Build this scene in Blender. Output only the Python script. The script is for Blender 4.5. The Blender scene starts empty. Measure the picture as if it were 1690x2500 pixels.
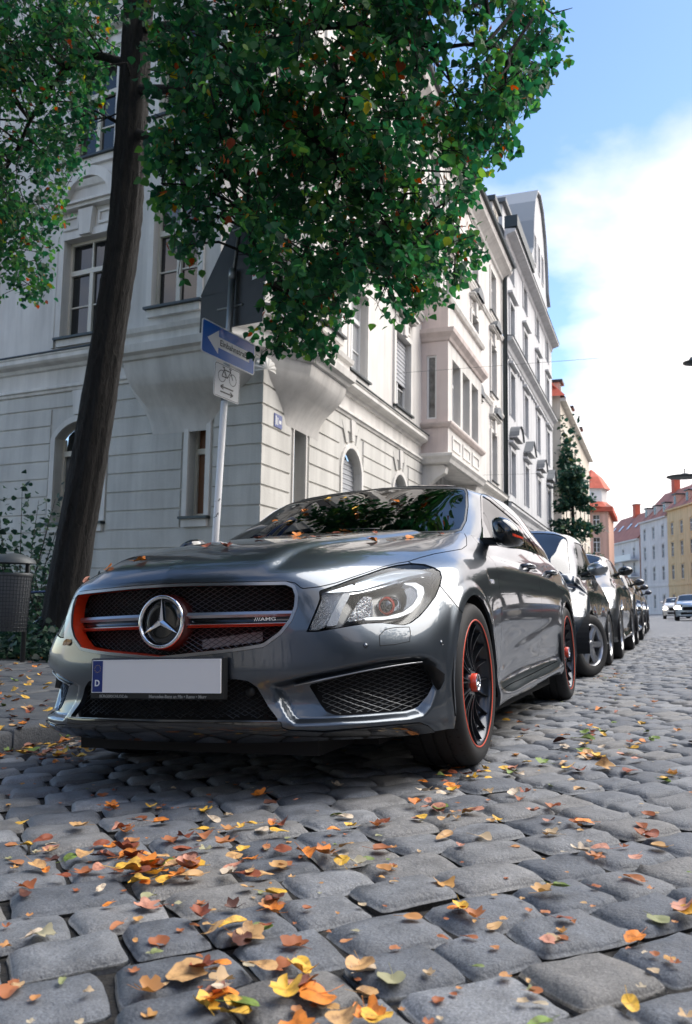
import bpy, math, random
import numpy as np
from mathutils import Vector, Matrix, Euler
random.seed(7); RNG = np.random.default_rng(7)
rad = math.radians
SC = bpy.context.scene
COL = SC.collection
# ------------------------------------------------------------------ camera
# world: +Y along the street, +X to the right, Z up, origin under the front axle of the grey car
FPX = 2042.6                       # focal length in photo pixels (photo 1690 x 2500)
YAW, PITCH, ROLL = rad(20.4527), rad(6.4012), rad(0.8673)
CAM = np.array([1.5566, -3.4327, 0.6656])
CAMBER = rad(2.719)                # cross fall of the road
CARYAW = rad(-2.0205)              # the parked row stands slightly askew to the houses
def cam_axes():
    cy, sy, cp, sp = math.cos(YAW), math.sin(YAW), math.cos(PITCH), math.sin(PITCH)
    F = np.array([-sy*cp, cy*cp, sp]); R = np.array([cy, sy, 0.]); U = np.cross(R, F)
    c, s = math.cos(ROLL), math.sin(ROLL)
    return c*R+s*U, -s*R+c*U, F
CR, CU, CF = cam_axes()
cd = bpy.data.cameras.new('camera'); cam = bpy.data.objects.new('camera', cd); COL.objects.link(cam)
cd.sensor_fit = 'VERTICAL'; cd.sensor_height = 36.0; cd.lens = FPX/2500*36
cd.clip_start = .05; cd.clip_end = 3000
cam.matrix_world = Matrix(((CR[0], CU[0], -CF[0], CAM[0]), (CR[1], CU[1], -CF[1], CAM[1]), (CR[2], CU[2], -CF[2], CAM[2]), (0, 0, 0, 1)))
cd.dof.use_dof = True; cd.dof.focus_distance = 3.15; cd.dof.aperture_fstop = 6.5
SC.camera = cam
# ------------------------------------------------------------------ world, sun, exposure
SUN_AZ, SUN_EL = rad(55), rad(48)      # azimuth clockwise from +Y (ahead, to the right, behind thin cloud)
def build_world():
    w = bpy.data.worlds.new('World'); SC.world = w; w.use_nodes = True
    nt = w.node_tree; nt.nodes.clear(); N = nt.nodes.new; L = nt.links.new
    out = N('ShaderNodeOutputWorld'); bg = N('ShaderNodeBackground'); bg.inputs[1].default_value = .05
    sky = N('ShaderNodeTexSky'); sky.sky_type = 'NISHITA'; sky.sun_disc = False
    sky.sun_elevation = SUN_EL; sky.sun_rotation = SUN_AZ
    sky.air_density = 1.0; sky.dust_density = .25; sky.ozone_density = 3.2
    tc = N('ShaderNodeTexCoord'); sep = N('ShaderNodeSeparateXYZ'); L(tc.outputs['Generated'], sep.inputs[0])
    # cloud deck: direction projected on a plane overhead
    zc = N('ShaderNodeMath'); zc.operation = 'MAXIMUM'; L(sep.outputs[2], zc.inputs[0]); zc.inputs[1].default_value = .03
    za = N('ShaderNodeMath'); za.operation = 'ADD'; L(zc.outputs[0], za.inputs[0]); za.inputs[1].default_value = .18
    dv = N('ShaderNodeVectorMath'); dv.operation = 'DIVIDE'; L(tc.outputs['Generated'], dv.inputs[0])
    cb = N('ShaderNodeCombineXYZ'); L(za.outputs[0], cb.inputs[0]); L(za.outputs[0], cb.inputs[1]); cb.inputs[2].default_value = 1
    L(cb.outputs[0], dv.inputs[1])
    mp = N('ShaderNodeMapping'); L(dv.outputs[0], mp.inputs[0]); mp.inputs['Location'].default_value = CLOUD_LOC
    mp.inputs['Scale'].default_value = (1, 1, 0)
    n1 = N('ShaderNodeTexNoise'); n1.inputs['Scale'].default_value = .95; n1.inputs['Detail'].default_value = 8; n1.inputs['Roughness'].default_value = .52
    n1.inputs['Distortion'].default_value = .15; L(mp.outputs[0], n1.inputs[0])
    # the cloud bank lies ahead and to the right, thinner cloud is added behind to light the left facade
    dt = N('ShaderNodeVectorMath'); dt.operation = 'DOT_PRODUCT'; L(dv.outputs[0], dt.inputs[0]); dt.inputs[1].default_value = (2.9, 1, 0)
    hz = N('ShaderNodeMapRange'); L(dt.outputs['Value'], hz.inputs[0]); hz.inputs[1].default_value = 1.8-.5; hz.inputs[2].default_value = 1.8+.5
    hz.inputs[3].default_value = .03; hz.inputs[4].default_value = .24
    ad = N('ShaderNodeMath'); ad.operation = 'ADD'; L(n1.outputs[0], ad.inputs[0]); L(hz.outputs[0], ad.inputs[1])
    rp = N('ShaderNodeValToRGB'); L(ad.outputs[0], rp.inputs[0])
    e = rp.color_ramp.elements; e[0].position = .55; e[0].color = (0, 0, 0, 1); e[1].position = .70; e[1].color = (1, 1, 1, 1)
    n2 = N('ShaderNodeTexNoise'); n2.inputs['Scale'].default_value = 1.7; n2.inputs['Detail'].default_value = 5; L(mp.outputs[0], n2.inputs[0])
    cc = N('ShaderNodeMix'); cc.data_type = 'RGBA'; L(n2.outputs[0], cc.inputs['Factor'])
    cc.inputs[6].default_value = (CLOUD_B*.40, CLOUD_B*.40, CLOUD_B*.42, 1); cc.inputs[7].default_value = (CLOUD_B*1.10, CLOUD_B*1.02, CLOUD_B*1.0, 1)
    mx = N('ShaderNodeMix'); mx.data_type = 'RGBA'; L(rp.outputs[0], mx.inputs['Factor']); L(sky.outputs[0], mx.inputs[6]); L(cc.outputs[2], mx.inputs[7])
    L(mx.outputs[2], bg.inputs[0]); L(bg.outputs[0], out.inputs[0])
CLOUD_LOC = (1.3, .9, 0); CLOUD_B = 8.0
build_world()
sd = bpy.data.lights.new('sun', 'SUN'); sd.energy = 1.15; sd.angle = rad(60); sd.color = (1, .95, .88)
sun = bpy.data.objects.new('sun', sd); COL.objects.link(sun)
sdir = Vector((math.sin(SUN_AZ)*math.cos(SUN_EL), math.cos(SUN_AZ)*math.cos(SUN_EL), math.sin(SUN_EL)))
sun.rotation_euler = (-sdir).to_track_quat('-Z', 'Y').to_euler(); sun.location = sdir*60
SC.view_settings.view_transform = 'Standard'; SC.view_settings.look = 'None'; SC.view_settings.gamma = 1
SC.view_settings.exposure = 2.45; SC.view_settings.use_curve_mapping = False
SC.render.engine = 'CYCLES'
# ------------------------------------------------------------------ pixel helpers (a pixel gives a direction only)
def wray(x, y): return CF+CR*(x-845)/FPX+CU*(1250-y)/FPX
def wdep(x, y, d): return CAM+wray(x, y)*d
def won(ax, x, y, v):
    d = wray(x, y); return CAM+d*((v-CAM[ax])/d[ax])
def wplane(x, y, p0, n):
    d = wray(x, y); p0 = np.array(p0); n = np.array(n); return CAM+d*(((p0-CAM)@n)/(d@n))
def wpj(Q):
    d = np.asarray(Q)-CAM; w = d@CF
    return np.stack([845+FPX*(d@CR)/w, 1250-FPX*(d@CU)/w], -1), w
def rotz(a): c, s = math.cos(a), math.sin(a); return np.array([[c, -s, 0], [s, c, 0], [0, 0, 1.]])
def roty(a): c, s = math.cos(a), math.sin(a); return np.array([[c, 0, s], [0, 1, 0], [-s, 0, c]])
ROADM = roty(-CAMBER)                   # road plane: x<0 lower
def road_z(x): return math.tan(CAMBER)*min(x, 7.2-x)
# ------------------------------------------------------------------ objects
def tag(o, label=None, cat=None, group=None, kind=None):
    if label: o['label'] = label
    if cat: o['category'] = cat
    if group: o['group'] = group
    if kind: o['kind'] = kind
    return o
def empty(name, loc=(0, 0, 0), rz=0, parent=None):
    o = bpy.data.objects.new(name, None); COL.objects.link(o); o.location = loc; o.rotation_euler = (0, 0, rz); o.empty_display_size = .1
    if parent: o.parent = parent
    return o
def link(name, me, mat=None, parent=None, loc=(0, 0, 0), rot=(0, 0, 0), scale=(1, 1, 1)):
    o = bpy.data.objects.new(name, me); COL.objects.link(o)
    if mat is not None and not me.materials: me.materials.append(mat)
    if parent: o.parent = parent
    o.location = loc; o.rotation_euler = rot; o.scale = scale
    return o
def copy_tree(o, parent=None):
    c = o.copy(); COL.objects.link(c); c.parent = parent
    for ch in list(o.children): copy_tree(ch, c)
    return c
def mesh_np(name, V, Fq, smooth=True, normals=None):
    me = bpy.data.meshes.new(name); V = np.asarray(V, float)
    if isinstance(Fq, np.ndarray):
        k = Fq.shape[1]; nf = len(Fq)
        me.vertices.add(len(V)); me.vertices.foreach_set('co', V.astype(np.float32).ravel())
        me.loops.add(nf*k); me.loops.foreach_set('vertex_index', Fq.astype(np.int32).ravel())
        me.polygons.add(nf); me.polygons.foreach_set('loop_start', np.arange(0, nf*k, k, dtype=np.int32))
        me.update(calc_edges=True)
    else:
        me.from_pydata([tuple(v) for v in V], [], [tuple(q) for q in Fq]); me.update()
    me.polygons.foreach_set('use_smooth', np.full(len(me.polygons), bool(smooth)))
    if normals is not None: me.normals_split_custom_set_from_vertices([tuple(n) for n in np.asarray(normals)])
    return me
class MB:
    """collects simple shapes into one mesh"""
    def __init__(s): s.v = []; s.f = []
    def add(s, V, F):
        b = len(s.v); s.v += [tuple(map(float, p)) for p in V]; s.f += [tuple(int(i)+b for i in q) for q in F]; return s
    def box(s, x0, x1, y0, y1, z0, z1, M=None, bev=0):
        if bev: return s.bbox(x0, x1, y0, y1, z0, z1, bev, M)
        V = np.array([(x, y, z) for z in (z0, z1) for y in (y0, y1) for x in (x0, x1)], float)
        if M is not None: V = V@np.array(M)[:3, :3].T+np.array(M)[:3, 3]
        return s.add(V, [(0, 2, 3, 1), (4, 5, 7, 6), (0, 1, 5, 4), (2, 6, 7, 3), (0, 4, 6, 2), (1, 3, 7, 5)])
    def bbox(s, x0, x1, y0, y1, z0, z1, b, M=None):
        V = []; 
        for (z, i) in ((z0, b), (z0+b, 0), (z1-b, 0), (z1, b)):
            for (x, y) in ((x0+i, y0+i), (x1-i, y0+i), (x1-i, y1-i), (x0+i, y1-i)): V.append((x, y, z))
        V = np.array(V, float)
        if M is not None: V = V@np.array(M)[:3, :3].T+np.array(M)[:3, 3]
        F = [(3, 2, 1, 0), (12, 13, 14, 15)]
        for r in range(3):
            for k in range(4): F.append((r*4+k, r*4+(k+1) % 4, r*4+4+(k+1) % 4, r*4+4+k))
        return s.add(V, F)
    def tube(s, pts, r, n=8, cap=True):
        pts = [np.array(p, float) for p in pts]; R = r if hasattr(r, '__len__') else [r]*len(pts); b = len(s.v); up = None
        for i, p in enumerate(pts):
            t = pts[min(i+1, len(pts)-1)]-pts[max(i-1, 0)]; t = t/(np.linalg.norm(t)+1e-12)
            if up is None: up = np.array([0, 0, 1.]) if abs(t[2]) < .9 else np.array([1., 0, 0])
            a = np.cross(t, up); a /= np.linalg.norm(a)+1e-12; c = np.cross(a, t); up = c
            for k in range(n):
                th = 2*math.pi*k/n; s.v.append(tuple(p+R[i]*(math.cos(th)*a+math.sin(th)*c)))
        for i in range(len(pts)-1):
            for k in range(n): s.f.append((b+i*n+k, b+i*n+(k+1) % n, b+(i+1)*n+(k+1) % n, b+(i+1)*n+k))
        if cap: s.f.append(tuple(b+k for k in range(n))[::-1]); s.f.append(tuple(b+(len(pts)-1)*n+k for k in range(n)))
        return s
    def lathe(s, prof, n=32, axis='z', c=(0, 0, 0), a0=0, a1=2*math.pi):
        b = len(s.v); full = abs(a1-a0-2*math.pi) < 1e-6; m = n if full else n+1
        for (r, h) in prof:
            for k in range(m):
                th = a0+(a1-a0)*k/n; x, y = r*math.cos(th), r*math.sin(th)
                s.v.append({'z': (c[0]+x, c[1]+y, c[2]+h), 'x': (c[0]+h, c[1]+x, c[2]+y), 'y': (c[0]+x, c[1]+h, c[2]+y)}[axis])
        for i in range(len(prof)-1):
            for k in range(n if full else n):
                k2 = (k+1) % m; q = (b+i*m+k, b+i*m+k2, b+(i+1)*m+k2, b+(i+1)*m+k)
                s.f.append(q if axis != 'y' else q[::-1])
        return s
    def prism(s, poly, h0, h1, fn):
        """polygon (a,b) list, extruded h0..h1; fn(a,b,h)->xyz"""
        n = len(poly); V = [fn(a, b, h0) for a, b in poly]+[fn(a, b, h1) for a, b in poly]
        F = [tuple(range(n))[::-1], tuple(range(n, 2*n))]+[(k, (k+1) % n, n+(k+1) % n, n+k) for k in range(n)]
        return s.add(V, F)
    def mesh(s, name, smooth=False, auto=None):
        me = mesh_np(name, s.v, s.f, smooth)
        if auto is not None: autosmooth(me, auto)
        return me
    def build(s, name, mat, parent=None, smooth=False, auto=None, loc=(0, 0, 0), rot=(0, 0, 0)):
        return link(name, s.mesh(name, smooth, auto), mat, parent, loc, rot)
def autosmooth(me, deg):
    me.polygons.foreach_set('use_smooth', np.ones(len(me.polygons), bool))
    import bmesh
    bm = bmesh.new(); bm.from_mesh(me); bmesh.ops.recalc_face_normals(bm, faces=bm.faces[:])
    for e in bm.edges:
        if len(e.link_faces) == 2 and e.calc_face_angle(0) > rad(deg): e.smooth = False
    bm.to_mesh(me); bm.free()
# ------------------------------------------------------------------ materials
MATS = {}
def mat(name, base=(.5, .5, .5), rough=.5, metal=0., coat=0., coat_rough=.03, spec=.5, emit=None, es=0, sss=0):
    if name in MATS: return MATS[name]
    m = bpy.data.materials.new(name); m.use_nodes = True; b = m.node_tree.nodes['Principled BSDF']
    b.inputs['Base Color'].default_value = (*base, 1); b.inputs['Roughness'].default_value = rough; b.inputs['Metallic'].default_value = metal
    b.inputs['Coat Weight'].default_value = coat; b.inputs['Coat Roughness'].default_value = coat_rough; b.inputs['Specular IOR Level'].default_value = spec
    if emit: b.inputs['Emission Color'].default_value = (*emit, 1); b.inputs['Emission Strength'].default_value = es
    MATS[name] = m; return m
def bsdf(m): return m.node_tree.nodes['Principled BSDF']
def nodes(m): return m.node_tree.nodes.new, m.node_tree.links.new
def mottle(m, c1, c2, scale=5., detail=6, rough=.6, bump=0., bscale=None, dist=.02, coord='Object', p0=.3, p1=.7, rmin=None, rmax=None):
    """noise between two base colours, optional bump and roughness variation"""
    N, L = nodes(m); b = bsdf(m); tc = N('ShaderNodeTexCoord'); n = N('ShaderNodeTexNoise'); n.inputs['Scale'].default_value = scale
    n.inputs['Detail'].default_value = detail; n.inputs['Roughness'].default_value = rough; L(tc.outputs[coord], n.inputs[0])
    r = N('ShaderNodeValToRGB'); e = r.color_ramp.elements; e[0].position = p0; e[0].color = (*c1, 1); e[1].position = p1; e[1].color = (*c2, 1)
    L(n.outputs[0], r.inputs[0]); L(r.outputs[0], b.inputs['Base Color'])
    if rmin is not None:
        mr = N('ShaderNodeMapRange'); L(n.outputs[0], mr.inputs[0]); mr.inputs[1].default_value = .3; mr.inputs[2].default_value = .7; mr.inputs[3].default_value = rmin; mr.inputs[4].default_value = rmax
        L(mr.outputs[0], b.inputs['Roughness'])
    if bump:
        n2 = N('ShaderNodeTexNoise'); n2.inputs['Scale'].default_value = bscale or scale*3; n2.inputs['Detail'].default_value = 5; L(tc.outputs[coord], n2.inputs[0])
        bp = N('ShaderNodeBump'); bp.inputs['Strength'].default_value = bump; bp.inputs['Distance'].default_value = dist; L(n2.outputs[0], bp.inputs['Height']); L(bp.outputs[0], b.inputs['Normal'])
    return m
def glass_mat(name, tint=(1, 1, 1), ior=1.45, rough=0.0):
    if name in MATS: return MATS[name]
    m = bpy.data.materials.new(name); m.use_nodes = True; nt = m.node_tree; nt.nodes.clear(); N = nt.nodes.new; L = nt.links.new
    o = N('ShaderNodeOutputMaterial'); t = N('ShaderNodeBsdfTransparent'); t.inputs[0].default_value = (*tint, 1)
    g = N('ShaderNodeBsdfGlossy'); g.inputs['Roughness'].default_value = rough; fr = N('ShaderNodeFresnel'); fr.inputs[0].default_value = ior
    mx = N('ShaderNodeMixShader'); L(fr.outputs[0], mx.inputs[0]); L(t.outputs[0], mx.inputs[1]); L(g.outputs[0], mx.inputs[2]); L(mx.outputs[0], o.inputs[0])
    MATS[name] = m; return m
def text_mesh(s, size, name, extrude=.0006, align='CENTER', bold=0):
    cu = bpy.data.curves.new(name, 'FONT'); cu.body = s; cu.size = size; cu.extrude = extrude; cu.align_x = align; cu.align_y = 'CENTER'; cu.resolution_u = 3; cu.offset = bold
    o = bpy.data.objects.new(name, cu); COL.objects.link(o); bpy.context.view_layer.update()
    dg = bpy.context.evaluated_depsgraph_get(); me = bpy.data.meshes.new_from_object(o.evaluated_get(dg)); bpy.data.objects.remove(o); bpy.data.curves.remove(cu)
    return me
# ================================================================== ground
KX = -1.47                                  # kerb front edge
tanC = math.tan(CAMBER)
M_JOINT = mottle(mat('dirt_joint', (.02, .02, .02), .9), (.007, .007, .007), (.030, .026, .021), 40, 8, bump=.6, bscale=60)
M_STONE = mat('granite_sett', (.12, .125, .13), .55)
def stone_nodes():
    m = M_STONE; N, L = nodes(m); b = bsdf(m); tc = N('ShaderNodeTexCoord'); geo = N('ShaderNodeNewGeometry')
    oi = N('ShaderNodeObjectInfo'); at = N('ShaderNodeAttribute'); at.attribute_name = 'rnd'
    ad = N('ShaderNodeMath'); ad.operation = 'ADD'; L(oi.outputs['Random'], ad.inputs[0]); L(at.outputs['Fac'], ad.inputs[1])
    fr = N('ShaderNodeMath'); fr.operation = 'FRACT'; L(ad.outputs[0], fr.inputs[0])
    base = N('ShaderNodeValToRGB'); e = base.color_ramp.elements; e[0].position = 0; e[0].color = (.095, .103, .116, 1); e[1].position = 1; e[1].color = (.225, .235, .25, 1)
    for p, c in ((.3, (.130, .140, .156, 1)), (.6, (.165, .172, .182, 1)), (.82, (.185, .178, .168, 1))): q = base.color_ramp.elements.new(p); q.color = c
    L(fr.outputs[0], base.inputs[0])
    n1 = N('ShaderNodeTexNoise'); n1.inputs['Scale'].default_value = 260; n1.inputs['Detail'].default_value = 3; L(geo.outputs['Position'], n1.inputs[0])
    r1 = N('ShaderNodeMapRange'); L(n1.outputs[0], r1.inputs[0]); r1.inputs[1].default_value = .3; r1.inputs[2].default_value = .72; r1.inputs[3].default_value = .68; r1.inputs[4].default_value = 1.35
    n2 = N('ShaderNodeTexNoise'); n2.inputs['Scale'].default_value = 14; n2.inputs['Detail'].default_value = 6; L(geo.outputs['Position'], n2.inputs[0])
    r2 = N('ShaderNodeMapRange'); L(n2.outputs[0], r2.inputs[0]); r2.inputs[1].default_value = .3; r2.inputs[2].default_value = .7; r2.inputs[3].default_value = .72; r2.inputs[4].default_value = 1.25
    mu = N('ShaderNodeMath'); mu.operation = 'MULTIPLY'; L(r1.outputs[0], mu.inputs[0]); L(r2.outputs[0], mu.inputs[1])
    mx = N('ShaderNodeVectorMath'); mx.operation = 'SCALE'; L(base.outputs[0], mx.inputs[0]); L(mu.outputs[0], mx.inputs['Scale']); L(mx.outputs[0], b.inputs['Base Color'])
    rr = N('ShaderNodeMapRange'); L(n2.outputs[0], rr.inputs[0]); rr.inputs[1].default_value = .3; rr.inputs[2].default_value = .7; rr.inputs[3].default_value = .48; rr.inputs[4].default_value = .78; L(rr.outputs[0], b.inputs['Roughness'])
    n3 = N('ShaderNodeTexNoise'); n3.inputs['Scale'].default_value = 70; n3.inputs['Detail'].default_value = 8; n3.inputs['Roughness'].default_value = .65; L(geo.outputs['Position'], n3.inputs[0])
    bp = N('ShaderNodeBump'); bp.inputs['Strength'].default_value = .8; bp.inputs['Distance'].default_value = .008; L(n3.outputs[0], bp.inputs['Height']); L(bp.outputs[0], b.inputs['Normal'])
stone_nodes()
def far_road_mat():
    m = mat('sett_road_far', (.1, .1, .1), .5); N, L = nodes(m); b = bsdf(m); geo = N('ShaderNodeNewGeometry'); mp = N('ShaderNodeMapping'); mp.inputs['Rotation'].default_value = (0, 0, rad(-45)); L(geo.outputs['Position'], mp.inputs[0])
    br = N('ShaderNodeTexBrick'); L(mp.outputs[0], br.inputs[0]); br.inputs['Scale'].default_value = 1; br.inputs['Brick Width'].default_value = .21; br.inputs['Row Height'].default_value = .175; br.inputs['Mortar Size'].default_value = .012; br.inputs['Mortar Smooth'].default_value = .4
    br.inputs['Color1'].default_value = (.125, .135, .15, 1); br.inputs['Color2'].default_value = (.2, .21, .22, 1); br.inputs['Mortar'].default_value = (.02, .02, .02, 1); L(br.outputs[0], b.inputs['Base Color'])
    bp = N('ShaderNodeBump'); bp.inputs['Strength'].default_value = 1; bp.inputs['Distance'].default_value = .02; bp.invert = True; L(br.outputs['Fac'], bp.inputs['Height']); L(bp.outputs[0], b.inputs['Normal'])
    return m
YF = 17.0
def quadstrip(name, pts, m, kind='structure', parent=None):
    o = MB().add(pts, [(0, 1, 2, 3)]).build(name, m, parent)
    if kind: tag(o, kind=kind)
    return o
X1, X2 = 3.6, 8.6
rb = MB(); zz = lambda x, d=0: road_z(x)+d
rb.add([(KX-.1, -8, zz(KX-.1, -.023)), (X1, -8, zz(X1, -.023)), (X1, YF, zz(X1, -.023)), (KX-.1, YF, zz(KX-.1, -.023)), (X2, -8, zz(X2, -.023)), (X2, YF, zz(X2, -.023))], [(0, 1, 2, 3)])
ROAD = rb.build('road', M_JOINT); tag(ROAD, kind='structure')
fb = MB(); fb.add([(KX-.1, YF, zz(KX-.1, -.012)), (X1, YF, zz(X1, -.012)), (X1, 150, zz(X1, -.012)), (KX-.1, 150, zz(KX-.1, -.012)), (X2, YF, zz(X2, -.012)), (X2, 150, zz(X2, -.012)),
    (X2, -60, zz(X2, -.012)), (X1, -60, zz(X1, -.012)), (X1, -8, zz(X1, -.012)), (X2, -8, zz(X2, -.012)), (KX-.1, -60, zz(KX-.1, -.012)), (KX-.1, -8, zz(KX-.1, -.012))], [(0, 1, 2, 3), (1, 4, 5, 2), (7, 6, 9, 8), (10, 7, 8, 11), (8, 9, 4, 1)])
o = fb.build('far_road', far_road_mat()); tag(o, kind='structure')
gp = MB(); gp.add([(-700, -700, -.6), (700, -700, -.6), (700, 1400, -.6), (-700, 1400, -.6)], [(0, 1, 2, 3)]); tag(gp.build('ground', mottle(mat('far_ground', (.12, .12, .12), .8), (.10, .10, .10), (.14, .14, .135), .2)), kind='structure')
# ---- setts, laid in rows at 45 degrees to the street
def sett_mesh(seed, L_, W_, n=9):
    r = np.random.default_rng(seed); g = np.array([-1, -.955, -.85, -.45, 0, .45, .85, .955, 1]); A, B = np.meshgrid(g, g, indexing='ij')
    # superellipse outline with uneven sides
    p = 10+r.uniform(-2., 4.); k = (np.abs(A)**p+np.abs(B)**p)**(1/p); m = np.maximum(np.abs(A), np.abs(B)); s = np.where(k > 0, m/np.maximum(k, 1e-6), 1)
    X = A*s; Y = B*s
    X = X*(1+.028*r.normal()*B+.014*np.sin(3*B+r.uniform(0, 6))+.006*r.normal(size=A.shape)); Y = Y*(1+.032*r.normal()*A+.014*np.sin(3*A+r.uniform(0, 6))+.006*r.normal(size=A.shape))
    rr = np.maximum(np.abs(A), np.abs(B))
    Z = -.003*rr**2-.017*np.clip((rr-.85)/.15, 0, 1)**1.6+.0018*np.cos(2.4*A+r.uniform(0, 6))+.0018*np.cos(2.6*B+r.uniform(0, 6))+.0016*r.normal(size=A.shape)*(rr < .95)
    V = np.stack([X*L_/2, Y*W_/2, Z], -1).reshape(-1, 3); idx = np.arange(n*n).reshape(n, n)
    F = [(idx[i, j], idx[i+1, j], idx[i+1, j+1], idx[i, j+1]) for i in range(n-1) for j in range(n-1)]
    ring = list(idx[:, 0])+list(idx[-1, 1:])+list(idx[-2::-1, -1])+list(idx[0, -2:0:-1]); b = len(V)
    V = np.concatenate([V, V[ring]*[1.0, 1.0, 0]+[0, 0, -.06]]); m_ = len(ring)
    F += [(ring[i], b+i, b+(i+1) % m_, ring[(i+1) % m_]) for i in range(m_)]
    return V, np.array([(f[0], f[3], f[2], f[1]) if k >= (n-1)**2 else f for k, f in enumerate(F)])
SETTS = [sett_mesh(100+i, 1, 1) for i in range(20)]
def lay_setts():
    c, s = math.cos(rad(45)), math.sin(rad(45)); d1 = np.array([s, c]); d2 = np.array([-s, c])  # rows along d1 (right-forward), stacked along d2
    rows = []; v = -12.
    while v < 22: h = .170+RNG.uniform(-.012, .014); rows.append((v, h)); v += h
    items = []
    for (v, h) in rows:
        u = -16+RNG.uniform(0, .2)
        while u < 26:
            w = float(np.clip(RNG.normal(.205, .028), .15, .28)); pc = d1*(u+w/2)+d2*(v+h/2)
            if KX+.02 < pc[0] < X1 and -5.2 < pc[1] < YF: items.append((pc[0], pc[1], w, h))
            u += w
    P = np.array([(x, y, tanC*x) for x, y, _, _ in items]); q, w = wpj(P)
    vis = np.ones(len(items), bool)
    items = [it for it, k in zip(items, vis) if k]; q = q[vis]; w = w[vis]
    size = np.array([it[2]*it[3] for it in items])/np.maximum(w, .25)**3; infr = (w > .25) & (q[:, 0] > 0) & (q[:, 0] < 1690) & (q[:, 1] < 2500)
    rank = np.argsort(-(size*np.where(infr, 1, .01))); big = set(rank[:300].tolist())
    meshes = []
    for V, F in SETTS:
        me = mesh_np('sett', V, F, True); me.materials.append(M_STONE); meshes.append(me)
    Vs, Fs, Rs = [], [], []; b = 0
    for i, (x, y, w_, h_) in enumerate(items):
        k = int(RNG.integers(20)); ang = rad(45)+RNG.normal(0, .013)+(math.pi if RNG.random() < .5 else 0); dz = RNG.normal(0, .003); tx, ty = RNG.normal(0, .008, 2)
        sx, sy = w_-.012+RNG.normal(0, .0025), h_-.013+RNG.normal(0, .0025); z = tanC*x+dz
        if i in big:
            o = bpy.data.objects.new('sett', meshes[k]); COL.objects.link(o); o.parent = ROAD; o.location = (x, y, z); o.rotation_euler = (Matrix(ROADM.tolist())@Euler((tx, ty, ang)).to_matrix()).to_euler(); o.scale = (sx, sy, 1)
        else:
            V, F = SETTS[k]; V = V*[sx, sy, 1]; ca, sa = math.cos(ang), math.sin(ang)
            W = np.stack([V[:, 0]*ca-V[:, 1]*sa, V[:, 0]*sa+V[:, 1]*ca, V[:, 2]], 1); W[:, 2] += W[:, 0]*(tanC+ty)+W[:, 1]*tx; W += [x, y, z]
            Vs.append(W); Fs.append(F+b); Rs.append(np.full(len(V), RNG.random())); b += len(V)
    me = mesh_np('setts', np.concatenate(Vs), np.concatenate(Fs), True); a = me.attributes.new('rnd', 'FLOAT', 'POINT'); a.data.foreach_set('value', np.concatenate(Rs).astype(np.float32))
    o = link('setts_beyond', me, M_STONE, ROAD); tag(o, kind='stuff')
lay_setts()
# ---- kerb and pavement
PZ = .025
M_KERB = mottle(mat('kerb_granite', (.2, .2, .2), .7), (.075, .08, .088), (.13, .135, .14), 30, 8, bump=.4, bscale=90)
M_SLAB = mottle(mat('pavement_slab', (.1, .1, .1), .7), (.055, .06, .066), (.105, .11, .115), 6, 8, bump=.35, bscale=50)
PAVE = quadstrip('pavement', [(-40, -20, PZ-.03), (KX-.13, -20, PZ-.03), (KX-.13, 60, PZ-.03), (-40, 60, PZ-.03)], M_JOINT)
km = MB().bbox(-.13, 0, 0, .985, -.2, PZ, .012).mesh('kerb_stone', False, 50)
KERB = quadstrip('kerb', [(KX-.13, -6, -.17), (KX, -6, -.17), (KX, 60, -.17), (KX-.13, 60, -.17)], M_KERB)
for i in range(20):
    o = link('kerb_stone', km, M_KERB, KERB, (KX+RNG.normal(0, .003), -5+i, RNG.normal(0, .003)))
o = MB().box(KX-.13, KX, 15, 60, -.2, PZ).build('kerb_run', M_KERB, KERB)
o = MB().box(KX-.13, KX, -20, -5, -.2, PZ).build('kerb_run', M_KERB, KERB)
sm = [MB().bbox(-.247, .247, -.247, .247, -.04, 0, .006).mesh('paving_slab', False, 50) for _ in range(1)]
for i in range(11):
    for j in range(18):
        x = KX-.13-.25-.5*i; y = -1.9+.5*j+(.25 if i % 2 else 0)
        o = link('paving_slab', sm[0], M_SLAB, PAVE, (x, y, PZ+RNG.normal(0, .002)), (RNG.normal(0, .004), RNG.normal(0, .004), 0))
quadstrip('pavement_beyond', [(-4.9, 7.4, PZ), (KX-.13, 7.4, PZ), (KX-.13, 60, PZ), (-4.9, 60, PZ)], M_SLAB)
# opposite pavement (right hand side)
quadstrip('right_pavement', [(X2, -60, .1), (X2+4, -60, .1), (X2+4, 150, .1), (X2, 150, .1)], M_SLAB)
# ================================================================== surface tools
def nspl(t, Y, q):
    """natural cubic spline through (t, Y[n,...]) at q"""
    t = np.asarray(t, float); n = len(t); Y = np.asarray(Y, float); sh = Y.shape[1:]; Y = Y.reshape(n, -1); h = np.diff(t)
    A = np.zeros((n, n)); B = np.zeros((n, Y.shape[1])); A[0, 0] = A[-1, -1] = 1
    for i in range(1, n-1):
        A[i, i-1] = h[i-1]; A[i, i] = 2*(h[i-1]+h[i]); A[i, i+1] = h[i]; B[i] = 6*((Y[i+1]-Y[i])/h[i]-(Y[i]-Y[i-1])/h[i-1])
    m = np.linalg.solve(A, B); k = np.clip(np.searchsorted(t, q, side='right')-1, 0, n-2); x = (q-t[k])[:, None]; hh = h[k][:, None]
    a = Y[k]; d2 = m[k]/2; d3 = (m[k+1]-m[k])/(6*hh); d1 = (Y[k+1]-Y[k])/hh-hh*(2*m[k]+m[k+1])/6
    return (a+x*(d1+x*(d2+x*d3))).reshape((len(q),)+sh)
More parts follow.
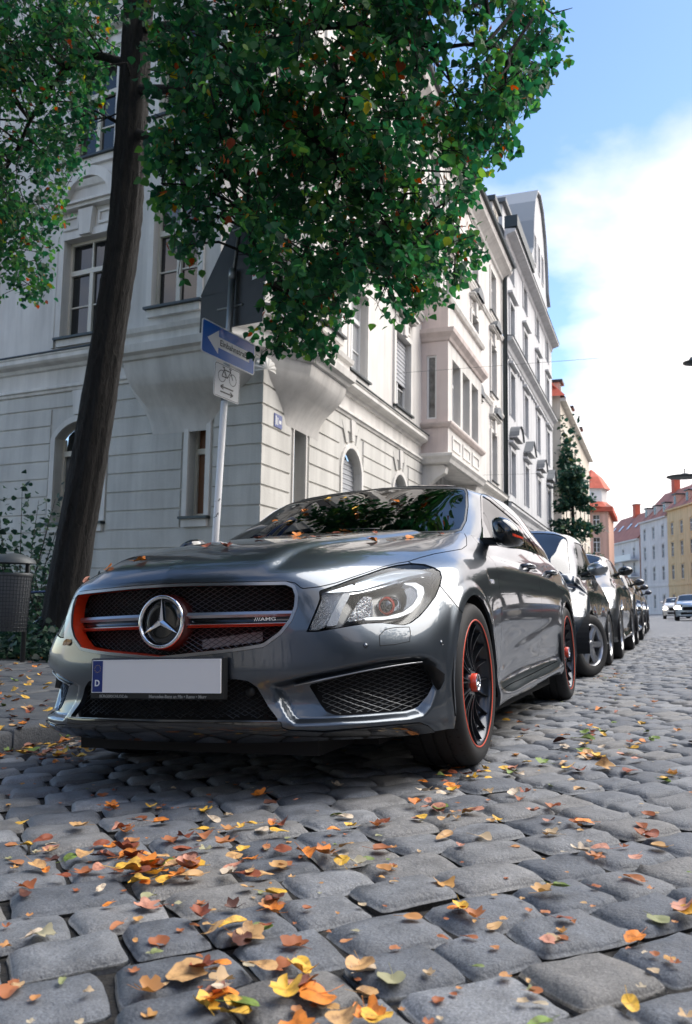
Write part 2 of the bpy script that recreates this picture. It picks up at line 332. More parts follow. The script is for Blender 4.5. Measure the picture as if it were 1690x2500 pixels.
def patch(net, nu, nv):
    """net [cols, rows, 3] -> grid; nu, nv = samples per interval (lists or ints)"""
    net = np.asarray(net, float); C, R_ = net.shape[:2]
    tu = np.concatenate([[0], np.cumsum(np.linalg.norm(np.diff(net, axis=0), axis=2).mean(1))])
    tv = np.concatenate([[0], np.cumsum(np.linalg.norm(np.diff(net, axis=1), axis=2).mean(0))])
    nu = [nu]*(C-1) if isinstance(nu, int) else nu; nv = [nv]*(R_-1) if isinstance(nv, int) else nv
    iu = np.concatenate([i+np.arange(k)/k for i, k in enumerate(nu)]+[[C-1.]]); iv = np.concatenate([i+np.arange(k)/k for i, k in enumerate(nv)]+[[R_-1.]])
    qu = np.interp(iu, np.arange(C), tu); qv = np.interp(iv, np.arange(R_), tv)
    g = nspl(tu, net, qu); g = nspl(tv, g.transpose(1, 0, 2), qv).transpose(1, 0, 2)
    return g, iu, iv
def grid_normals(G):
    du = np.gradient(G, axis=0); dv = np.gradient(G, axis=1); n = np.cross(du, dv); n /= np.linalg.norm(n, axis=2, keepdims=True)+1e-12
    return n
def grid_tris(nu, nv):
    i = np.arange(nu*nv).reshape(nu, nv); a, b, c, d = i[:-1, :-1].ravel(), i[1:, :-1].ravel(), i[1:, 1:].ravel(), i[:-1, 1:].ravel()
    return np.concatenate([np.stack([a, b, c], 1), np.stack([a, c, d], 1)])
def sdf(P, poly):
    """signed distance (negative inside) of points [n,2] to polygon"""
    P = np.asarray(P, float); poly = np.asarray(poly, float); d = np.full(len(P), 1e18); ins = np.zeros(len(P), bool)
    for a, b in zip(poly, np.roll(poly, -1, 0)):
        e = b-a; w = P-a; t = np.clip((w@e)/(e@e+1e-12), 0, 1); d = np.minimum(d, ((w-t[:, None]*e)**2).sum(1))
        c1 = (a[1] <= P[:, 1]) & (b[1] > P[:, 1]); c2 = (a[1] > P[:, 1]) & (b[1] <= P[:, 1]); cr = e[0]*w[:, 1]-e[1]*w[:, 0]
        ins ^= (c1 & (cr > 0)) | (c2 & (cr < 0))
    return np.where(ins, -1, 1)*np.sqrt(d)
def dline(P, line):
    P = np.asarray(P, float); line = np.asarray(line, float); d = np.full(len(P), 1e18)
    for a, b in zip(line[:-1], line[1:]):
        e = b-a; w = P-a; t = np.clip((w@e)/(e@e+1e-12), 0, 1); d = np.minimum(d, ((w-t[:, None]*e)**2).sum(1))
    return np.sqrt(d)
class SM:
    """triangle sheet with normals and scalar fields that can be cut along field = value"""
    def __init__(s, V, N, T, F): s.V, s.N, s.T, s.F = V, N, T, F
    def cut(s, name, off=0., side=-1):
        f = side*(s.F[name]-off); k = f > 0; T = s.T; c = k[T].sum(1); full = T[c == 3]; mixed = T[(c == 1) | (c == 2)]
        V, N = s.V, s.N; F = s.F
        if len(mixed):
            E = []; out = []
            km = k[mixed]; one = km.sum(1) == 1
            lone = np.where(one, km.argmax(1), (~km).argmax(1)); r = np.arange(len(mixed))
            a = mixed[r, lone]; b = mixed[r, (lone+1) % 3]; d = mixed[r, (lone+2) % 3]
            e = np.concatenate([np.stack([a, b], 1), np.stack([a, d], 1)]); es = np.sort(e, 1)
            ue, inv = np.unique(es, axis=0, return_inverse=True); inv = inv.ravel()
            f0, f1 = f[ue[:, 0]], f[ue[:, 1]]; t = (f0/(f0-f1+1e-20)).clip(0, 1)
            nb = len(V); V = np.concatenate([V, V[ue[:, 0]]*(1-t)[:, None]+V[ue[:, 1]]*t[:, None]])
            nn = N[ue[:, 0]]*(1-t)[:, None]+N[ue[:, 1]]*t[:, None]; N = np.concatenate([N, nn/(np.linalg.norm(nn, axis=1, keepdims=True)+1e-12)])
            F = {q: np.concatenate([w, w[ue[:, 0]]*(1-t)+w[ue[:, 1]]*t]) for q, w in F.items()}
            m = len(mixed); ab = nb+inv[:m]; ad = nb+inv[m:]
            o = one
            t1 = np.stack([a[o], ab[o], ad[o]], 1); t2 = np.stack([ab[~o], b[~o], d[~o]], 1); t3 = np.stack([ab[~o], d[~o], ad[~o]], 1)
            full = np.concatenate([full, t1, t2, t3])
        return SM(V, N, full, F).compact()
    def compact(s):
        if len(s.T) == 0: return SM(s.V[:0], s.N[:0], s.T, {q: w[:0] for q, w in s.F.items()})
        P = s.V[s.T]; ar = np.linalg.norm(np.cross(P[:, 1]-P[:, 0], P[:, 2]-P[:, 0]), axis=1); T = s.T[ar > 1e-10]
        u, inv = np.unique(T, return_inverse=True); return SM(s.V[u], s.N[u], inv.reshape(-1, 3), {q: w[u] for q, w in s.F.items()})
    def offset(s, d): return SM(s.V+s.N*d, s.N, s.T, s.F)
    def edges(s):
        e = np.concatenate([s.T[:, [0, 1]], s.T[:, [1, 2]], s.T[:, [2, 0]]]); es = np.sort(e, 1); u, inv, c = np.unique(es, axis=0, return_inverse=True, return_counts=True)
        return e[c[inv.ravel()] == 1]
    def lip(s, depth=.012, vec=None, only=None, skipx0=True):
        """turned-in edge along the open boundary (own vertices, so the edge stays crisp)"""
        b = s.edges(); 
        if skipx0 and len(b): b = b[~((np.abs(s.V[b[:, 0], 0]) < 1e-4) & (np.abs(s.V[b[:, 1], 0]) < 1e-4))]
        if only is not None and len(b): b = b[only(s, b)]
        if len(b) == 0: return np.zeros((0, 3)), np.zeros((0, 3)), np.zeros((0, 3), int)
        u, inv = np.unique(b, return_inverse=True); inv = inv.reshape(-1, 2); n = len(u)
        W = s.V[u]; D = -s.N[u]*depth if vec is None else np.tile(np.array(vec, float), (n, 1))
        V = np.concatenate([W, W+D]); i, j = inv[:, 0], inv[:, 1]
        T = np.concatenate([np.stack([j, i, i+n], 1), np.stack([j, i+n, j+n], 1)])
        fn = np.cross(V[T[:, 1]]-V[T[:, 0]], V[T[:, 2]]-V[T[:, 0]]); N = np.zeros_like(V)
        for k in range(3): np.add.at(N, T[:, k], fn)
        N /= np.linalg.norm(N, axis=1, keepdims=True)+1e-12
        return V, N, T
def emit(name, parts, mt, parent, mirror=None):
    """parts: list of (V,N,T); mirror: None / 'both' / '-' """
    Vs, Ns, Ts = [], [], []; b = 0
    for V, N, T in parts:
        if len(T) == 0: continue
        sets = [(V, N, T)] if mirror != '-' else []
        if mirror in ('both', '-'): sets.append((V*[-1, 1, 1], N*[-1, 1, 1], T[:, ::-1]))
        for v, n, t in sets: Vs.append(v); Ns.append(n); Ts.append(t+b); b += len(v)
    V = np.concatenate(Vs); N = np.concatenate(Ns); T = np.concatenate(Ts)
    return link(name, mesh_np(name, V, T, True, N), mt, parent)
def solid(m, depth=.012): return [(m.V, m.N, m.T), m.lip(depth)]
# ================================================================== the grey saloon
CARM = rotz(CARYAW)@roty(-CAMBER)
cC = CARM.T@CAM; cR, cU, cF = CARM.T@CR, CARM.T@CU, CARM.T@CF
def cpj(Q):
    d = np.asarray(Q)-cC; w = d@cF; return np.stack([845+FPX*(d@cR)/w, 1250-FPX*(d@cU)/w], -1), w
def con(ax, p, v):
    d = cF*FPX+cR*(p[0]-845)+cU*(1250-p[1]); return cC+d*((v-cC[ax])/d[ax])
def S1(L): return [(80+x/2.2443, 1160+y/2.2443) for x, y in L]
def S2(L): return [(680+x/2.2443, 1160+y/2.2443) for x, y in L]
def SH(L): return [(740+x/4.134, 1360+y/4.134) for x, y in L]
def SM_(L): return [(1120+x/5.237, 1180+y/5.237) for x, y in L]
def SI(L): return [(640+x/3.273, 1540+y/3.273) for x, y in L]
PAINT = mat('grey_metallic_paint', (.072, .086, .104), .32, .85, coat=1., coat_rough=.015)
def paint_flakes():
    N, L = nodes(PAINT); b = bsdf(PAINT); tc = N('ShaderNodeTexCoord'); n = N('ShaderNodeTexNoise'); n.inputs['Scale'].default_value = 3.; n.inputs['Detail'].default_value = 8; L(tc.outputs['Object'], n.inputs[0])
    m = N('ShaderNodeMapRange'); L(n.outputs[0], m.inputs[0]); m.inputs[1].default_value = .35; m.inputs[2].default_value = .75; m.inputs[3].default_value = .01; m.inputs[4].default_value = .07; L(m.outputs[0], b.inputs['Coat Roughness'])
paint_flakes()
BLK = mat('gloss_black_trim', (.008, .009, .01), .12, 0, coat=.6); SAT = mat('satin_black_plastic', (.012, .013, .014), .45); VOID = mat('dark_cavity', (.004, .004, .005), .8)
CHR = mat('chrome', (.75, .76, .78), .06, 1.); SILV = mat('satin_silver', (.42, .43, .45), .3, .9); ORG = mat('orange_red_paint', (.75, .05, .012), .35, coat=.4)
GUN = mat('gunmetal_rim', (.035, .038, .045), .32, .8, coat=.5); RUB = mat('tyre_rubber', (.014, .014, .015), .75)
WGL = glass_mat('car_window_glass', (.20, .23, .23), 1.5); HGL = glass_mat('headlight_glass', (.97, .985, .99), 1.22); SGL = glass_mat('side_window_glass', (.12, .14, .14), 1.9)
LBODY = [
 [(0,-.905,.200),(0,-.935,.245),(0,-.925,.32),(0,-.928,.41),(0,-.93,.483),(0,-.925,.57),(0,-.915,.65),(0,-.903,.722),(0,-.872,.770),(0,-.68,.852),(0,-.33,.92),(0,.03,.97),(0,.42,1.01)],
 [(.22,-.89,.20),(.22,-.92,.243),(.22,-.91,.32),(.22,-.913,.41),(.22,-.912,.483),(.22,-.905,.57),(.22,-.895,.65),(.22,-.883,.72),(.215,-.853,.768),(.21,-.66,.85),(.20,-.32,.918),(.19,.04,.968),(.18,.425,1.009)],
 [(.42,-.835,.20),(.42,-.872,.24),(.42,-.855,.32),(.43,-.86,.41),(.43,-.858,.485),(.43,-.85,.57),(.435,-.835,.65),(.435,-.82,.715),(.425,-.785,.764),(.40,-.61,.845),(.385,-.29,.908),(.37,.06,.96),(.35,.44,1.006)],
 [(.57,-.755,.20),(.575,-.795,.24),(.575,-.785,.32),(.58,-.785,.41),(.58,-.782,.485),(.575,-.765,.57),(.568,-.735,.645),(.563,-.70,.71),(.555,-.64,.765),(.53,-.48,.835),(.51,-.22,.893),(.495,.09,.945),(.48,.465,1.003)],
 [(.68,-.655,.195),(.685,-.70,.235),(.685,-.685,.32),(.695,-.685,.41),(.695,-.685,.485),(.69,-.645,.57),(.678,-.595,.645),(.668,-.535,.71),(.65,-.465,.765),(.63,-.34,.822),(.605,-.12,.88),(.59,.15,.935),(.575,.50,1.0)],
 [(.77,-.535,.19),(.775,-.575,.235),(.78,-.565,.32),(.785,-.57,.41),(.785,-.565,.485),(.78,-.515,.57),(.768,-.455,.645),(.752,-.385,.713),(.725,-.315,.77),(.695,-.21,.823),(.67,-.03,.876),(.65,.2,.93),(.64,.53,.998)],
 [(.845,-.42,.19),(.85,-.44,.235),(.85,-.44,.32),(.853,-.44,.41),(.853,-.43,.485),(.848,-.39,.57),(.838,-.33,.645),(.82,-.255,.718),(.79,-.185,.778),(.755,-.09,.83),(.72,.05,.88),(.695,.26,.93),(.685,.56,.995)],
 [(.875,-.30,.19),(.882,-.31,.235),(.884,-.31,.32),(.885,-.305,.41),(.885,-.295,.485),(.882,-.265,.57),(.873,-.215,.645),(.858,-.145,.722),(.832,-.075,.787),(.79,.02,.84),(.752,.14,.885),(.727,.33,.932),(.712,.59,.99)],
 [(.885,-.05,.19),(.888,-.05,.24),(.889,-.05,.32),(.889,-.045,.41),(.889,-.035,.485),(.889,-.015,.57),(.885,.02,.65),(.875,.07,.732),(.852,.13,.802),(.808,.2,.856),(.773,.29,.897),(.748,.43,.937),(.732,.62,.985)],
 [(.885,.22,.19),(.888,.22,.24),(.886,.22,.32),(.886,.23,.41),(.886,.24,.485),(.887,.25,.57),(.884,.27,.65),(.876,.30,.735),(.857,.34,.811),(.815,.385,.863),(.785,.45,.902),(.762,.54,.94),(.745,.68,.98)],
 [(.868,.55,.192),(.892,.55,.222),(.868,.55,.29),(.868,.55,.39),(.873,.55,.485),(.879,.55,.57),(.879,.56,.65),(.874,.575,.74),(.858,.595,.822),(.828,.62,.868),(.803,.65,.902),(.78,.70,.937),(.76,.79,.965)],
 [(.868,1.0,.195),(.892,1.0,.225),(.862,1.0,.29),(.860,1.0,.39),(.867,1.0,.485),(.875,1.0,.57),(.877,1.0,.65),(.873,1.0,.745),(.858,1.0,.828),(.834,1.0,.867),(.815,1.0,.90),(.80,1.01,.93),(.785,1.02,.955)],
 [(.868,1.6,.2),(.892,1.6,.23),(.862,1.6,.295),(.860,1.6,.39),(.867,1.6,.485),(.875,1.6,.57),(.877,1.6,.65),(.873,1.6,.735),(.86,1.6,.812),(.838,1.6,.862),(.82,1.6,.903),(.805,1.6,.942),(.79,1.6,.978)],
 [(.868,2.2,.205),(.888,2.2,.235),(.866,2.2,.30),(.866,2.2,.39),(.873,2.2,.485),(.88,2.2,.57),(.882,2.2,.65),(.878,2.2,.72),(.868,2.2,.785),(.845,2.2,.845),(.823,2.2,.897),(.803,2.2,.943),(.785,2.2,.985)],
 [(.882,2.7,.2),(.888,2.7,.24),(.889,2.7,.31),(.889,2.7,.4),(.889,2.7,.485),(.889,2.7,.57),(.888,2.7,.645),(.883,2.7,.70),(.874,2.7,.755),(.85,2.7,.825),(.823,2.7,.888),(.795,2.7,.943),(.765,2.7,.985)],
 [(.86,3.2,.24),(.868,3.2,.28),(.87,3.2,.34),(.872,3.2,.42),(.872,3.2,.5),(.87,3.2,.58),(.865,3.2,.65),(.858,3.2,.71),(.845,3.2,.77),(.82,3.2,.835),(.79,3.19,.895),(.75,3.17,.95),(.70,3.15,1.0)],
 [(.72,3.55,.26),(.735,3.56,.3),(.74,3.57,.36),(.745,3.57,.43),(.745,3.57,.51),(.74,3.57,.59),(.735,3.57,.66),(.73,3.56,.73),(.715,3.55,.8),(.69,3.52,.87),(.66,3.47,.93),(.63,3.4,.98),(.6,3.3,1.02)],
 [(.42,3.70,.26),(.425,3.71,.3),(.43,3.72,.36),(.43,3.725,.43),(.43,3.725,.51),(.43,3.72,.59),(.43,3.72,.66),(.425,3.71,.73),(.42,3.70,.81),(.40,3.68,.89),(.38,3.62,.955),(.35,3.52,1.005),(.32,3.38,1.035)],
 [(0,3.74,.26),(0,3.75,.3),(0,3.76,.36),(0,3.765,.43),(0,3.765,.51),(0,3.76,.59),(0,3.76,.66),(0,3.75,.73),(0,3.74,.81),(0,3.72,.89),(0,3.66,.96),(0,3.55,1.01),(0,3.4,1.04)]]
GHOUSE = [
 [(0,.42,1.01),(0,.72,1.145),(0,1.02,1.265),(0,1.30,1.365),(0,1.43,1.392),(0,1.55,1.405)],
 [(.18,.425,1.009),(.17,.725,1.143),(.165,1.02,1.262),(.16,1.295,1.361),(.10,1.44,1.391),(0,1.60,1.408)],
 [(.35,.44,1.006),(.345,.735,1.138),(.335,1.02,1.256),(.32,1.285,1.355),(.2,1.46,1.390),(0,1.65,1.411)],
 [(.48,.465,1.003),(.465,.745,1.128),(.445,1.015,1.243),(.42,1.27,1.345),(.26,1.48,1.388),(0,1.70,1.413)],
 [(.575,.5,1.0),(.552,.765,1.118),(.525,1.01,1.23),(.488,1.255,1.334),(.3,1.5,1.386),(0,1.75,1.415)],
 [(.64,.53,.998),(.612,.78,1.108),(.58,1.01,1.215),(.538,1.24,1.32),(.335,1.52,1.383),(0,1.8,1.416)],
 [(.685,.56,.995),(.652,.795,1.10),(.617,1.015,1.203),(.57,1.24,1.308),(.365,1.55,1.38),(0,1.83,1.417)],
 [(.712,.59,.99),(.682,.825,1.09),(.643,1.045,1.193),(.592,1.275,1.3),(.39,1.59,1.377),(0,1.86,1.417)],
 [(.732,.62,.985),(.705,.87,1.083),(.664,1.10,1.186),(.607,1.345,1.297),(.41,1.65,1.375),(0,1.89,1.417)],
 [(.745,.68,.98),(.72,.95,1.078),(.678,1.2,1.182),(.618,1.45,1.3),(.42,1.73,1.375),(0,1.93,1.417)],
 [(.76,.79,.965),(.737,1.08,1.068),(.694,1.33,1.177),(.627,1.57,1.305),(.43,1.83,1.375),(0,1.99,1.416)],
 [(.785,1.02,.955),(.763,1.25,1.062),(.718,1.48,1.174),(.64,1.70,1.304),(.44,1.93,1.374),(0,2.06,1.413)],
 [(.79,1.6,.978),(.772,1.70,1.077),(.732,1.82,1.178),(.655,1.95,1.294),(.45,2.13,1.364),(0,2.2,1.404)],
 [(.785,2.2,.985),(.767,2.2,1.072),(.728,2.22,1.158),(.655,2.28,1.26),(.45,2.37,1.332),(0,2.4,1.377)],
 [(.765,2.7,.985),(.752,2.66,1.05),(.718,2.62,1.12),(.652,2.6,1.197),(.45,2.6,1.277),(0,2.6,1.337)],
 [(.70,3.15,1.0),(.69,3.05,1.035),(.665,2.97,1.08),(.61,2.88,1.14),(.42,2.82,1.22),(0,2.8,1.285)],
 [(.6,3.3,1.02),(.58,3.2,1.045),(.55,3.1,1.085),(.5,3.0,1.125),(.35,2.92,1.19),(0,2.9,1.25)],
 [(.32,3.38,1.035),(.31,3.27,1.06),(.3,3.17,1.095),(.27,3.07,1.14),(.2,3.0,1.18),(0,2.98,1.215)],
 [(0,3.4,1.04),(0,3.29,1.065),(0,3.18,1.1),(0,3.08,1.14),(0,3.02,1.17),(0,3.0,1.2)]]
sstep = lambda a, b, x: (lambda t: t*t*(3-2*t))(np.clip((x-a)/(b-a), 0, 1))
# outlines read off the photograph (visible half; the other half is the mirror image)
P_GRILLE = S1([(300, 640), (715, 614), (900, 607), (1385, 602), (1422, 618), (1437, 660), (1432, 720), (1405, 790), (1350, 860), (1260, 925), (1100, 950), (690, 994), (300, 960)])
P_LOWER = S1([(500, 1122), (1120, 1118), (1185, 1130), (1232, 1165), (1290, 1265), (1352, 1347), (500, 1338)])
P_SIDE = SI([(372, 432), (700, 352), (1000, 292), (1190, 258), (1265, 262), (1325, 335), (1368, 430), (1325, 515), (1245, 608), (1180, 632), (700, 674), (580, 674), (510, 645), (470, 592)])
P_REC = SI([(60, 432), (380, 343), (1000, 213), (1250, 188), (1350, 208), (1420, 268), (1437, 335), (1410, 470), (1360, 600), (1300, 680), (1190, 712), (500, 760), (260, 758), (200, 700), (120, 560)])
P_HEAD = SH([(32, 758), (90, 620), (140, 500), (168, 420), (160, 340), (330, 282), (500, 217), (650, 167), (800, 112), (950, 77), (1100, 60), (1230, 70), (1330, 105), (1388, 140), (1405, 200), (1390, 280), (1340, 400), (1250, 520), (1180, 600), (1090, 668), (1020, 690), (930, 682), (800, 667), (650, 672), (400, 712), (150, 755)])
HOODLINE = S1([(300, 625), (715, 596), (900, 590), (1390, 582), (1440, 592), (1470, 618)])+SH([(0, 318), (165, 300), (330, 262), (500, 203), (650, 153), (800, 100), (950, 63), (1060, 45), (1200, 0)])+S2([(860, 430), (1005, 405), (1032, 385), (1030, 340), (1008, 300)])
P_HOOD = HOODLINE+[(1129, 1000), (-800, 1000), (-800, 1440)]
P_BUMP = [(1130, 1497), (1077, 1433), (1060, 1400), (996, 1371), (900, 1300), (-800, 1000), (-800, 2400), (1130, 2400)]
LIPLINE = S1([(400, 1352), (1360, 1352)])+SI([(160, 772), (215, 792), (500, 803), (1000, 757), (1260, 732), (1330, 760), (1400, 826), (1480, 815), (1560, 776)])
P_LIP = LIPLINE+[(1200, 2400), (-600, 2400), (-600, 1760)]
P_WS = S2([(-1800, 338), (0, 335), (400, 328), (690, 324), (955, 314), (1003, 302), (1030, 250), (1040, 170), (1038, 95), (1024, 68), (990, 62), (600, 61), (-1800, 61)])
P_WIN = SM_([(282, 160), (300, 140), (330, 141), (420, 195), (500, 262), (600, 345), (700, 430), (765, 492), (860, 622), (960, 748), (1040, 885), (1085, 958), (1010, 912), (960, 884), (860, 850), (700, 824), (480, 808), (330, 800), (306, 760), (292, 450)])
def build_hero():
    root = empty('parked_car'); root.matrix_world = Matrix([list(CARM[0])+[0], list(CARM[1])+[0], list(CARM[2])+[0], [0, 0, 0, 1]])
    tag(root, 'dark grey metallic saloon with orange-trimmed grille, nearest car of the parked row', 'car', 'cars parked along the kerb')
    # ---------------- lower body sheet
    G, iu, iv = patch(LBODY, [16]*10+[9]*8, 15)
    n = grid_normals(G); X, Y, Z = G[..., 0], G[..., 1], G[..., 2]
    px, w = cpj(G.reshape(-1, 3)); sc = (w/FPX)
    fld = lambda poly: sdf(px, poly)*sc
    front = (Y < 1.0).ravel()
    d = np.zeros(X.shape)
    # hood dome with a soft crease, arch flanges, recess round the side intakes, swage in the doors
    xd = np.interp(Y, [-.85, -.6, 0, .45], [.36, .37, .44, .50]); top = sstep(.75, .80, Z)*(Y < .62)
    d += .012*top*sstep(.035, -.035, np.abs(X)-xd)
    d -= .005*top*sstep(.0, .03, np.abs(X)-xd)*sstep(.20, .05, np.abs(X)-xd)
    for yc in (0., 2.699):
        rr = np.hypot(Y-yc, Z-.325); d += .007*(X > .6)*sstep(.415, .375, rr)
    rec = fld(P_REC).reshape(X.shape); fr = (X > .2)*(Y < -.2)
    d -= fr*.03*sstep(.004, -.03, rec)
    d += .0035*(Y > .3)*(Y < 2.4)*np.exp(-((Z-np.interp(Y, [.4, 2.2], [.36, .52]))/.035)**2)
    d -= .004*(Y > .35)*(Y < 2.4)*np.exp(-((Z-.765)/.03)**2)
    G = G+n*d[..., None]; n = grid_normals(G); n[0, :, 0] = 0; n[-1, :, 0] = 0; n /= np.linalg.norm(n, axis=2, keepdims=True)
    V = G.reshape(-1, 3); N = n.reshape(-1, 3); px, w = cpj(V); sc = w/FPX; fld = lambda poly: sdf(px, poly)*sc
    if (N[:, 1][front & (np.abs(V[:, 0]) < .1) & (V[:, 2] < .6)]).mean() > 0: N = -N; flip = True
    else: flip = False
    T = grid_tris(*G.shape[:2])
    tn = np.cross(V[T[:, 1]]-V[T[:, 0]], V[T[:, 2]]-V[T[:, 0]]); 
    if ((tn*N[T[:, 0]]).sum(1)).mean() < 0: T = T[:, ::-1]
    y, z, x = V[:, 1], V[:, 2], V[:, 0]; big = 9.
    F = {}
    arch = np.minimum(np.hypot(y, z-.325), np.hypot(y-2.699, z-.325))-.352
    low = np.where((z < .33), np.minimum(np.abs(y)-.352, np.abs(y-2.699)-.352), big)
    F['arch'] = np.where(x > .6, np.minimum(arch, low), big)
    fm = front
    F['grille'] = np.where(fm & (z < .8), fld(P_GRILLE), big); F['lower'] = np.where(fm & (y < -.5), fld(P_LOWER), big); F['side'] = np.where(fm & (y < -.2), fld(P_SIDE), big)
    F['head'] = np.where(fm, fld(P_HEAD), big); F['hood'] = np.where(fm & (z > .6), fld(P_HOOD), big); F['bump'] = np.where(y < -.02, fld(P_BUMP), big)
    F['lip'] = np.where(fm & (y < -.05), fld(P_LIP), big)
    F['dfront'] = y-np.interp(z, [.2, .26, .33, .40, .5, .6, .7, .8, .9, .97], [.33, .36, .46, .51, .53, .54, .545, .575, .60, .62])
    F['dmid'] = y-np.interp(z, [.27, .35, .45, .6, .7, .8, .9, .98], [1.46, 1.6, 1.66, 1.70, 1.72, 1.76, 1.82, 1.88])
    F['drear'] = y-np.interp(z, [.27, .4, .5, .6, .7, .8, .9, 1], [2.2, 2.28, 2.36, 2.46, 2.56, 2.63, 2.66, 2.68])
    F['sill'] = z-np.interp(y, [.3, 2.2], [.258, .288])
    F['x'] = x
    body = SM(V, N, T, F).cut('arch', 0, 1)
    g = .0016
    fmask = body.cut('dfront', -.0, -1) if False else body
    hood = body.cut('hood', -g).cut('dfront', -.002, -1)
    emit('hood', solid(hood), PAINT, root, 'both')
    rest = body.cut('hood', g, 1)
    lens = rest.cut('head', -.004)
    rest = rest.cut('head', .0, 1)
    ft = rest.cut('dfront', -g, -1)
    bump = ft.cut('bump', -g); fend = ft.cut('bump', g, 1)
    emit('front_fender', solid(fend), PAINT, root); emit('front_fender', solid(fend), PAINT, root, '-')
    gr_in = bump.cut('grille', .0, 1); frame = gr_in.cut('grille', .011, -1); frame = frame.offset(.003)
    bump = gr_in.cut('grille', .012, 1).cut('lower', 0, 1).cut('side', 0, 1)
    lip = bump.cut('lip', -.001); bump = bump.cut('lip', .001, 1)
    bo = emit('front_bumper', solid(bump, .02), PAINT, root, 'both')
    sp = lip.offset(.006); emit('front_splitter', solid(sp, .03), BLK, root, 'both')
    fo = emit('grille_frame', solid(frame, .008), mat('grille_frame_grey', (.24, .25, .265), .3, .9), root, 'both')
    edge = lambda s, b: (np.abs(s.F['grille'][b[:, 0]]) < 2e-4) & (np.abs(s.F['grille'][b[:, 1]]) < 2e-4)
    shr = frame.lip(vec=(-.012, .06, 0), only=edge); emit('grille_shroud', [shr], ORG, fo, 'both')
    # doors, sills, rear quarters
    back = rest.cut('dfront', g, 1)
    sill = back.cut('sill', -g, -1).cut('drear', 0, -1); up = back.cut('sill', g, 1)
    d1 = up.cut('dmid', -g, -1); d2 = up.cut('dmid', g, 1).cut('drear', -g, -1)
    quart = back.cut('drear', g, 1)
    doors = []
    for mir in (None, '-'):
        emit('side_skirt', solid(sill), PAINT, root, mir)
        doors.append((emit('front_door', solid(d1), PAINT, root, mir), emit('rear_door', solid(d2), PAINT, root, mir)))
    emit('rear_body', solid(quart), PAINT, root, 'both')
    # ---------------- greenhouse
    H, hu, hv = patch(GHOUSE, [12]*10+[9]*8, 16); hn = grid_normals(H); hn[0, :, 0] = 0; hn[-1, :, 0] = 0
    V = H.reshape(-1, 3); N = hn.reshape(-1, 3); N = N/(np.linalg.norm(N, axis=1, keepdims=True)+1e-12)
    if N[:, 2].mean() < 0: N = -N
    T = grid_tris(*H.shape[:2]); tn = np.cross(V[T[:, 1]]-V[T[:, 0]], V[T[:, 2]]-V[T[:, 0]])
    if ((tn*N[T[:, 0]]).sum(1)).mean() < 0: T = T[:, ::-1]
    px, w = cpj(V); sc = w/FPX; fld = lambda poly: sdf(px, poly)*sc; y = V[:, 1]; U = np.repeat(hu, len(hv)); W = np.tile(hv, len(hu))
    F = {'ws': np.where((y < 1.42) & (U < 9.5), fld(P_WS), 9.), 'win': np.where((V[:, 0] > .45) & (U > 6) & (W < 3.3), fld(P_WIN), 9.),
         'bp': y-np.interp(V[:, 2], [.95, 1.1, 1.3], [1.80, 1.86, 1.93]), 'bp2': y-2.35, 'rw': np.maximum(np.maximum(15.5-U, .6-W), W-4.6)*.1}
    gh = SM(V, N, T, F); ws = gh.cut('ws', -.002); gh = gh.cut('ws', .002, 1)
    wi = gh.cut('win', -.001); gh = gh.cut('win', .003, 1); rw = gh.cut('rw', 0); gh = gh.cut('rw', .002, 1)
    emit('roof_and_pillars', solid(gh, .02), PAINT, root, 'both')
    emit('windscreen', [(lambda q: (q.V, q.N, q.T))(ws.offset(-.004))], WGL, root, 'both')
    emit('rear_window', [(lambda q: (q.V, q.N, q.T))(rw.offset(-.003))], SGL, root, 'both')
    wtrim = ws.cut('ws', -.012, 1).offset(-.002); emit('windscreen_seal', [(wtrim.V, wtrim.N, wtrim.T)], SAT, root, 'both')
    gpanes = [(wi.cut('bp', -.012), 0), (wi.cut('bp', .012, 1), 1)]
    tr = wi.cut('win', -.009, 1); pil = wi.cut('bp', -.013, 1).cut('bp', .013, -1)
    for k, mir in enumerate((None, '-')):
        for q, i in gpanes:
            q = q.offset(-.006); emit('side_window', [(q.V, q.N, q.T)], SGL, doors[k][i], mir)
        emit('window_trim', [(tr.offset(.001).V, tr.N, tr.T)], BLK, root, mir); emit('pillar_cover', [(pil.V, pil.N, pil.T)], BLK, root, mir)
    # ---------------- headlights
    def head_parts():
        out = []
        L = lens.offset(-.003); out.append(('lens', HGL, [(L.V, L.N, L.T)]))
        def inner(poly, depth, name, mt, keep=None, lipd=0):
            s_ = lens.offset(-depth); p, ww = cpj(s_.V); s_.F = dict(s_.F); s_.F['q'] = sdf(p, poly)*ww/FPX
            q = s_.cut('q', 0); 
            if len(q.T): out.append((name, mt, solid(q, lipd) if lipd else [(q.V, q.N, q.T)]))
        bk = lens.offset(-.07); rim = lens.offset(-.004); out.append(('headlight_bowl', mat('headlight_black', (.012, .013, .015), .3, coat=.4), [(bk.V, bk.N, bk.T), rim.lip(.07)]))
        inner(SH([(60, 740), (110, 620), (165, 500), (190, 420), (185, 365), (400, 340), (430, 380), (330, 520), (230, 700), (150, 740)]), .035, 'reflector_field', LREF, lipd=.02)
        inner(SH([(235, 700), (300, 560), (400, 375), (430, 350), (480, 360), (460, 420), (400, 520), (340, 690)]), .028, 'lamp_strip', LSTR, lipd=.02)
        inner(SH([(190, 360), (420, 300), (640, 215), (900, 140), (1100, 100), (1250, 105), (1340, 135), (1380, 170), (1250, 160), (1050, 200), (800, 270), (600, 330), (420, 350)]), .022, 'brow_light_guide', LBRW, lipd=.015)
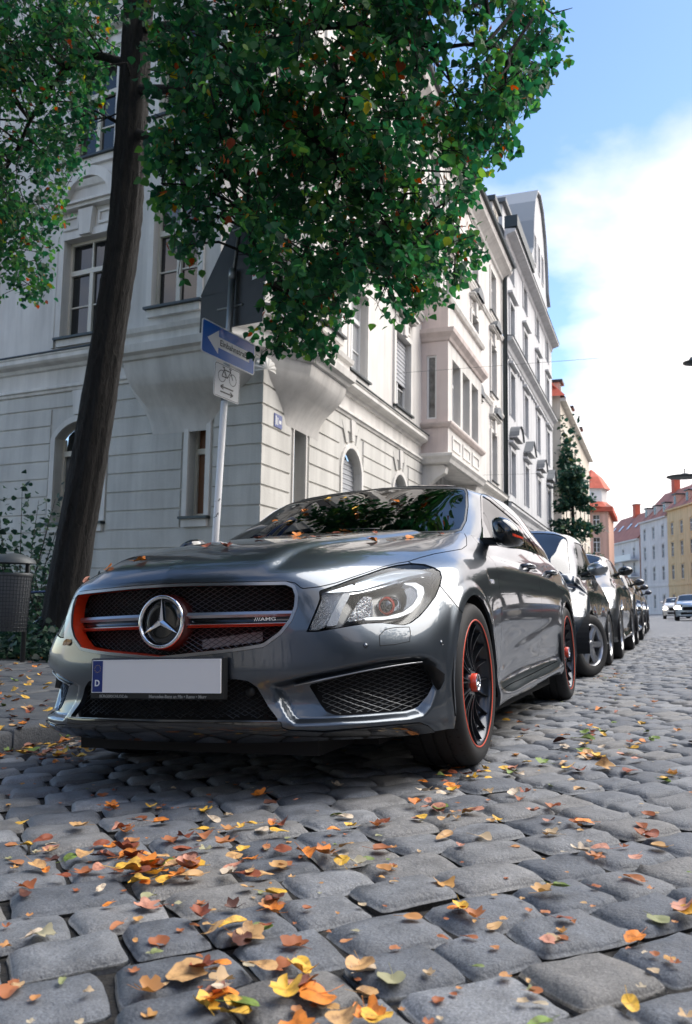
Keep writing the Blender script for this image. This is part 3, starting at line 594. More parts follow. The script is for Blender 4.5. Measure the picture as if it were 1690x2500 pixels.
        inner(SH([(190, 372), (430, 345), (800, 275), (1100, 195), (1375, 165), (1380, 190), (1100, 222), (820, 300), (600, 355), (480, 380), (420, 370)]), .03, 'chrome_brow', CHR, lipd=.015)
        inner(SH([(610, 612), (850, 600), (1010, 555), (1110, 480), (1160, 400), (1150, 330), (1100, 290), (1040, 280), (1000, 262), (1140, 258), (1215, 300), (1225, 360), (1180, 470), (1090, 560), (960, 612), (820, 632), (620, 640)]), .03, 'daylight_guide', LWHT, lipd=.02)
        inner(SH([(445, 640), (520, 520), (570, 430), (600, 400), (690, 400), (702, 480), (704, 605), (610, 632), (430, 660)]), .04, 'turn_reflector', LCRY, lipd=.02)
        inner(SH([(1020, 330), (1090, 300), (1140, 340), (1150, 400), (1100, 480), (1010, 545), (1040, 480), (1050, 400)]), .036, 'side_reflector', LREF, lipd=.02)
        return out
    LREF = mat('headlight_reflector', (.55, .57, .6), .16, 1.); LSTR = mat('lamp_strip_plastic', (.7, .72, .75), .2, .2, coat=.5); LBRW = mat('light_guide', (.55, .62, .7), .15, .5, coat=1.)
    LWHT = mat('white_light_guide', (.85, .86, .87), .25, 0, coat=.6); LCRY = mat('crystal_reflector', (.5, .5, .5), .12, 1.)
    for mm, sc_, st in ((LREF, 330, .6), (LSTR, 260, .8), (LCRY, 150, .8)):
        N_, L_ = nodes(mm); v = N_('ShaderNodeTexVoronoi'); v.inputs['Scale'].default_value = sc_; tc = N_('ShaderNodeTexCoord'); L_(tc.outputs['Object'], v.inputs[0])
        bp = N_('ShaderNodeBump'); bp.inputs['Strength'].default_value = st; bp.inputs['Distance'].default_value = .006; L_(v.outputs[0], bp.inputs['Height']); L_(bp.outputs[0], bsdf(mm).inputs['Normal'])
    hp = head_parts()
    s_ = lens; p, ww = cpj(s_.V)
    def on_lens(pt, depth):
        k = ((p-np.array(pt))**2).sum(1).argmin(); return s_.V[k]-s_.N[k]*depth
    pc = on_lens(SH([(912, 430)])[0], .045)
    for mir in (None, '-'):
        h = None; sx = 1 if mir is None else -1
        for nm, mt, prt in hp:
            if h is None: h = emit('headlight', [hp[1][2][0], hp[1][2][1]], hp[1][1], root, mir)
            if nm == 'headlight_bowl': continue
            emit(nm, prt, mt, h, mir)
        c = pc*np.array([sx, 1, 1])
        MB().lathe([(.0005, -.018), (.010, -.0165), (.018, -.012), (.0225, -.005), (.0245, .004)], 28, 'y', c).build('projector_lens', mat('projector_glass', (.02, .02, .022), .03, 0, coat=1., spec=1.), h, True)
        MB().lathe([(.0245, .004), (.0245, -.008), (.0285, -.008), (.029, .03)], 28, 'y', c).build('projector_ring', ORG, h, False, 40)
        MB().lathe([(.029, .004), (.029, -.004), (.034, -.006), (.037, .02), (.037, .05)], 28, 'y', c+np.array([-.002*sx, .004, 0])).build('projector_bezel', CHR, h, False, 40)
    # ---------------- grille: mesh, louvres, star
    def lattice(poly, surf, pitch, slope, r=.0013, step=.02):
        """crossed wires filling a polygon given in (x,z); surf(x,z) -> y"""
        m = MB(); poly = np.array(poly); x0, x1, z0, z1 = poly[:, 0].min(), poly[:, 0].max(), poly[:, 1].min(), poly[:, 1].max()
        for sg in (1, -1):
            c0 = z0-slope*max(abs(x0), abs(x1)); c1 = z1+slope*max(abs(x0), abs(x1)); c = c0
            while c < c1:
                xs = np.arange(x0, x1+step, step); zz = c+sg*slope*xs; ins = sdf(np.stack([xs, zz], 1), poly) < 0
                run = []
                for i in range(len(xs)+1):
                    if i < len(xs) and ins[i]: run.append((xs[i], surf(xs[i], zz[i]), zz[i]))
                    else:
                        if len(run) > 1: m.tube(run, r, 4, False)
                        run = []
                c += pitch
        return m
    NET = mat('mesh_wire', (.11, .115, .12), .35, .7)
    gp = frame.V[np.abs(frame.F['grille']) < 1e-4][:, [0, 2]]; 
    hull = [(x, z) for x, z in [(con(1, q, -.84+.03)[0], con(1, q, -.84+.03)[2]) for q in P_GRILLE[1:-1]]]
    ghalf = [(0, .722), (.22, .720), (.40, .716), (.445, .705), (.462, .68), (.46, .64), (.445, .605), (.42, .565), (.385, .528), (.33, .508), (.2, .495), (0, .482)]
    gfull = ghalf+[(-a, b) for a, b in ghalf[::-1]]
    gs = lambda off: (lambda x, z: -.925+.54*x*x+.10*max(0, z-.5)+off)
    gm = lattice(gfull, gs(.045), .0165, .58); go = gm.build('grille_mesh', NET, fo)
    bk = MB(); nb = 16
    for i in range(nb):
        xa, xb = -.5+i/nb, -.5+(i+1)/nb
        bk.add([(xa, gs(.085)(xa, .4), .43), (xb, gs(.085)(xb, .4), .43), (xb, gs(.085)(xb, .7)+.02, .75), (xa, gs(.085)(xa, .7)+.02, .75)], [(0, 1, 2, 3)])
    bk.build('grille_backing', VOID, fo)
    MB().add([(.12, gs(.075)(.12, .5), .503), (.33, gs(.075)(.33, .5), .525), (.33, gs(.07)(.33, .55), .56), (.12, gs(.07)(.12, .55), .535)], [(0, 1, 2, 3)]).build('radiator_sensor_panel', mat('sensor_grey', (.32, .33, .34), .35), fo)
    for sx in (1, -1):
        for nm, z0, z1, off, mt in (('grille_bar', .611, .630, .018, SILV), ('grille_bar', .583, .594, .018, CHR), ('bar_core', .594, .611, .032, BLK), ('bar_stripe', .5785, .5825, .02, ORG)):
            m = MB(); xs = np.linspace(.088, .452, 15); b = []
            for xx in xs:
                zo = -.012*(xx/.45); 
                for (dy, zz) in ((0, z0), (-.006, (z0+z1)/2), (0, z1), (.02, z1), (.02, z0)): b.append((sx*xx, gs(off)(xx, z0)+dy, zz+zo*.3))
            Fq = [(i*5+k, i*5+(k+1) % 5, i*5+5+(k+1) % 5, i*5+5+k) for i in range(14) for k in range(5)]+[tuple(range(5)), tuple(range(70, 75))]
            m.add(b, Fq); m.build(nm, mt, fo, False, 50)
    em = empty('star_emblem', (0, -.912, .601), 0, root); em.rotation_euler = (rad(-4), 0, 0)
    tor = MB(); tor.lathe([(.0865+.0075*math.cos(a), .0085*math.sin(a)) for a in np.linspace(0, 2*math.pi, 15)], 56, 'y'); tor.build('ring', CHR, em, True)
    MB().lathe([(.0005, .002), (.05, .0025), (.08, .004), (.086, .02)], 48, 'y').build('disc', BLK, em, True)
    MB().lathe([(.088, .01), (.0965, .016), (.099, .06)], 48, 'y').build('collar', mat('dim_red_collar', (.06, .010, .008), .45), em, True)
    def star(R, name, parent, mt, y0=-.007, th=.006, axis='y'):
        m = MB(); V = [(0, y0-th, 0)]
        for k in range(3):
            a = math.pi/2+k*2*math.pi/3; b_ = a+math.pi/3
            V.append((R*math.cos(a), y0+.001, R*math.sin(a))); V.append((R*.135*math.cos(b_), y0+.001, R*.135*math.sin(b_)))
        m.add(V, [(0, 1+k, 1+(k+1) % 6) for k in range(6)]); V2 = [(a, y0+.004, c) for a, b, c in V]; m.add(V2, [(0, 1+(k+1) % 6, 1+k) for k in range(6)])
        m.add([V[1+k] for k in range(6)]+[V2[1+k] for k in range(6)], [(k, 6+k, 6+(k+1) % 6, (k+1) % 6) for k in range(6)])
        return m.build(name, mt, parent)
    star(.082, 'star', em, CHR)
    hb = empty('hood_badge', (0, -.821, .804), 0, root); hb.rotation_euler = (rad(-62), 0, 0)
    MB().lathe([(.0005, -.003), (.02, -.003), (.027, -.002), (.029, .004)], 28, 'y').build('disc', mat('badge_blue', (.02, .03, .06), .2, coat=1), hb, True)
    MB().lathe([(.0235, -.004), (.026, -.006), (.0295, -.003), (.03, .004)], 28, 'y').build('ring', CHR, hb, True); star(.024, 'star', hb, CHR, -.004, .002)
    ba = link('lettering', text_mesh('///AMG', .026, 'lettering', .001, bold=.0004), CHR, fo, (.365, gs(.01)(.365, .6)-.004, .600), (rad(90), 0, rad(21)), (.95, .62, 1))
    # ---------------- lower mesh panels
    lf = [(0, .415), (.30, .413), (.36, .40), (.385, .37), (.41, .32), (.435, .27), (0, .268)]; lf = lf+[(-a, b) for a, b in lf[::-1]]
    ls = lambda x, z: -.905+.30*x*x+.04
    lattice(lf, ls, .0165, .58).build('lower_grille_mesh', NET, bo)
    m = MB(); 
    for i in range(12):
        xa, xb = -.48+.08*i, -.40+.08*i; m.add([(xa, ls(xa, 0)+.05, .22), (xb, ls(xb, 0)+.05, .22), (xb, ls(xb, 0)+.05, .45), (xa, ls(xa, 0)+.05, .45)], [(0, 1, 2, 3)])
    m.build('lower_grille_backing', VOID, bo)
    MB().lathe([(.0005, -.004), (.016, -.004), (.019, .003)], 20, 'y', (.31, ls(.31, 0)-.012, .36)).build('tow_eye_cover', SAT, bo, True)
    # side intake mesh on an inset copy of the bumper skin
    sk = ft.cut('side', .012, -1)
    if len(sk.T):
        pv = sk.V; 
        def ssurf(x, z):
            k = ((pv[:, 0]-x)**2+(pv[:, 2]-z)**2).argmin(); return pv[k, 1]
        sp_ = [(con(1, q, -.69)) for q in P_SIDE]
        # walk the true skin for each outline point
        pxk, _ = cpj(sk.V); op = [sk.V[((pxk-np.array(q))**2).sum(1).argmin()] for q in P_SIDE]
        pol = [(o[0], o[2]) for o in op]
        for sx in (1, -1):
            mm = lattice(pol, lambda x, z: ssurf(x, z)+.028, .0155, .50, .0012, .014)
            mm.v = [(sx*a, b, c) for a, b, c in mm.v]; mm.build('intake_mesh', NET, bo)
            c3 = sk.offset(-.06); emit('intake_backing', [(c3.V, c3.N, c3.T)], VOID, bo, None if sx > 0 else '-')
    # blades above the side intakes
    def on_skin(pts, out):
        p2, _ = cpj(ft.V); r = []
        for q in pts:
            d2 = ((p2-np.array(q))**2).sum(1); ks = np.argsort(d2)[:6]; wt = 1/(d2[ks]+.3); wt /= wt.sum(); r.append((ft.V[ks]*wt[:, None]).sum(0)+(ft.N[ks]*wt[:, None]).sum(0)*out)
        return r
    ed = on_skin(SI([(250, 412), (500, 360), (800, 303), (1050, 256), (1180, 234), (1270, 226)]), .014)
    fin_o = on_skin(SI([(1270, 226), (1350, 252), (1400, 300), (1432, 345), (1425, 400), (1402, 470)]), .02)
    fin_i = on_skin(SI([(1255, 262), (1300, 300), (1335, 360), (1362, 415), (1378, 440), (1398, 472)]), .002)
    for sx in (1, -1):
        mx = np.array([sx, 1, 1]); m = MB(); m.tube([p_*mx for p_ in ed], .0028, 6); m.build('intake_blade', SILV, bo, True)
        m = MB(); nn = len(ed); V_ = [p_*mx for p_ in ed]+[(p_+np.array([-.004, .03, .006]))*mx for p_ in ed]; m.add(V_, [(k, k+1, nn+k+1, nn+k) for k in range(nn-1)]); m.build('intake_shelf', BLK, bo, True)
        m = MB(); nn = len(fin_o); V_ = [p_*mx for p_ in fin_o]+[p_*mx for p_ in fin_i]+[(p_+np.array([-.01, .03, 0]))*mx for p_ in fin_i]; m.add(V_, [(k, k+1, nn+k+1, nn+k) for k in range(nn-1)]+[(nn+k, nn+k+1, 2*nn+k+1, 2*nn+k) for k in range(nn-1)]); m.build('intake_fin', SAT, bo, True)
    # washer flap outline and sensors
    wl = on_skin(S2([(556, 935), (552, 880), (585, 845), (640, 835), (718, 832), (722, 860), (718, 910), (640, 928), (556, 935)]), .0005)
    for sx in (1, -1):
        MB().tube([p_*np.array([sx, 1, 1]) for p_ in wl], .0013, 5).build('washer_flap_gap', VOID, bo)
        for q, r_ in ((S2([(480, 932)])[0], .0105), (S2([(893, 918)])[0], .0095)):
            c = on_skin([q], .0)[0]; k = ((ft.V-c)**2).sum(1).argmin(); nn = ft.N[k]
            o = MB().lathe([(.0005, .0015), (r_*.86, .0012), (r_*.88, -.002), (r_*.98, -.002), (r_, .0015), (r_*1.06, .0005)], 20, 'z').build('parking_sensor', PAINT, bo, True)
            nv_ = Vector((nn[0]*sx, nn[1], nn[2])); o.rotation_euler = nv_.to_track_quat('Z', 'Y').to_euler(); o.location = (c[0]*sx, c[1], c[2])
    # ---------------- number plate
    pl = empty('number_plate', (0, -.944, .4185), 0, root); pl.rotation_euler = (rad(-2), 0, 0)
    MB().box(-.268, .268, -.006, .02, -.078, .062, bev=.004).build('plate_holder', SAT, pl)
    MB().box(-.26, .26, -.011, -.0065, -.056, .056, bev=.0015).build('plate_field', mat('plate_white', (.80, .80, .80), .4), pl)
    rimm = MB(); 
    for a in ((-.2575, .2575, .0535, .0555), (-.2575, .2575, -.0555, -.0535), (-.2595, -.2575, -.0555, .0555), (.2575, .2595, -.0555, .0555)): rimm.box(a[0], a[1], -.0122, -.011, a[2], a[3])
    rimm.build('plate_border', mat('plate_edge', (.75, .77, .8), .3), pl)
    MB().box(-.2573, -.215, -.0121, -.011, -.0533, .0533).build('euro_band', mat('euro_blue', (.01, .03, .18), .4), pl)
    st = MB()
    for k in range(12):
        a = k*math.pi/6; st.lathe([(.0005, -.0004), (.0013, -.0003), (.0013, .0005)], 6, 'y', (-.2362+.0125*math.cos(a), -.0124, .026+.0125*math.sin(a)))
    st.build('euro_stars', mat('euro_yellow', (.7, .5, .05), .5), pl)
    link('letter', text_mesh('D', .030, 'letter', .0004, bold=.0008), mat('plate_edge'), pl, (-.2362, -.0126, -.024), (rad(90), 0, 0))
    GT = mat('holder_print', (.30, .31, .30), .5)
    link('holder_lettering', text_mesh('BÜRGERSCHLOZ.de', .0135, 'lettering', .0004, bold=.0003), GT, pl, (-.17, -.0068, -.068), (rad(90), 0, 0))
    link('holder_lettering', text_mesh('Mercedes-Benz an Fils • Rems • Murr', .0150, 'lettering', .0004, bold=.0004), GT, pl, (.09, -.0068, -.068), (rad(90), 0, 0))
    # ---------------- mirrors
    out = [(430, 480), (470, 432), (540, 425), (640, 455), (740, 530), (790, 600), (806, 660), (806, 740), (770, 790), (700, 802), (600, 803), (500, 790), (440, 690)]
    pts = np.array([con(1, q, .66) for q in SM_(out)]); ctr = pts.mean(0)
    st = np.array([con(1, q, .60) for q in SM_([(498, 655), (560, 625), (650, 625), (720, 648), (803, 680), (803, 702), (720, 682), (640, 664), (560, 668), (498, 682)])])
    for sx in (1, -1):
        mr = empty('door_mirror', tuple(ctr*np.array([sx, 1, 1])), 0, root); m = MB(); prof = [(.0, -.085), (.45, -.082), (.78, -.06), (.95, -.03), (1.0, .005), (1., .06), (.9, .075), (.0, .07)]; V_ = []; k = len(pts)
        for s2, dy in prof:
            for p_ in pts: q = (p_-ctr)*max(s2, .01); V_.append((q[0]*sx, q[1]*s2+dy, q[2]))
        m.add(V_, [(i*k+j, i*k+(j+1) % k, i*k+k+(j+1) % k, i*k+k+j) for i in range(len(prof)-1) for j in range(k)]); m.build('housing', BLK, mr, False, 60)
        a0 = con(1, SM_([(330, 700)])[0], .74); a1 = con(1, SM_([(345, 790)])[0], .74); b0 = con(1, SM_([(470, 700)])[0], .68); b1 = con(1, SM_([(560, 790)])[0], .68)
        m = MB(); AA = [a0, a1, b1, b0]; V_ = [(p_-ctr)*np.array([sx, 1, 1])+np.array([0, dy, 0]) for dy in (-.035, .05) for p_ in AA]
        m.add(V_, [(0, 1, 2, 3), (7, 6, 5, 4)]+[(j, (j+1) % 4, 4+(j+1) % 4, 4+j) for j in range(4)]); m.build('arm', SAT, mr)
        m = MB(); n5 = 5; up_ = []; lo_ = []
        for j in range(5): up_.append((st[j]-ctr)); lo_.append((st[9-j]-ctr))
        dy = [.012, -.012, -.018, -.006, .05]
        V_ = [np.array([a[0]*sx, .0+d_-.065, a[2]]) for a, d_ in zip(up_, dy)]+[np.array([a[0]*sx, d_-.065, a[2]]) for a, d_ in zip(lo_, dy)]
        V_ += [v_+np.array([0, .06, 0]) for v_ in V_]
        m.add(V_, [(j, j+1, 6+j, 5+j) for j in range(4)]+[(j, j+1, 11+j, 10+j) for j in range(4)]+[(5+j, 6+j, 16+j, 15+j) for j in range(4)]); m.build('indicator_stripe', ORG, mr)
        # sail panel between door and mirror
        sp4 = [con(0, q, v) for q, v in zip(SM_([(296, 450), (400, 680), (330, 800), (306, 700)]), (.70, .755, .775, .765))]
        m = MB(); V_ = [p_*np.array([sx, 1, 1])+np.array([.004*sx, 0, 0]) for p_ in sp4]; m.add(V_+[v_-np.array([.02*sx, 0, 0]) for v_ in V_], [(0, 1, 2, 3), (7, 6, 5, 4)]+[(j, (j+1) % 4, 4+(j+1) % 4, 4+j) for j in range(4)]); m.build('mirror_sail', BLK, root)
        # door handles
        for k_, q in ((0, [(858, 975), (985, 1055)]), (1, [(1180, 1115), (1265, 1165)])):
            a, b = [con(0, qq, .872) for qq in SM_(q)]; zz = (a[2]+b[2])/2; ya, yb = (1.36, 1.58) if k_ == 0 else (2.22, 2.43); xs = .852
            m = MB(); m.tube([((xs-.02)*sx, ya, .865), ((xs+.018)*sx, ya+.02, .868), ((xs+.022)*sx, (ya+yb)/2, .868), ((xs+.018)*sx, yb-.02, .866), ((xs-.02)*sx, yb, .864)], [.012, .013, .013, .013, .012], 8)
            m.build('door_handle', PAINT, doors[0 if sx > 0 else 1][k_], True)
    # fender lettering
    kx = on_skin(SM_([(425, 1260)]), .0015)[0]
    link('fender_lettering', text_mesh('TURBO', .026, 'lettering', .001, bold=.0005), CHR, root, tuple(kx), (rad(90), 0, rad(90)))
    link('fender_lettering', text_mesh('4MATIC', .014, 'lettering', .001, bold=.0004), CHR, root, (kx[0]+.0005, kx[1]+.03, kx[2]-.024), (rad(90), 0, rad(90)))
    # ---------------- wheels
    def wheel():
        wr = empty('wheel')
        t = MB(); R = .325
        prof = [(.243, .02), (.252, .022), (.268, .028), (.285, .029), (.302, .024), (.314, .012), (.3205, -.004), (.3245, -.018), (.325, -.034), (.319, -.0345), (.319, -.043), (.325, -.0435), (.3255, -.085), (.319, -.0855), (.319, -.096), (.3255, -.0965), (.3255, -.140), (.319, -.1405), (.319, -.15), (.325, -.1505), (.3245, -.19), (.318, -.21), (.300, -.225), (.25, -.225)]
        tyre = t.lathe(prof, 80, 'x').build('tyre', RUB, wr, False, 40)
        # shoulder sipes
        rg = MB()
        for k in range(56):
            a = 2*math.pi*k/56
            c, s = math.cos(a), math.sin(a)
            for (xa, xb) in ((-.032, .006), (-.21, -.16)):
                r0 = .3262 if xa > -.1 else .3262
                P_ = []
                for xx, rr in ((xa, r0), (xb, .3262 if xb < 0 else .318)):
                    for da in (-.010, .010): P_.append((xx, rr*math.cos(a+da+(.03 if xx == xb else 0)), rr*math.sin(a+da+(.03 if xx == xb else 0))))
                rg.add(P_, [(0, 1, 3, 2)])
        rg.build('tread_sipes', VOID, tyre)['kind'] = 'stuff'
        rim = MB().lathe([(.2465, .022), (.2515, .024), (.2535, .020), (.2535, .012), (.246, .0), (.238, -.012), (.232, -.03), (.226, -.2)], 80, 'x').build('rim', GUN, wr, False, 50)
        MB().lathe([(.2466, .0235), (.2500, .0262), (.2532, .0235)], 96, 'x').build('rim_pinstripe', mat('rim_red_stripe', (.62, .09, .05), .4), rim, True)
        def spoke(aa, wid, tw):
            m = MB(); b = []; n = 9
            for i in range(n):
                q = i/(n-1); r = .052+.192*q; x = .004-.030*math.sin(q*math.pi*.9)*.8+.012*q; a = aa+tw*math.sin(q*math.pi*.5); wd = wid*(1.25-.55*q)+.0015*(q > .9); dp = .034-.014*q
                for (dt, dx) in ((-wd, -dp), (-wd*.55, 0), (wd*.55, 0), (wd, -dp)): b.append((x+dx, r*math.cos(a)-dt*math.sin(a), r*math.sin(a)+dt*math.cos(a)))
            m.add(b, [(i*4+k, i*4+k+1, i*4+5+k, i*4+4+k) for i in range(n-1) for k in range(3)]); return m
        sp0 = [spoke(0, .0042, .10).mesh('spoke', False, 40), spoke(0, .0042, -.10).mesh('spoke', False, 40)]
        for me in sp0: me.materials.append(mat('spoke_grey', (.055, .06, .07), .3, .85, coat=.5))
        for k in range(10):
            a = k*math.pi/5+.05
            for j, da in ((0, .055), (1, -.055)):
                o = link('spoke', sp0[j], None, rim); o.rotation_euler = (a+da, 0, 0)
        MB().lathe([(.0005, .001), (.062, -.002), (.066, -.012), (.064, -.06)], 40, 'x').build('hub', GUN, rim, False, 40)
        cap = MB().lathe([(.0365, -.01), (.0365, .018), (.034, .022)], 40, 'x').build('centre_cap', ORG, wr, False, 40)
        MB().lathe([(.034, .0215), (.0335, .025), (.029, .025), (.0285, .021)], 40, 'x').build('cap_ring', CHR, cap, False, 40)
        MB().lathe([(.0285, .022), (.0005, .022)], 30, 'x').build('cap_disc', BLK, cap)
        s3 = star(.026, 'cap_star', cap, CHR, 0, .003); s3.rotation_euler = (0, 0, rad(90)); s3.location = (.023, 0, 0)
        MB().lathe([(.06, -.05), (.165, -.055), (.165, -.075), (.06, -.08)], 48, 'x').build('brake_disc', mat('brake_steel', (.25, .25, .25), .35, 1.), wr, False, 40)
        cal = MB(); 
        for k in range(8):
            a = rad(150)+k*rad(8); b_ = a+rad(8); cal.add([(xx, r*math.cos(t_), r*math.sin(t_)) for xx in (-.03, -.1) for r in (.10, .185) for t_ in (a, b_)], [(0, 1, 3, 2), (4, 6, 7, 5), (2, 3, 7, 6), (0, 2, 6, 4), (1, 5, 7, 3)])
        cal.build('brake_caliper', SAT, wr)
        return wr
    w0 = wheel(); w0.parent = root
    for i, (sx, yy) in enumerate(((1, 0), (1, 2.699), (-1, 0), (-1, 2.699))):
        o = w0 if i == 0 else copy_tree(w0, root)
        o.location = (.862*sx, yy, .325); o.rotation_euler = (rad(-12+37*i), 0, 0) if sx > 0 else (rad(20+50*i), 0, math.pi)
    # ---------------- underside, wheel housings, cabin
    for sx in (1, -1):
        for yy in (0, 2.699):
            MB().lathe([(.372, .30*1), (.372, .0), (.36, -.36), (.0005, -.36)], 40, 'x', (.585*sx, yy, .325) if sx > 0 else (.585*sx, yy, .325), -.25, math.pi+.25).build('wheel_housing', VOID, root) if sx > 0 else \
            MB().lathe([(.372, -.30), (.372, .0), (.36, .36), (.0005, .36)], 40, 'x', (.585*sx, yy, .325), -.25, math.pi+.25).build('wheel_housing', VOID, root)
    for bx_ in ((-.50, .50, -.72, -.40, .135, .21), (-.60, .60, -.40, 3.4, .13, .26), (-.80, .80, .40, 2.30, .14, .25), (-.75, .75, 3.05, 3.6, .24, .3)): MB().box(*bx_).build('undertray_light_block', VOID, root)  # underside boxes widened and lowered to keep light from under the car
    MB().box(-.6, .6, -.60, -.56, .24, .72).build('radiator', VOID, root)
    INT = mat('cabin_black', (.012, .012, .013), .6)
    m = MB(); m.add([(-.68, .55, .95), (.68, .55, .95), (.70, .85, .985), (-.70, .85, .985), (.70, .98, .93), (-.70, .98, .93), (.70, 1.0, .5), (-.70, 1.0, .5)], [(0, 1, 2, 3), (3, 2, 4, 5), (5, 4, 6, 7)]); m.build('dashboard', INT, root)
    m = MB(); m.box(-.78, .78, .9, 3.0, .28, .32); m.box(-.74, -.70, .8, 2.9, .3, .93); m.box(.70, .74, .8, 2.9, .3, .93); m.build('cabin_floor', INT, root)
    for sx in (1, -1):
        s = empty('front_seat', (.36*sx, 1.75, .3), 0, root); MB().box(-.25, .25, -.5, .05, 0, .22, bev=.05).build('seat_cushion', INT, s, True)
        o = MB().box(-.24, .24, -.06, .08, 0, .62, bev=.05).build('seat_back', INT, s, True); o.location = (0, .06, .16); o.rotation_euler = (rad(-18), 0, 0)
        o = MB().box(-.13, .13, -.05, .05, 0, .2, bev=.04).build('headrest', INT, s, True); o.location = (0, .29, .75); o.rotation_euler = (rad(-14), 0, 0)
    MB().box(-.68, .68, 2.45, 2.6, .3, .98, bev=.05).build('rear_seat', INT, root)
    sw = MB().lathe([(.18+.014*math.cos(a), .014*math.sin(a)) for a in np.linspace(0, 2*math.pi, 9)], 32, 'y').box(-.17, .17, -.012, .012, -.02, .02).build('steering_wheel', INT, root, True); sw.location = (.36, 1.12, .90); sw.rotation_euler = (rad(-25), 0, 0)
    MB().box(-.12, .12, -.01, .02, -.035, .035, bev=.012).build('rear_view_mirror', INT, root, True, loc=(0, 1.16, 1.27))
    # paper note on the dash, wipers
    o = link('permit_paper', MB().box(-.06, .06, -.035, .035, 0, .001).mesh('paper'), mat('paper_white', (.75, .75, .72), .7), root, (-.50, .76, 1.02), (rad(22), 0, rad(8)))
    t_ = link('permit_lettering', text_mesh('12:30', .04, 'lettering', .0003), INT, o, (0, 0, .0016), (0, 0, 0))
    for x0, x1 in ((.30, -.28), (-.32, -.58)):
        pts_ = [(x0+(x1-x0)*q, .50+.05*q+.10*(x0+(x1-x0)*q)**2, 1.038+.014*q-.06*(x0+(x1-x0)*q)**2) for q in np.linspace(0, 1, 7)]
        MB().tube(pts_, .007, 6).build('wiper', SAT, root, True)
    return root, body, gh, ws
HERO, HBODY, HGH, HWS = build_hero()
# ================================================================== corner house and its neighbours
XB, YC = -4.80, 9.37
PHI = rad(6); dLx, dLy = -math.cos(PHI), math.sin(PHI); nLx, nLy = -math.sin(PHI), -math.cos(PHI)
def FR(s, o, z): return (XB+o, YC+s, z)
def FL(s, o, z): return (XB+dLx*s+nLx*o, YC+dLy*s+nLy*o, z)
def stucco(name, c1, c2, sc=1.3, bump=.25, bs=45):
    m = mat(name, c1, .85); mottle(m, c1, c2, sc, 8, .6, bump, bs, .01)
    # rain streaks and grime
    N, L = nodes(m); b = bsdf(m); src = b.inputs['Base Color'].links[0].from_socket; geo = N('ShaderNodeNewGeometry'); mp = N('ShaderNodeMapping'); mp.inputs['Scale'].default_value = (2.6, 2.6, .22); L(geo.outputs['Position'], mp.inputs[0])
    n = N('ShaderNodeTexNoise'); n.inputs['Scale'].default_value = 1.; n.inputs['Detail'].default_value = 7; n.inputs['Roughness'].default_value = .65; L(mp.outputs[0], n.inputs[0]); r = N('ShaderNodeMapRange'); L(n.outputs[0], r.inputs[0]); r.inputs[1].default_value = .34; r.inputs[2].default_value = .58; r.inputs[3].default_value = .80; r.inputs[4].default_value = 1.02
    v = N('ShaderNodeVectorMath'); v.operation = 'SCALE'; L(src, v.inputs[0]); L(r.outputs[0], v.inputs['Scale']); L(v.outputs[0], b.inputs['Base Color']); return m
W_UP = stucco('pale_stucco', (.61, .585, .55), (.69, .665, .63)); W_LO = stucco('grey_rough_stucco', (.515, .50, .465), (.615, .60, .56), 1.1, .5, 30)
W_TR = stucco('cream_trim', (.665, .64, .60), (.745, .72, .68), 2, .08); W_PK = stucco('pinkish_stucco', (.60, .51, .47), (.67, .58, .54)); GUT = mat('dark_zinc', (.045, .055, .058), .45, .5)
SLATE = mat('roof_slate_grey', (.12, .13, .14), .55); FRM = mat('cream_window_frame', (.62, .58, .50), .5); FRW = mat('white_window_frame', (.7, .7, .69), .45)
PANE = mat('window_pane', (.012, .014, .016), .04, 0, spec=.7); PANE2 = mottle(mat('pane_with_curtain', (.1, .1, .1), .05, 0, spec=.7), (.02, .022, .024), (.16, .165, .165), 5, 2); WARM = mat('warm_room', (.16, .06, .02), .5, coat=.6); BLIND = mat('roller_blind', (.42, .43, .45), .6); CURT = mat('curtain', (.32, .33, .34), .7, coat=.5, coat_rough=.05)
def sweep(path, prof, closed=False):
    """path: plan points (x,y) going so that outside lies to the right; prof: [(out,z)]"""
    m = MB(); n = len(path); P = [np.array(p, float) for p in path]; V = []
    for i, p in enumerate(P):
        a = P[i]-P[i-1] if i > 0 else P[1]-P[0]; b = P[i+1]-P[i] if i < n-1 else P[-1]-P[-2]
        a = a/np.linalg.norm(a); b = b/np.linalg.norm(b); na, nb = np.array([a[1], -a[0]]), np.array([b[1], -b[0]]); mi = na+nb; mi /= (1+na@nb)+1e-9
        for o, z in prof: V.append((*(p+mi*o), z))
    k = len(prof)
    F = [(i*k+j, i*k+j+1, (i+1)*k+j+1, (i+1)*k+j) for i in range(n-1) for j in range(k-1)]
    m.add(V, [f[::-1] for f in F]); m.f.append(tuple(range(k))); m.f.append(tuple(range((n-1)*k, n*k))[::-1])
    return m
def arc_top(a, b, z, rise, n=10):
    w = (b-a)/2; c = (a+b)/2
    if rise >= w*.98: return [(c-w*math.cos(t), z+rise*math.sin(t)) for t in np.linspace(0, math.pi, n)]
    R = (w*w+rise*rise)/(2*rise); t0 = math.asin(w/R); return [(c+R*math.sin(t), z+rise-R+R*math.cos(t)) for t in np.linspace(-t0, t0, n)]
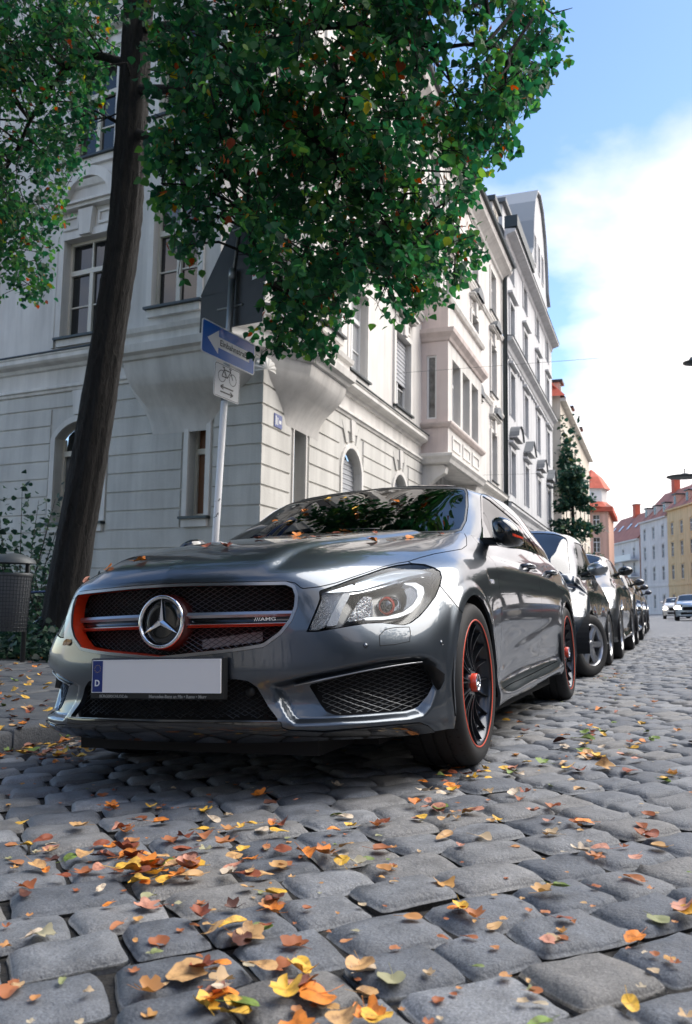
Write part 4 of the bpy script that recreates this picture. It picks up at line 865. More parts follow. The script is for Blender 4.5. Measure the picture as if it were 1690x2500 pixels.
def wall(F, s0, s1, z0, z1, holes, o=0., depth=.22):
    """sheet with openings (a,b,za,zb,rise) and their reveals"""
    m = MB(); S = sorted({s0, s1, *[h[0] for h in holes], *[h[1] for h in holes]}); Z = sorted({z0, z1, *[h[2] for h in holes], *[h[3] for h in holes]})
    S = [s for s in S if s0 <= s <= s1]; Z = [z for z in Z if z0 <= z <= z1]
    for a, b in zip(S[:-1], S[1:]):
        for c, d in zip(Z[:-1], Z[1:]):
            mid = ((a+b)/2, (c+d)/2)
            if any(h[0] < mid[0] < h[1] and h[2] < mid[1] < h[3] for h in holes): continue
            m.add([F(a, o, c), F(b, o, c), F(b, o, d), F(a, o, d)], [(0, 1, 2, 3)])
    for h in holes:
        a, b, za, zb = h[:4]; rise = h[4] if len(h) > 4 else 0
        if rise:
            arc = arc_top(a, b, zb-rise, rise); k = len(arc)
            h2 = k//2
            m.add([F(x, o, z) for x, z in arc[:h2+1]]+[F(a, o, zb)], [tuple(range(h2+2))]); m.add([F(x, o, z) for x, z in arc[h2:]]+[F(b, o, zb)], [tuple(range(k-h2+1))])
            pts = [(a, za)]+arc+[(b, za)]
        else: pts = [(a, za), (a, zb), (b, zb), (b, za)]
        pts = pts+[pts[0]]
        for p, q in zip(pts[:-1], pts[1:]): m.add([F(p[0], o, p[1]), F(q[0], o, q[1]), F(q[0], o-depth, q[1]), F(p[0], o-depth, p[1])], [(0, 1, 2, 3)])
    return m
def fbox(m, F, a, b, o0, o1, za, zb): 
    V = [F(s, o, z) for z in (za, zb) for o in (o0, o1) for s in (a, b)]; return m.add(V, [(0, 2, 3, 1), (4, 5, 7, 6), (0, 1, 5, 4), (2, 6, 7, 3), (0, 4, 6, 2), (1, 3, 7, 5)])
def window(F, parent, a, b, za, zb, rise=0, o=0., depth=.2, cols=2, tz=.68, frame=None, pane=None, blind=0, fw=.055, sill=True):
    """casement with transom; frame mesh > pane, sill"""
    frame = frame or FRM; m = MB(); zt = zb-rise; od = o-depth
    fbox(m, F, a, a+fw, od, od+.06, za, zt); fbox(m, F, b-fw, b, od, od+.06, za, zt); fbox(m, F, a+fw, b-fw, od, od+.06, za, za+fw)
    if rise:
        A = arc_top(a, b, zt, rise); B = arc_top(a+fw, b-fw, zt, rise-fw)
        for i in range(len(A)-1): m.add([F(*p) for p in ((A[i][0], od+.06, A[i][1]), (A[i+1][0], od+.06, A[i+1][1]), (B[i+1][0], od+.06, B[i+1][1]), (B[i][0], od+.06, B[i][1]))], [(0, 1, 2, 3)])
    else: fbox(m, F, a+fw, b-fw, od, od+.06, zb-fw, zb)
    zm = za+(zb-za)*tz
    if tz: fbox(m, F, a+fw, b-fw, od, od+.075, zm-.05, zm+.05)
    for k in range(1, cols):
        c = a+(b-a)*k/cols; fbox(m, F, c-.045, c+.045, od, od+.07, za+fw, zm-.05 if tz else zb-fw)
        if tz: fbox(m, F, c-.018, c+.018, od, od+.055, zm+.05, zb-fw*1.0)
    w = m.build('window', frame, parent)
    segs = [(za+fw, zm-.05), (zm+.05, zb-(fw if not rise else .01))] if tz else [(za+fw, zb-fw)]
    for gi, (c, d) in enumerate(segs):
        for k in range(cols):
            x0 = a+fw+(b-a-2*fw)*k/cols; x1 = a+fw+(b-a-2*fw)*(k+1)/cols
            if rise and gi == len(segs)-1:
                A = [(x, z) for x, z in arc_top(a+.02, b-.02, zt, rise-.02, 14) if x0-.03 <= x <= x1+.03]; pts = [F(x0, od+.012, c), F(x1, od+.012, c)]+[F(x, od+.012, z) for x, z in A[::-1]]
                pm = MB().add(pts, [tuple(range(len(pts)))])
            else: pm = MB().add([F(x0, od+.012, c), F(x1, od+.012, c), F(x1, od+.012, d), F(x0, od+.012, d)], [(0, 1, 2, 3)])
            pm.build('pane', pane or (PANE if RNG.random() < .7 else PANE2), w)
    if cols == 2 and zb-za > 1.6:
        mm = MB(); zq = za+(zm-za)*.48
        for k in range(2): x0 = a+fw+(b-a-2*fw)*k/2; x1 = a+fw+(b-a-2*fw)*(k+1)/2; fbox(mm, F, x0, x1, od+.013, od+.04, zq-.013, zq+.013)
        mm.build('glazing_bar', frame, w)
    if blind:
        zz0 = zb-(zb-za)*blind; n = int((zb-rise*.4-zz0)/.055); mm = MB()
        for i in range(n): fbox(mm, F, a+.02, b-.02, od+.065, od+.09+.012*(i % 2 == 0), zz0+i*.055+.004, zz0+(i+1)*.055-.004)
        q = mm.build('roller_blind', BLIND, w); q['kind'] = 'stuff'
    if sill:
        mm = MB(); fbox(mm, F, a-.12, b+.12, o-depth+.06, o+.13, za-.06, za-.015); mm.build('sill', GUT, w)
        mm = MB(); fbox(mm, F, a-.08, b+.08, o-.01, o+.07, za-.20, za-.062); mm.build('sill_apron', W_TR, w)
    return w
def surround(F, parent, a, b, za, zb, wd=.13, out=.05, rise=0, matl=None, o=0.):
    m = MB(); fbox(m, F, a-wd, a-.003, o, o+out, za, zb-rise); fbox(m, F, b+.003, b+wd, o, o+out, za, zb-rise)
    if rise:
        A = arc_top(a, b, zb-rise, rise, 12); B = arc_top(a-wd, b+wd, zb-rise, rise+wd, 12)
        for i in range(11):
            p, q, r, s = A[i], A[i+1], B[i+1], B[i]
            m.add([F(x, h, z) for h in (o, o+out) for x, z in (p, q, r, s)], [(4, 5, 6, 7), (0, 1, 5, 4), (2, 3, 7, 6)])
    else: fbox(m, F, a-wd, b+wd, o, o+out, zb+.003, zb+wd)
    return m.build('window_surround', matl or W_TR, parent)
GROOVES = [.58, .935, 1.29, 1.645, 2.0, 2.355, 2.71, 3.065, 3.42, 3.775, 4.13, 4.485]
def corner_house():
    H = empty('corner_house', (XB, YC, 0)); H.location = (0, 0, 0)
    tag(H, 'pale grey corner apartment house with rusticated ground floor, corner oriel and cornices behind the tree', 'house')
    LEN_L, LEN_R, TOP = 13., 24.3, 16.1
    # ---------- openings
    lo_L = [(3.55, 4.78, 2.2, 4.18, .30), (1.14, 1.52, 2.22, 4.14, .19), (7.6, 8.8, 2.2, 4.18, .30), (10.6, 11.8, 2.2, 4.18, .30)]
    lo_R = [(1.34, 1.90, 1.0, 4.19, .28), (3.88, 5.12, 2.2, 4.16, .5), (7.62, 8.88, 2.2, 4.14, .5), (12.2, 13.4, 2.2, 4.14, .5), (17.0, 18.2, 2.2, 4.14, .5), (21.2, 22.4, 2.2, 4.14, .5)]
    F1 = (5.93, 7.95); F2 = (9.66, 11.72); F3 = (13.2, 15.0)
    up_L = [(a, b, *z) for z in (F1, F2, F3) for a, b in ((3.62, 4.80), (6.9, 8.1), (10.0, 11.2))]
    up_R = [(a, b, *z) for z in (F1, F2, F3) for a, b in ((4.22, 5.41), (7.72, 9.12), (17.4, 18.6), (21.3, 22.5))]+[(11.2, 12.4, *F3), (13.2, 14.4, *F3), (11.2, 12.4, *F2), (13.2, 14.4, *F2)]
    wall(FL, 0, LEN_L, 0, 4.9, [h for h in lo_L]).build('ground_floor_wall', W_LO, H); wall(FR, 0, LEN_R, 0, 4.9, lo_R).build('ground_floor_wall', W_LO, H)
    wall(FL, 0, LEN_L, 4.9, TOP, up_L).build('upper_wall', W_UP, H); wall(FR, 0, LEN_R, 4.9, TOP, up_R).build('upper_wall', W_UP, H)
    # ---------- stone courses standing proud of the joints
    def courses(F, ln, holes, corner_keep=0.0):
        zs = [.12]+GROOVES+[4.80]
        for c, d in zip(zs[:-1], zs[1:]):
            c0, d0 = c+.012, d-.012; segs = [(.0, ln)]
            for h in holes:
                a, b, za, zb = h[0]-.15, h[1]+.15, h[2], h[3]+.12
                if d0 > za and c0 < zb:
                    if h[4] > .4 and c0 > h[3]-h[4]: 
                        k = .5*max(0, (c0-(h[3]-h[4]))/.6); a += 0; b -= 0
                    ns = []
                    for p, q in segs:
                        if a > p and b < q: ns += [(p, a), (b, q)]
                        elif a <= p < b < q: ns.append((b, q))
                        elif p < a < q <= b: ns.append((p, a))
                        elif a <= p and q <= b: pass
                        else: ns.append((p, q))
                    segs = ns
            for p, q in segs:
                if q-p < .04: continue
                e0 = p if p > 0 else -.028
                m = MB(); V = []
                for (o, g) in ((0, 0), (.020, .0), (.028, .012)):
                    pass
                i = .010
                V = [F(e0, .0, c0), F(q, .0, c0), F(q, .0, d0), F(e0, .0, d0), F(e0+(i if p > 0 else 0), .028, c0+i), F(q-i, .028, c0+i), F(q-i, .028, d0-i), F(e0+(i if p > 0 else 0), .028, d0-i)]
                m.add(V, [(4, 5, 6, 7), (0, 1, 5, 4), (1, 2, 6, 5), (2, 3, 7, 6), (3, 0, 4, 7)]); m.build('stone_course', W_LO, H)
    courses(FL, LEN_L, lo_L); courses(FR, LEN_R, lo_R)
    m = MB(); fbox(m, FL, -.05, LEN_L, 0, .05, 0, .115); m.build('plinth', W_LO, H); m = MB(); fbox(m, FR, .0, LEN_R, 0, .05, 0, .115); m.build('plinth', W_LO, H)
    # ---------- string course and main cornice, carried round the corner
    pL = lambda s, o=0: FL(s, o, 0)[:2]; pR = lambda s, o=0: FR(s, o, 0)[:2]
    path = [pL(LEN_L), pL(0), pR(LEN_R)]
    sweep(path, [(0, 4.80), (.045, 4.81), (.06, 4.86), (.10, 4.88), (.10, 4.93), (.03, 4.95), (0, 4.97)]).build('string_course', W_TR, H)
    prof = [(0, 5.28), (.05, 5.30), (.08, 5.36), (.20, 5.40), (.24, 5.44), (.24, 5.52), (.26, 5.54), (.26, 5.565)]
    sweep([pL(LEN_L), pL(3.0)], prof+[(0, 5.60)]).build('cornice', W_TR, H); sweep([pR(2.9), pR(10.3)], prof+[(0, 5.60)]).build('cornice', W_TR, H); sweep([pR(15.35), pR(LEN_R)], prof+[(0, 5.60)]).build('cornice', W_TR, H)
    for pth in ([pL(LEN_L), pL(3.0)], [pR(2.9), pR(10.3)], [pR(15.35), pR(LEN_R)]):
        sweep(pth, [(.0, 5.605), (.275, 5.57), (.285, 5.575), (.28, 5.60), (0, 5.64)]).build('cornice_flashing', GUT, H)
    for z in (9.15, 12.75):
        sweep([pL(LEN_L), pL(3.0)], [(0, z-.14), (.05, z-.12), (.09, z-.04), (.10, z), (0, z+.02)]).build('storey_band', W_TR, H); sweep([pR(2.9), pR(LEN_R)], [(0, z-.14), (.05, z-.12), (.09, z-.04), (.12, z), (.12, z+.06), (0, z+.08)]).build('storey_band', W_TR, H)
    # ---------- eaves, gutter, roof
    sweep(path, [(0, 15.45), (.08, 15.5), (.12, 15.6), (.3, 15.75), (.45, 15.85), (.5, 16.0), (.5, 16.08), (0, 16.1)]).build('eaves', W_TR, H)
    sweep(path, [(.47, 16.085), (.62, 16.09), (.66, 16.17), (.64, 16.22), (.50, 16.2), (.47, 16.1)]).build('gutter', GUT, H)
    rp = MB(); a, b, c = FL(LEN_L, .4, 16.2), (XB+.4, YC-.4, 16.2), FR(LEN_R, .4, 16.2); a2, b2, c2 = FL(LEN_L, -4.5, 20.6), (XB-4.5, YC+4.5, 20.6), FR(LEN_R, -4.5, 20.6)
    rp.add([a, b, c, a2, b2, c2], [(0, 1, 4, 3), (1, 2, 5, 4)]); rp.build('roof', SLATE, H)
    for s in (17.5, 22.4):
        dm = MB(); fbox(dm, FR, s-.7, s+.7, -1.6, .05, 16.3, 18.2); dm.build('dormer', W_TR, H); dm = MB(); fbox(dm, FR, s-.85, s+.85, -1.8, .2, 18.2, 18.42); dm.build('dormer_roof', GUT, H); window(FR, H, s-.45, s+.45, 16.7, 18.0, 0, .07, .04, sill=False, tz=0)
    # ---------- windows
    for i, h in enumerate(lo_L):
        slim = h[1]-h[0] < .6
        window(FL, H, *h[:4], h[4], cols=1 if slim else 2, tz=.62 if slim else .7, pane=WARM if slim else None, sill=True, depth=.24); surround(FL, H, *h[:4], .10 if slim else .12, .045, h[4])
    for i, h in enumerate(lo_R):
        if i == 0: surround(FR, H, *h[:4], .05, .03, h[4]); window(FR, H, *h[:4], h[4], cols=1, tz=0, depth=.3, sill=False, frame=FRW); continue
        window(FR, H, *h[:4], h[4], blind=.62 if i in (1,) else (.9 if i == 2 else 0), depth=.26, frame=FRW); surround(FR, H, *h[:4], .11, .05, h[4])
        # keystone and radiating joints
        c = (h[0]+h[1])/2
        for k, t in enumerate((-.5, 0, .5)):
            m = MB(); w = .11; A = [(c+math.sin(t)*.64-w*.7, h[3]-.5+math.cos(t)*.66), (c+math.sin(t)*.64+w*.7, h[3]-.5+math.cos(t)*.66), (c+math.sin(t)*1.12+w*1.3, min(4.79, h[3]-.5+math.cos(t)*1.16)), (c+math.sin(t)*1.12-w*1.3, min(4.79, h[3]-.5+math.cos(t)*1.16))]
            m.add([FR(x, o, z) for o in (.0, .06 if k == 1 else .035) for x, z in A], [(4, 5, 6, 7), (0, 1, 5, 4), (1, 2, 6, 5), (2, 3, 7, 6), (3, 0, 4, 7)]); m.build('voussoir', W_TR if k == 1 else W_LO, H)
    for h in lo_L:
        if h[1]-h[0] < .6: continue
        c = (h[0]+h[1])/2; m = MB(); A = [(c-.14, h[3]+.13), (c+.14, h[3]+.13), (c+.19, 4.79), (c-.19, 4.79)]; m.add([FL(x, o, z) for o in (0, .075) for x, z in A], [(4, 5, 6, 7), (0, 1, 5, 4), (1, 2, 6, 5), (2, 3, 7, 6), (3, 0, 4, 7)]); m.build('keystone', W_TR, H)
    def ornate(F, h, lvl):
        a, b, za, zb = h; surround(F, H, a, b, za, zb, .15, .06)
        
        for x0, x1 in ((a-.22, a-.152), (b+.152, b+.22)):
            if lvl == 0: m = MB(); fbox(m, F, x0, x1, 0, .07, za-.2, zb+.1); m.build('pilaster_strip', W_TR, H)
        # frieze with keystone, cornice, round-headed pediment
        c = (a+b)/2
        m = MB(); V = [(c-.14, zb+.02), (c+.14, zb+.02), (c+.19, zb+.56), (c-.19, zb+.56)]; m.add([F(x, o, z) for o in (0, .13) for x, z in V], [(4, 5, 6, 7), (0, 1, 5, 4), (1, 2, 6, 5), (2, 3, 7, 6), (3, 0, 4, 7)]); m.build('keystone', W_TR, H)
        for sg in (-1, 1):
            m = MB(); x0, x1 = sorted((c+sg*.26, c+sg*.68)); fbox(m, F, x0, x1, 0, .04, zb+.22, zb+.28); fbox(m, F, x0, x1, 0, .04, zb+.46, zb+.50); fbox(m, F, x0, x0+.04, 0, .04, zb+.28, zb+.46); fbox(m, F, x1-.04, x1, 0, .04, zb+.28, zb+.46); m.build('frieze_panel', W_TR, H)
        m = MB(); fbox(m, F, a-.25, b+.25, 0, .16, zb+.60, zb+.67); fbox(m, F, a-.30, b+.30, 0, .22, zb+.67, zb+.72); m.build('lintel_cornice', W_TR, H)
        if lvl == 0:
            A = arc_top(a-.22, b+.22, zb+.72, .72, 16); B = arc_top(a-.02, b+.02, zb+.72, .52, 16); m = MB()
            for i in range(15): m.add([F(x, o, z) for o in (0, .14) for x, z in (B[i], B[i+1], A[i+1], A[i])], [(4, 5, 6, 7), (2, 3, 7, 6), (0, 1, 5, 4)])
            m.build('arched_pediment', W_TR, H)
    for k, h in enumerate(up_L):
        lv = k//3; window(FL, H, *h, pane=PANE); ornate(FL, h, lv) if lv < 2 else surround(FL, H, *h)
    for k, h in enumerate(up_R):
        lv = 0 if h[2] < 6 else (1 if h[2] < 10 else 2); window(FR, H, *h, blind=.62 if (lv == 0 and h[0] > 7 and h[0] < 8) else 0, frame=FRW, pane=CURT if k == 0 else None)
        ornate(FR, h, 1 if lv == 0 and h[0] < 16 else lv) if lv < 2 else surround(FR, H, *h)
        if h[0] > 16 and lv < 2:
            c = (h[0]+h[1])/2; m = MB(); A = arc_top(c-.62, c+.62, h[3]+.75, .38, 10); m.add([FR(x, o, z) for o in (0, .3) for x, z in A], [tuple(range(10, 20))]+[(i, i+1, 11+i, 10+i) for i in range(9)]); m.build('segment_hood', SLATE, H)
    # ---------- corner oriel: left face, diagonal face, right face, curved corbel below
    O = .6; pl = [pL(3.0), pL(2.62, O), pL(.55, O), pR(.75, O), pR(2.55, O), pR(2.9)]
    z0, z1 = 5.0, 12.6
    def ring(pts, z): return [(p[0], p[1], z) for p in pts]
    hol = {1: [(.62, 1.62, 5.95, 8.0), (.62, 1.62, 9.6, 11.6)], 2: [(.35, 1.35, 5.95, 8.0), (.35, 1.35, 9.6, 11.6)], 3: [(.45, 1.35, 5.95, 8.0), (.45, 1.35, 9.6, 11.6)]}
    for i in range(5):
        p, q = np.array(pl[i]), np.array(pl[i+1]); L_ = np.linalg.norm(q-p); d = (q-p)/L_; nn = np.array([d[1], -d[0]])
        Ff = (lambda p, d, nn: (lambda s, o, z: (*(p+d*s+nn*o), z)))(p, d, nn); hs = hol.get(i, [])
        wall(Ff, 0, L_, z0, z1, hs, depth=.15).build('oriel_wall', W_UP, H)
        for h in hs: window(Ff, H, *h, depth=.14, o=0.); surround(Ff, H, *h, .12, .05)
    sweep(pl, [(-.02, 5.0), (.05, 5.02), (.08, 5.08), (.16, 5.12), (.18, 5.26), (.06, 5.30), (.05, 5.44), (.12, 5.48), (.14, 5.56), (.0, 5.58)]).build('oriel_base_moulding', W_TR, H)
    sweep(pl, [(.0, 8.9), (.05, 8.92), (.12, 9.02), (.12, 9.1), (0, 9.12)]).build('oriel_band', W_TR, H)
    rf = MB(); top = ring(pl, z1); ap = (XB-.6, YC+.6, z1+1.5); rf.add(top+[ap], [(i, i+1, 6) for i in range(5)]); rf.build('oriel_roof', SLATE, H)
    # corbels: the two wings of the oriel shrink onto the wall, leaving the corner free
    so = MB(); so.add([(*pL(0), 5.0), (*pL(3.0), 5.0), (*pL(2.62, O), 5.0), (*pL(.55, O), 5.0), (*pR(.75, O), 5.0), (*pR(2.55, O), 5.0), (*pR(2.9), 5.0)], [(0, 1, 2, 3), (0, 3, 4), (0, 4, 5, 6)]); so.build('oriel_soffit', W_UP, H)
    ws_ = [1, .985, .95, .89, .80, .68, .54, .41, .29, .19, .11, .05, 0.]
    for top_, base, zb_ in (([pL(3.0), pL(2.62, O), pL(.55, O), pL(.02, .03)], [pL(2.35, .03), pL(2.2, .03), pL(1.25, .03), pL(1.1, .03)], 3.75), ([pR(.02, .03), pR(.75, O), pR(2.55, O), pR(2.9)], [pR(.95, .03), pR(1.0, .03), pR(2.3, .03), pR(2.5, .03)], 3.95)):
        cb = MB(); V = []
        for k, w in enumerate(ws_):
            t = k/(len(ws_)-1); z = 5.02-(5.02-zb_)*t
            for p, b in zip(top_, base): V.append((b[0]+(p[0]-b[0])*w, b[1]+(p[1]-b[1])*w, z))
        cb.add(V, [(k*4+j, k*4+j+1, (k+1)*4+j+1, (k+1)*4+j) for k in range(len(ws_)-1) for j in range(3)]); cb.build('oriel_corbel', W_UP, H, False, 35)
    # shell on the corner
    cx, cy = np.array(pL(0, .12))*.5+np.array(pR(0, .12))*.5; sh = MB(); nn = np.array([.66, -.75, 0]); tt = np.array([.75, .66, 0]); V = []; 
    for i in range(7):
        for j in range(45):
            t = -1.75+3.5*j/44; rib = math.cos(j*math.pi/2.75); r = .22*i/6*(1+.015*rib)*(1-.12*abs(t)/1.75); bul = .11*(1-(i/6)**2)+.010*rib*(i/6)
            p = np.array([cx, cy, 4.68])+tt*(r*math.sin(t)*1.0)+np.array([0, 0, 1])*(r*math.cos(t)*1.1)+nn*(bul+.05); V.append(p)
    sh.add(V, [(i*45+j, i*45+j+1, i*45+46+j, i*45+45+j) for i in range(6) for j in range(44)]); sh.build('corner_shell', W_LO, H, True)
    # street name plate
    pb = MB(); fbox(pb, FR, .42, .74, .03, .045, 3.82, 4.06); q = pb.build('street_name_plate', mat('enamel_blue', (.02, .05, .22), .3, coat=.5), H)
    pb = MB(); fbox(pb, FR, .455, .50, .046, .049, 3.86, 4.02); fbox(pb, FR, .53, .56, .046, .049, 3.86, 4.0); fbox(pb, FR, .60, .70, .046, .049, 3.90, 3.96); pb.build('plate_marks', mat('enamel_white', (.7, .7, .7), .4), q)
    # ---------- storey bay further along
    B0, B1, BO = 10.4, 15.3, .8; bp = [pR(B0), pR(B0, BO), pR(B1, BO), pR(B1)]
    FS = lambda s, o, z: (XB+s, YC+B0-o, z)
    FB = lambda s, o, z: (XB+BO+o, YC+s, z)
    wall(FS, 0, BO, 5.0, 9.75, [(.16, .46, 6.1, 8.0)], depth=.12).build('bay_wall', W_PK, H); window(FS, H, .16, .46, 6.1, 8.0, depth=.1, cols=1, tz=0, sill=False, frame=FRW)
    bh = [(B0+.55, B0+1.65, 6.15, 8.0), (B0+1.95, B0+3.0, 6.15, 8.0), (B0+3.3, B0+4.35, 6.15, 8.0)]
    wall(FB, B0, B1, 5.0, 9.75, bh, depth=.3).build('bay_wall', W_UP, H)
    for h in bh: window(FB, H, *h, depth=.28, sill=False, frame=FRW)
    m = MB(); fbox(m, FR, B0, B1, 0, BO, 9.72, 9.76); m.build('bay_top', W_UP, H)
    for zz_, pr in ((5.0, [(0, 4.78), (.06, 4.80), (.10, 4.90), (.16, 4.98), (.16, 5.06), (0, 5.1)]), (5.95, [(0, 5.82), (.06, 5.85), (.12, 5.93), (.13, 5.98), (0, 6.0)]), (8.7, [(0, 8.4), (.05, 8.42), (.09, 8.5), (.2, 8.62), (.22, 8.74), (0, 8.8)]), (9.7, [(0, 9.55), (.08, 9.58), (.13, 9.68), (.13, 9.78), (0, 9.8)])):
        sweep(bp, pr).build('bay_moulding', W_TR if zz_ > 9 or zz_ < 5.5 else W_PK, H)
    m = MB(); fbox(m, FR, B0, B1, 0, BO, 4.77, 4.80); m.build('bay_soffit', W_UP, H)
    for s in (B0+.25, B1-.35):
        m = MB(); pf = [(0, 3.9), (.10, 3.92), (.2, 4.05), (.26, 4.25), (.5, 4.42), (.68, 4.52), (.72, 4.66), (.66, 4.76), (0, 4.77)]; m.add([FR(s+w_, o, z) for w_ in (-.16, .16) for o, z in pf], [tuple(range(9)), tuple(range(9, 18))[::-1]]+[(i, 9+i, 9+(i+1) % 9, (i+1) % 9) for i in range(9)]); m.build('scroll_bracket', W_TR, H, False, 40)
    for k in range(3):
        m = MB(); s = B0+.5+k*1.4; fbox(m, FB, s, s+1.1, 0, .03, 5.25, 5.33); fbox(m, FB, s, s+1.1, 0, .03, 5.6, 5.68); fbox(m, FB, s, s+.1, 0, .03, 5.33, 5.6); fbox(m, FB, s+1., s+1.1, 0, .03, 5.33, 5.6); m.build('bay_panel', W_TR, H)
    MB().tube([FR(24.1, .16, .1), FR(24.1, .16, 15.7), FR(24.1, .5, 16.05)], .10, 10).build('downpipe', GUT, H, True)
    return H
corner_house()
def gabled_house():
    H = empty('gabled_house', (0, 0, 0)); tag(H, 'tall pale house with curved gable and dark window hoods beyond the corner house', 'house')
    A0, A1, o = 24.4, 42.6, .1; WB = stucco('bluish_white_stucco', (.50, .505, .515), (.56, .565, .575)); WT = stucco('bluish_trim', (.54, .545, .55), (.60, .60, .605), 2, .05)
    cols = [(25.6, 26.9), (30.0, 31.3), (34.8, 36.1), (39.4, 40.7)]; fl = [(2.1, 4.2), (5.9, 7.95), (9.6, 11.7), (13.2, 15.1), (16.3, 17.9)]
    hs = [(a, b, *z) for z in fl for a, b in cols]; F = FR
    wall(F, A0, A1, 0, 18.2, hs, o, .25).build('wall', WB, H)
    m = MB(); fbox(m, F, A1-.02, A1, -10, o, 0, 18.2); m.build('end_wall', WB, H)
    for k, h in enumerate(hs):
        window(F, H, *h, o=o, depth=.23, frame=FRW, sill=False); lv = k//4; c = (h[0]+h[1])/2; surround(F, H, *h, .16, .06, 0, WT, o)
        m = MB(); fbox(m, F, h[0]-.35, h[1]+.35, o, o+.22, h[3]+.3, h[3]+.4); m.build('window_cornice', WT, H)
        if lv == 1:
            m = MB()
            if k % 2: A = [(c-.95, 8.55), (c, 9.25), (c+.95, 8.55)]
            else: A = arc_top(c-.9, c+.9, 8.5, .6, 9)
            n = len(A); m.add([F(x, q, z) for q in (o, o+.38) for x, z in A], [tuple(range(n, 2*n))]+[(i, i+1, n+i+1, n+i) for i in range(n-1)]); m.build('pediment', WT, H)
            m = MB(); A2 = [(x, z+.06) for x, z in A]; m.add([F(x, q, z) for q in (o-.0, o+.46) for x, z in A2], [(i, i+1, n+i+1, n+i) for i in range(n-1)]); m.build('pediment_cover', SLATE, H)
    pth = [FR(A0, o, 0)[:2], FR(A1, o, 0)[:2]]
    for z, out in ((5.25, .25), (12.9, .35), (18.0, .5)):
        sweep(pth, [(0, z-.4), (.06, z-.35), (.1, z-.15), (out, z-.02), (out, z+.1), (0, z+.14)]).build('cornice', WT, H); sweep(pth, [(0, z+.15), (out+.03, z+.105), (out+.04, z+.13), (0, z+.2)]).build('cornice_cover', GUT, H)
    # frieze swags under the upper cornice
    for i in range(22):
        s = A0+.6+i*.8; m = MB(); m.tube([F(s+q*.36, o+.05, 12.32-.14*math.sin((q+1)*math.pi/2)) for q in np.linspace(-1, 1, 6)], [.03, .05, .065, .065, .05, .03], 6); m.build('swag', WT, H, True)
    # gutter box over the first bays and curved gable above
    m = MB(); fbox(m, F, A0, 30.2, o, o+.6, 18.2, 18.75); m.build('gutter_box', GUT, H)
    prof = [(31.5, 18.2), (31.5, 19.6), (32.2, 20.2), (32.6, 22.0), (33.2, 23.4), (34.3, 24.6), (35.6, 25.0), (36.9, 24.6), (38.0, 23.4), (38.6, 22.0), (39.0, 20.2), (39.7, 19.6), (39.7, 18.2)]
    m = MB(); n = len(prof); m.add([F(x, q, z) for q in (-3.5, o+.12) for x, z in prof], [tuple(range(n)), tuple(range(n, 2*n))[::-1]]+[(i, n+i, n+i+1, i+1) for i in range(n-1)]); m.build('gable', WB, H)
    m = MB(); pr2 = [(x+(x-35.6)*.03, z+.12) for x, z in prof[1:-1]]; n = len(pr2); m.add([F(x, q, z) for q in (-3.7, o+.3) for x, z in pr2]+[F(x, q, z+.12) for q in (-3.7, o+.3) for x, z in pr2], [(i, i+1, n+i+1, n+i) for i in range(n-1)]+[(2*n+i, 3*n+i, 3*n+i+1, 2*n+i+1) for i in range(n-1)]+[(n+i, n+i+1, 3*n+i+1, 3*n+i) for i in range(n-1)]); m.build('gable_cover', mat('pale_zinc', (.26, .28, .30), .5), H)
    for a, b in ((33.6, 34.4), (35.2, 36.0), (36.8, 37.6)): window(F, H, a, b, 20.2, 22.0, 0, o+.14, .03, tz=0, cols=1, sill=False, frame=FRW)
    m = MB(); m.add([F(A0, 0, 18.3), F(A1, 0, 18.3), F(A1, -5, 23.5), F(A0, -5, 23.5)], [(0, 1, 2, 3)]); m.add([F(A0, 0, 16), F(A0, -5, 23.5), F(A0, -8, 16)], [(0, 1, 2)]); m.build('roof', SLATE, H)
    m = MB(); fbox(m, F, 26.2, 28.0, -1.8, -.3, 18.4, 20.3); m.build('dormer', WT, H); m = MB(); fbox(m, F, 26.0, 28.2, -2, -.1, 20.3, 20.5); m.build('dormer_roof', SLATE, H)
gabled_house()
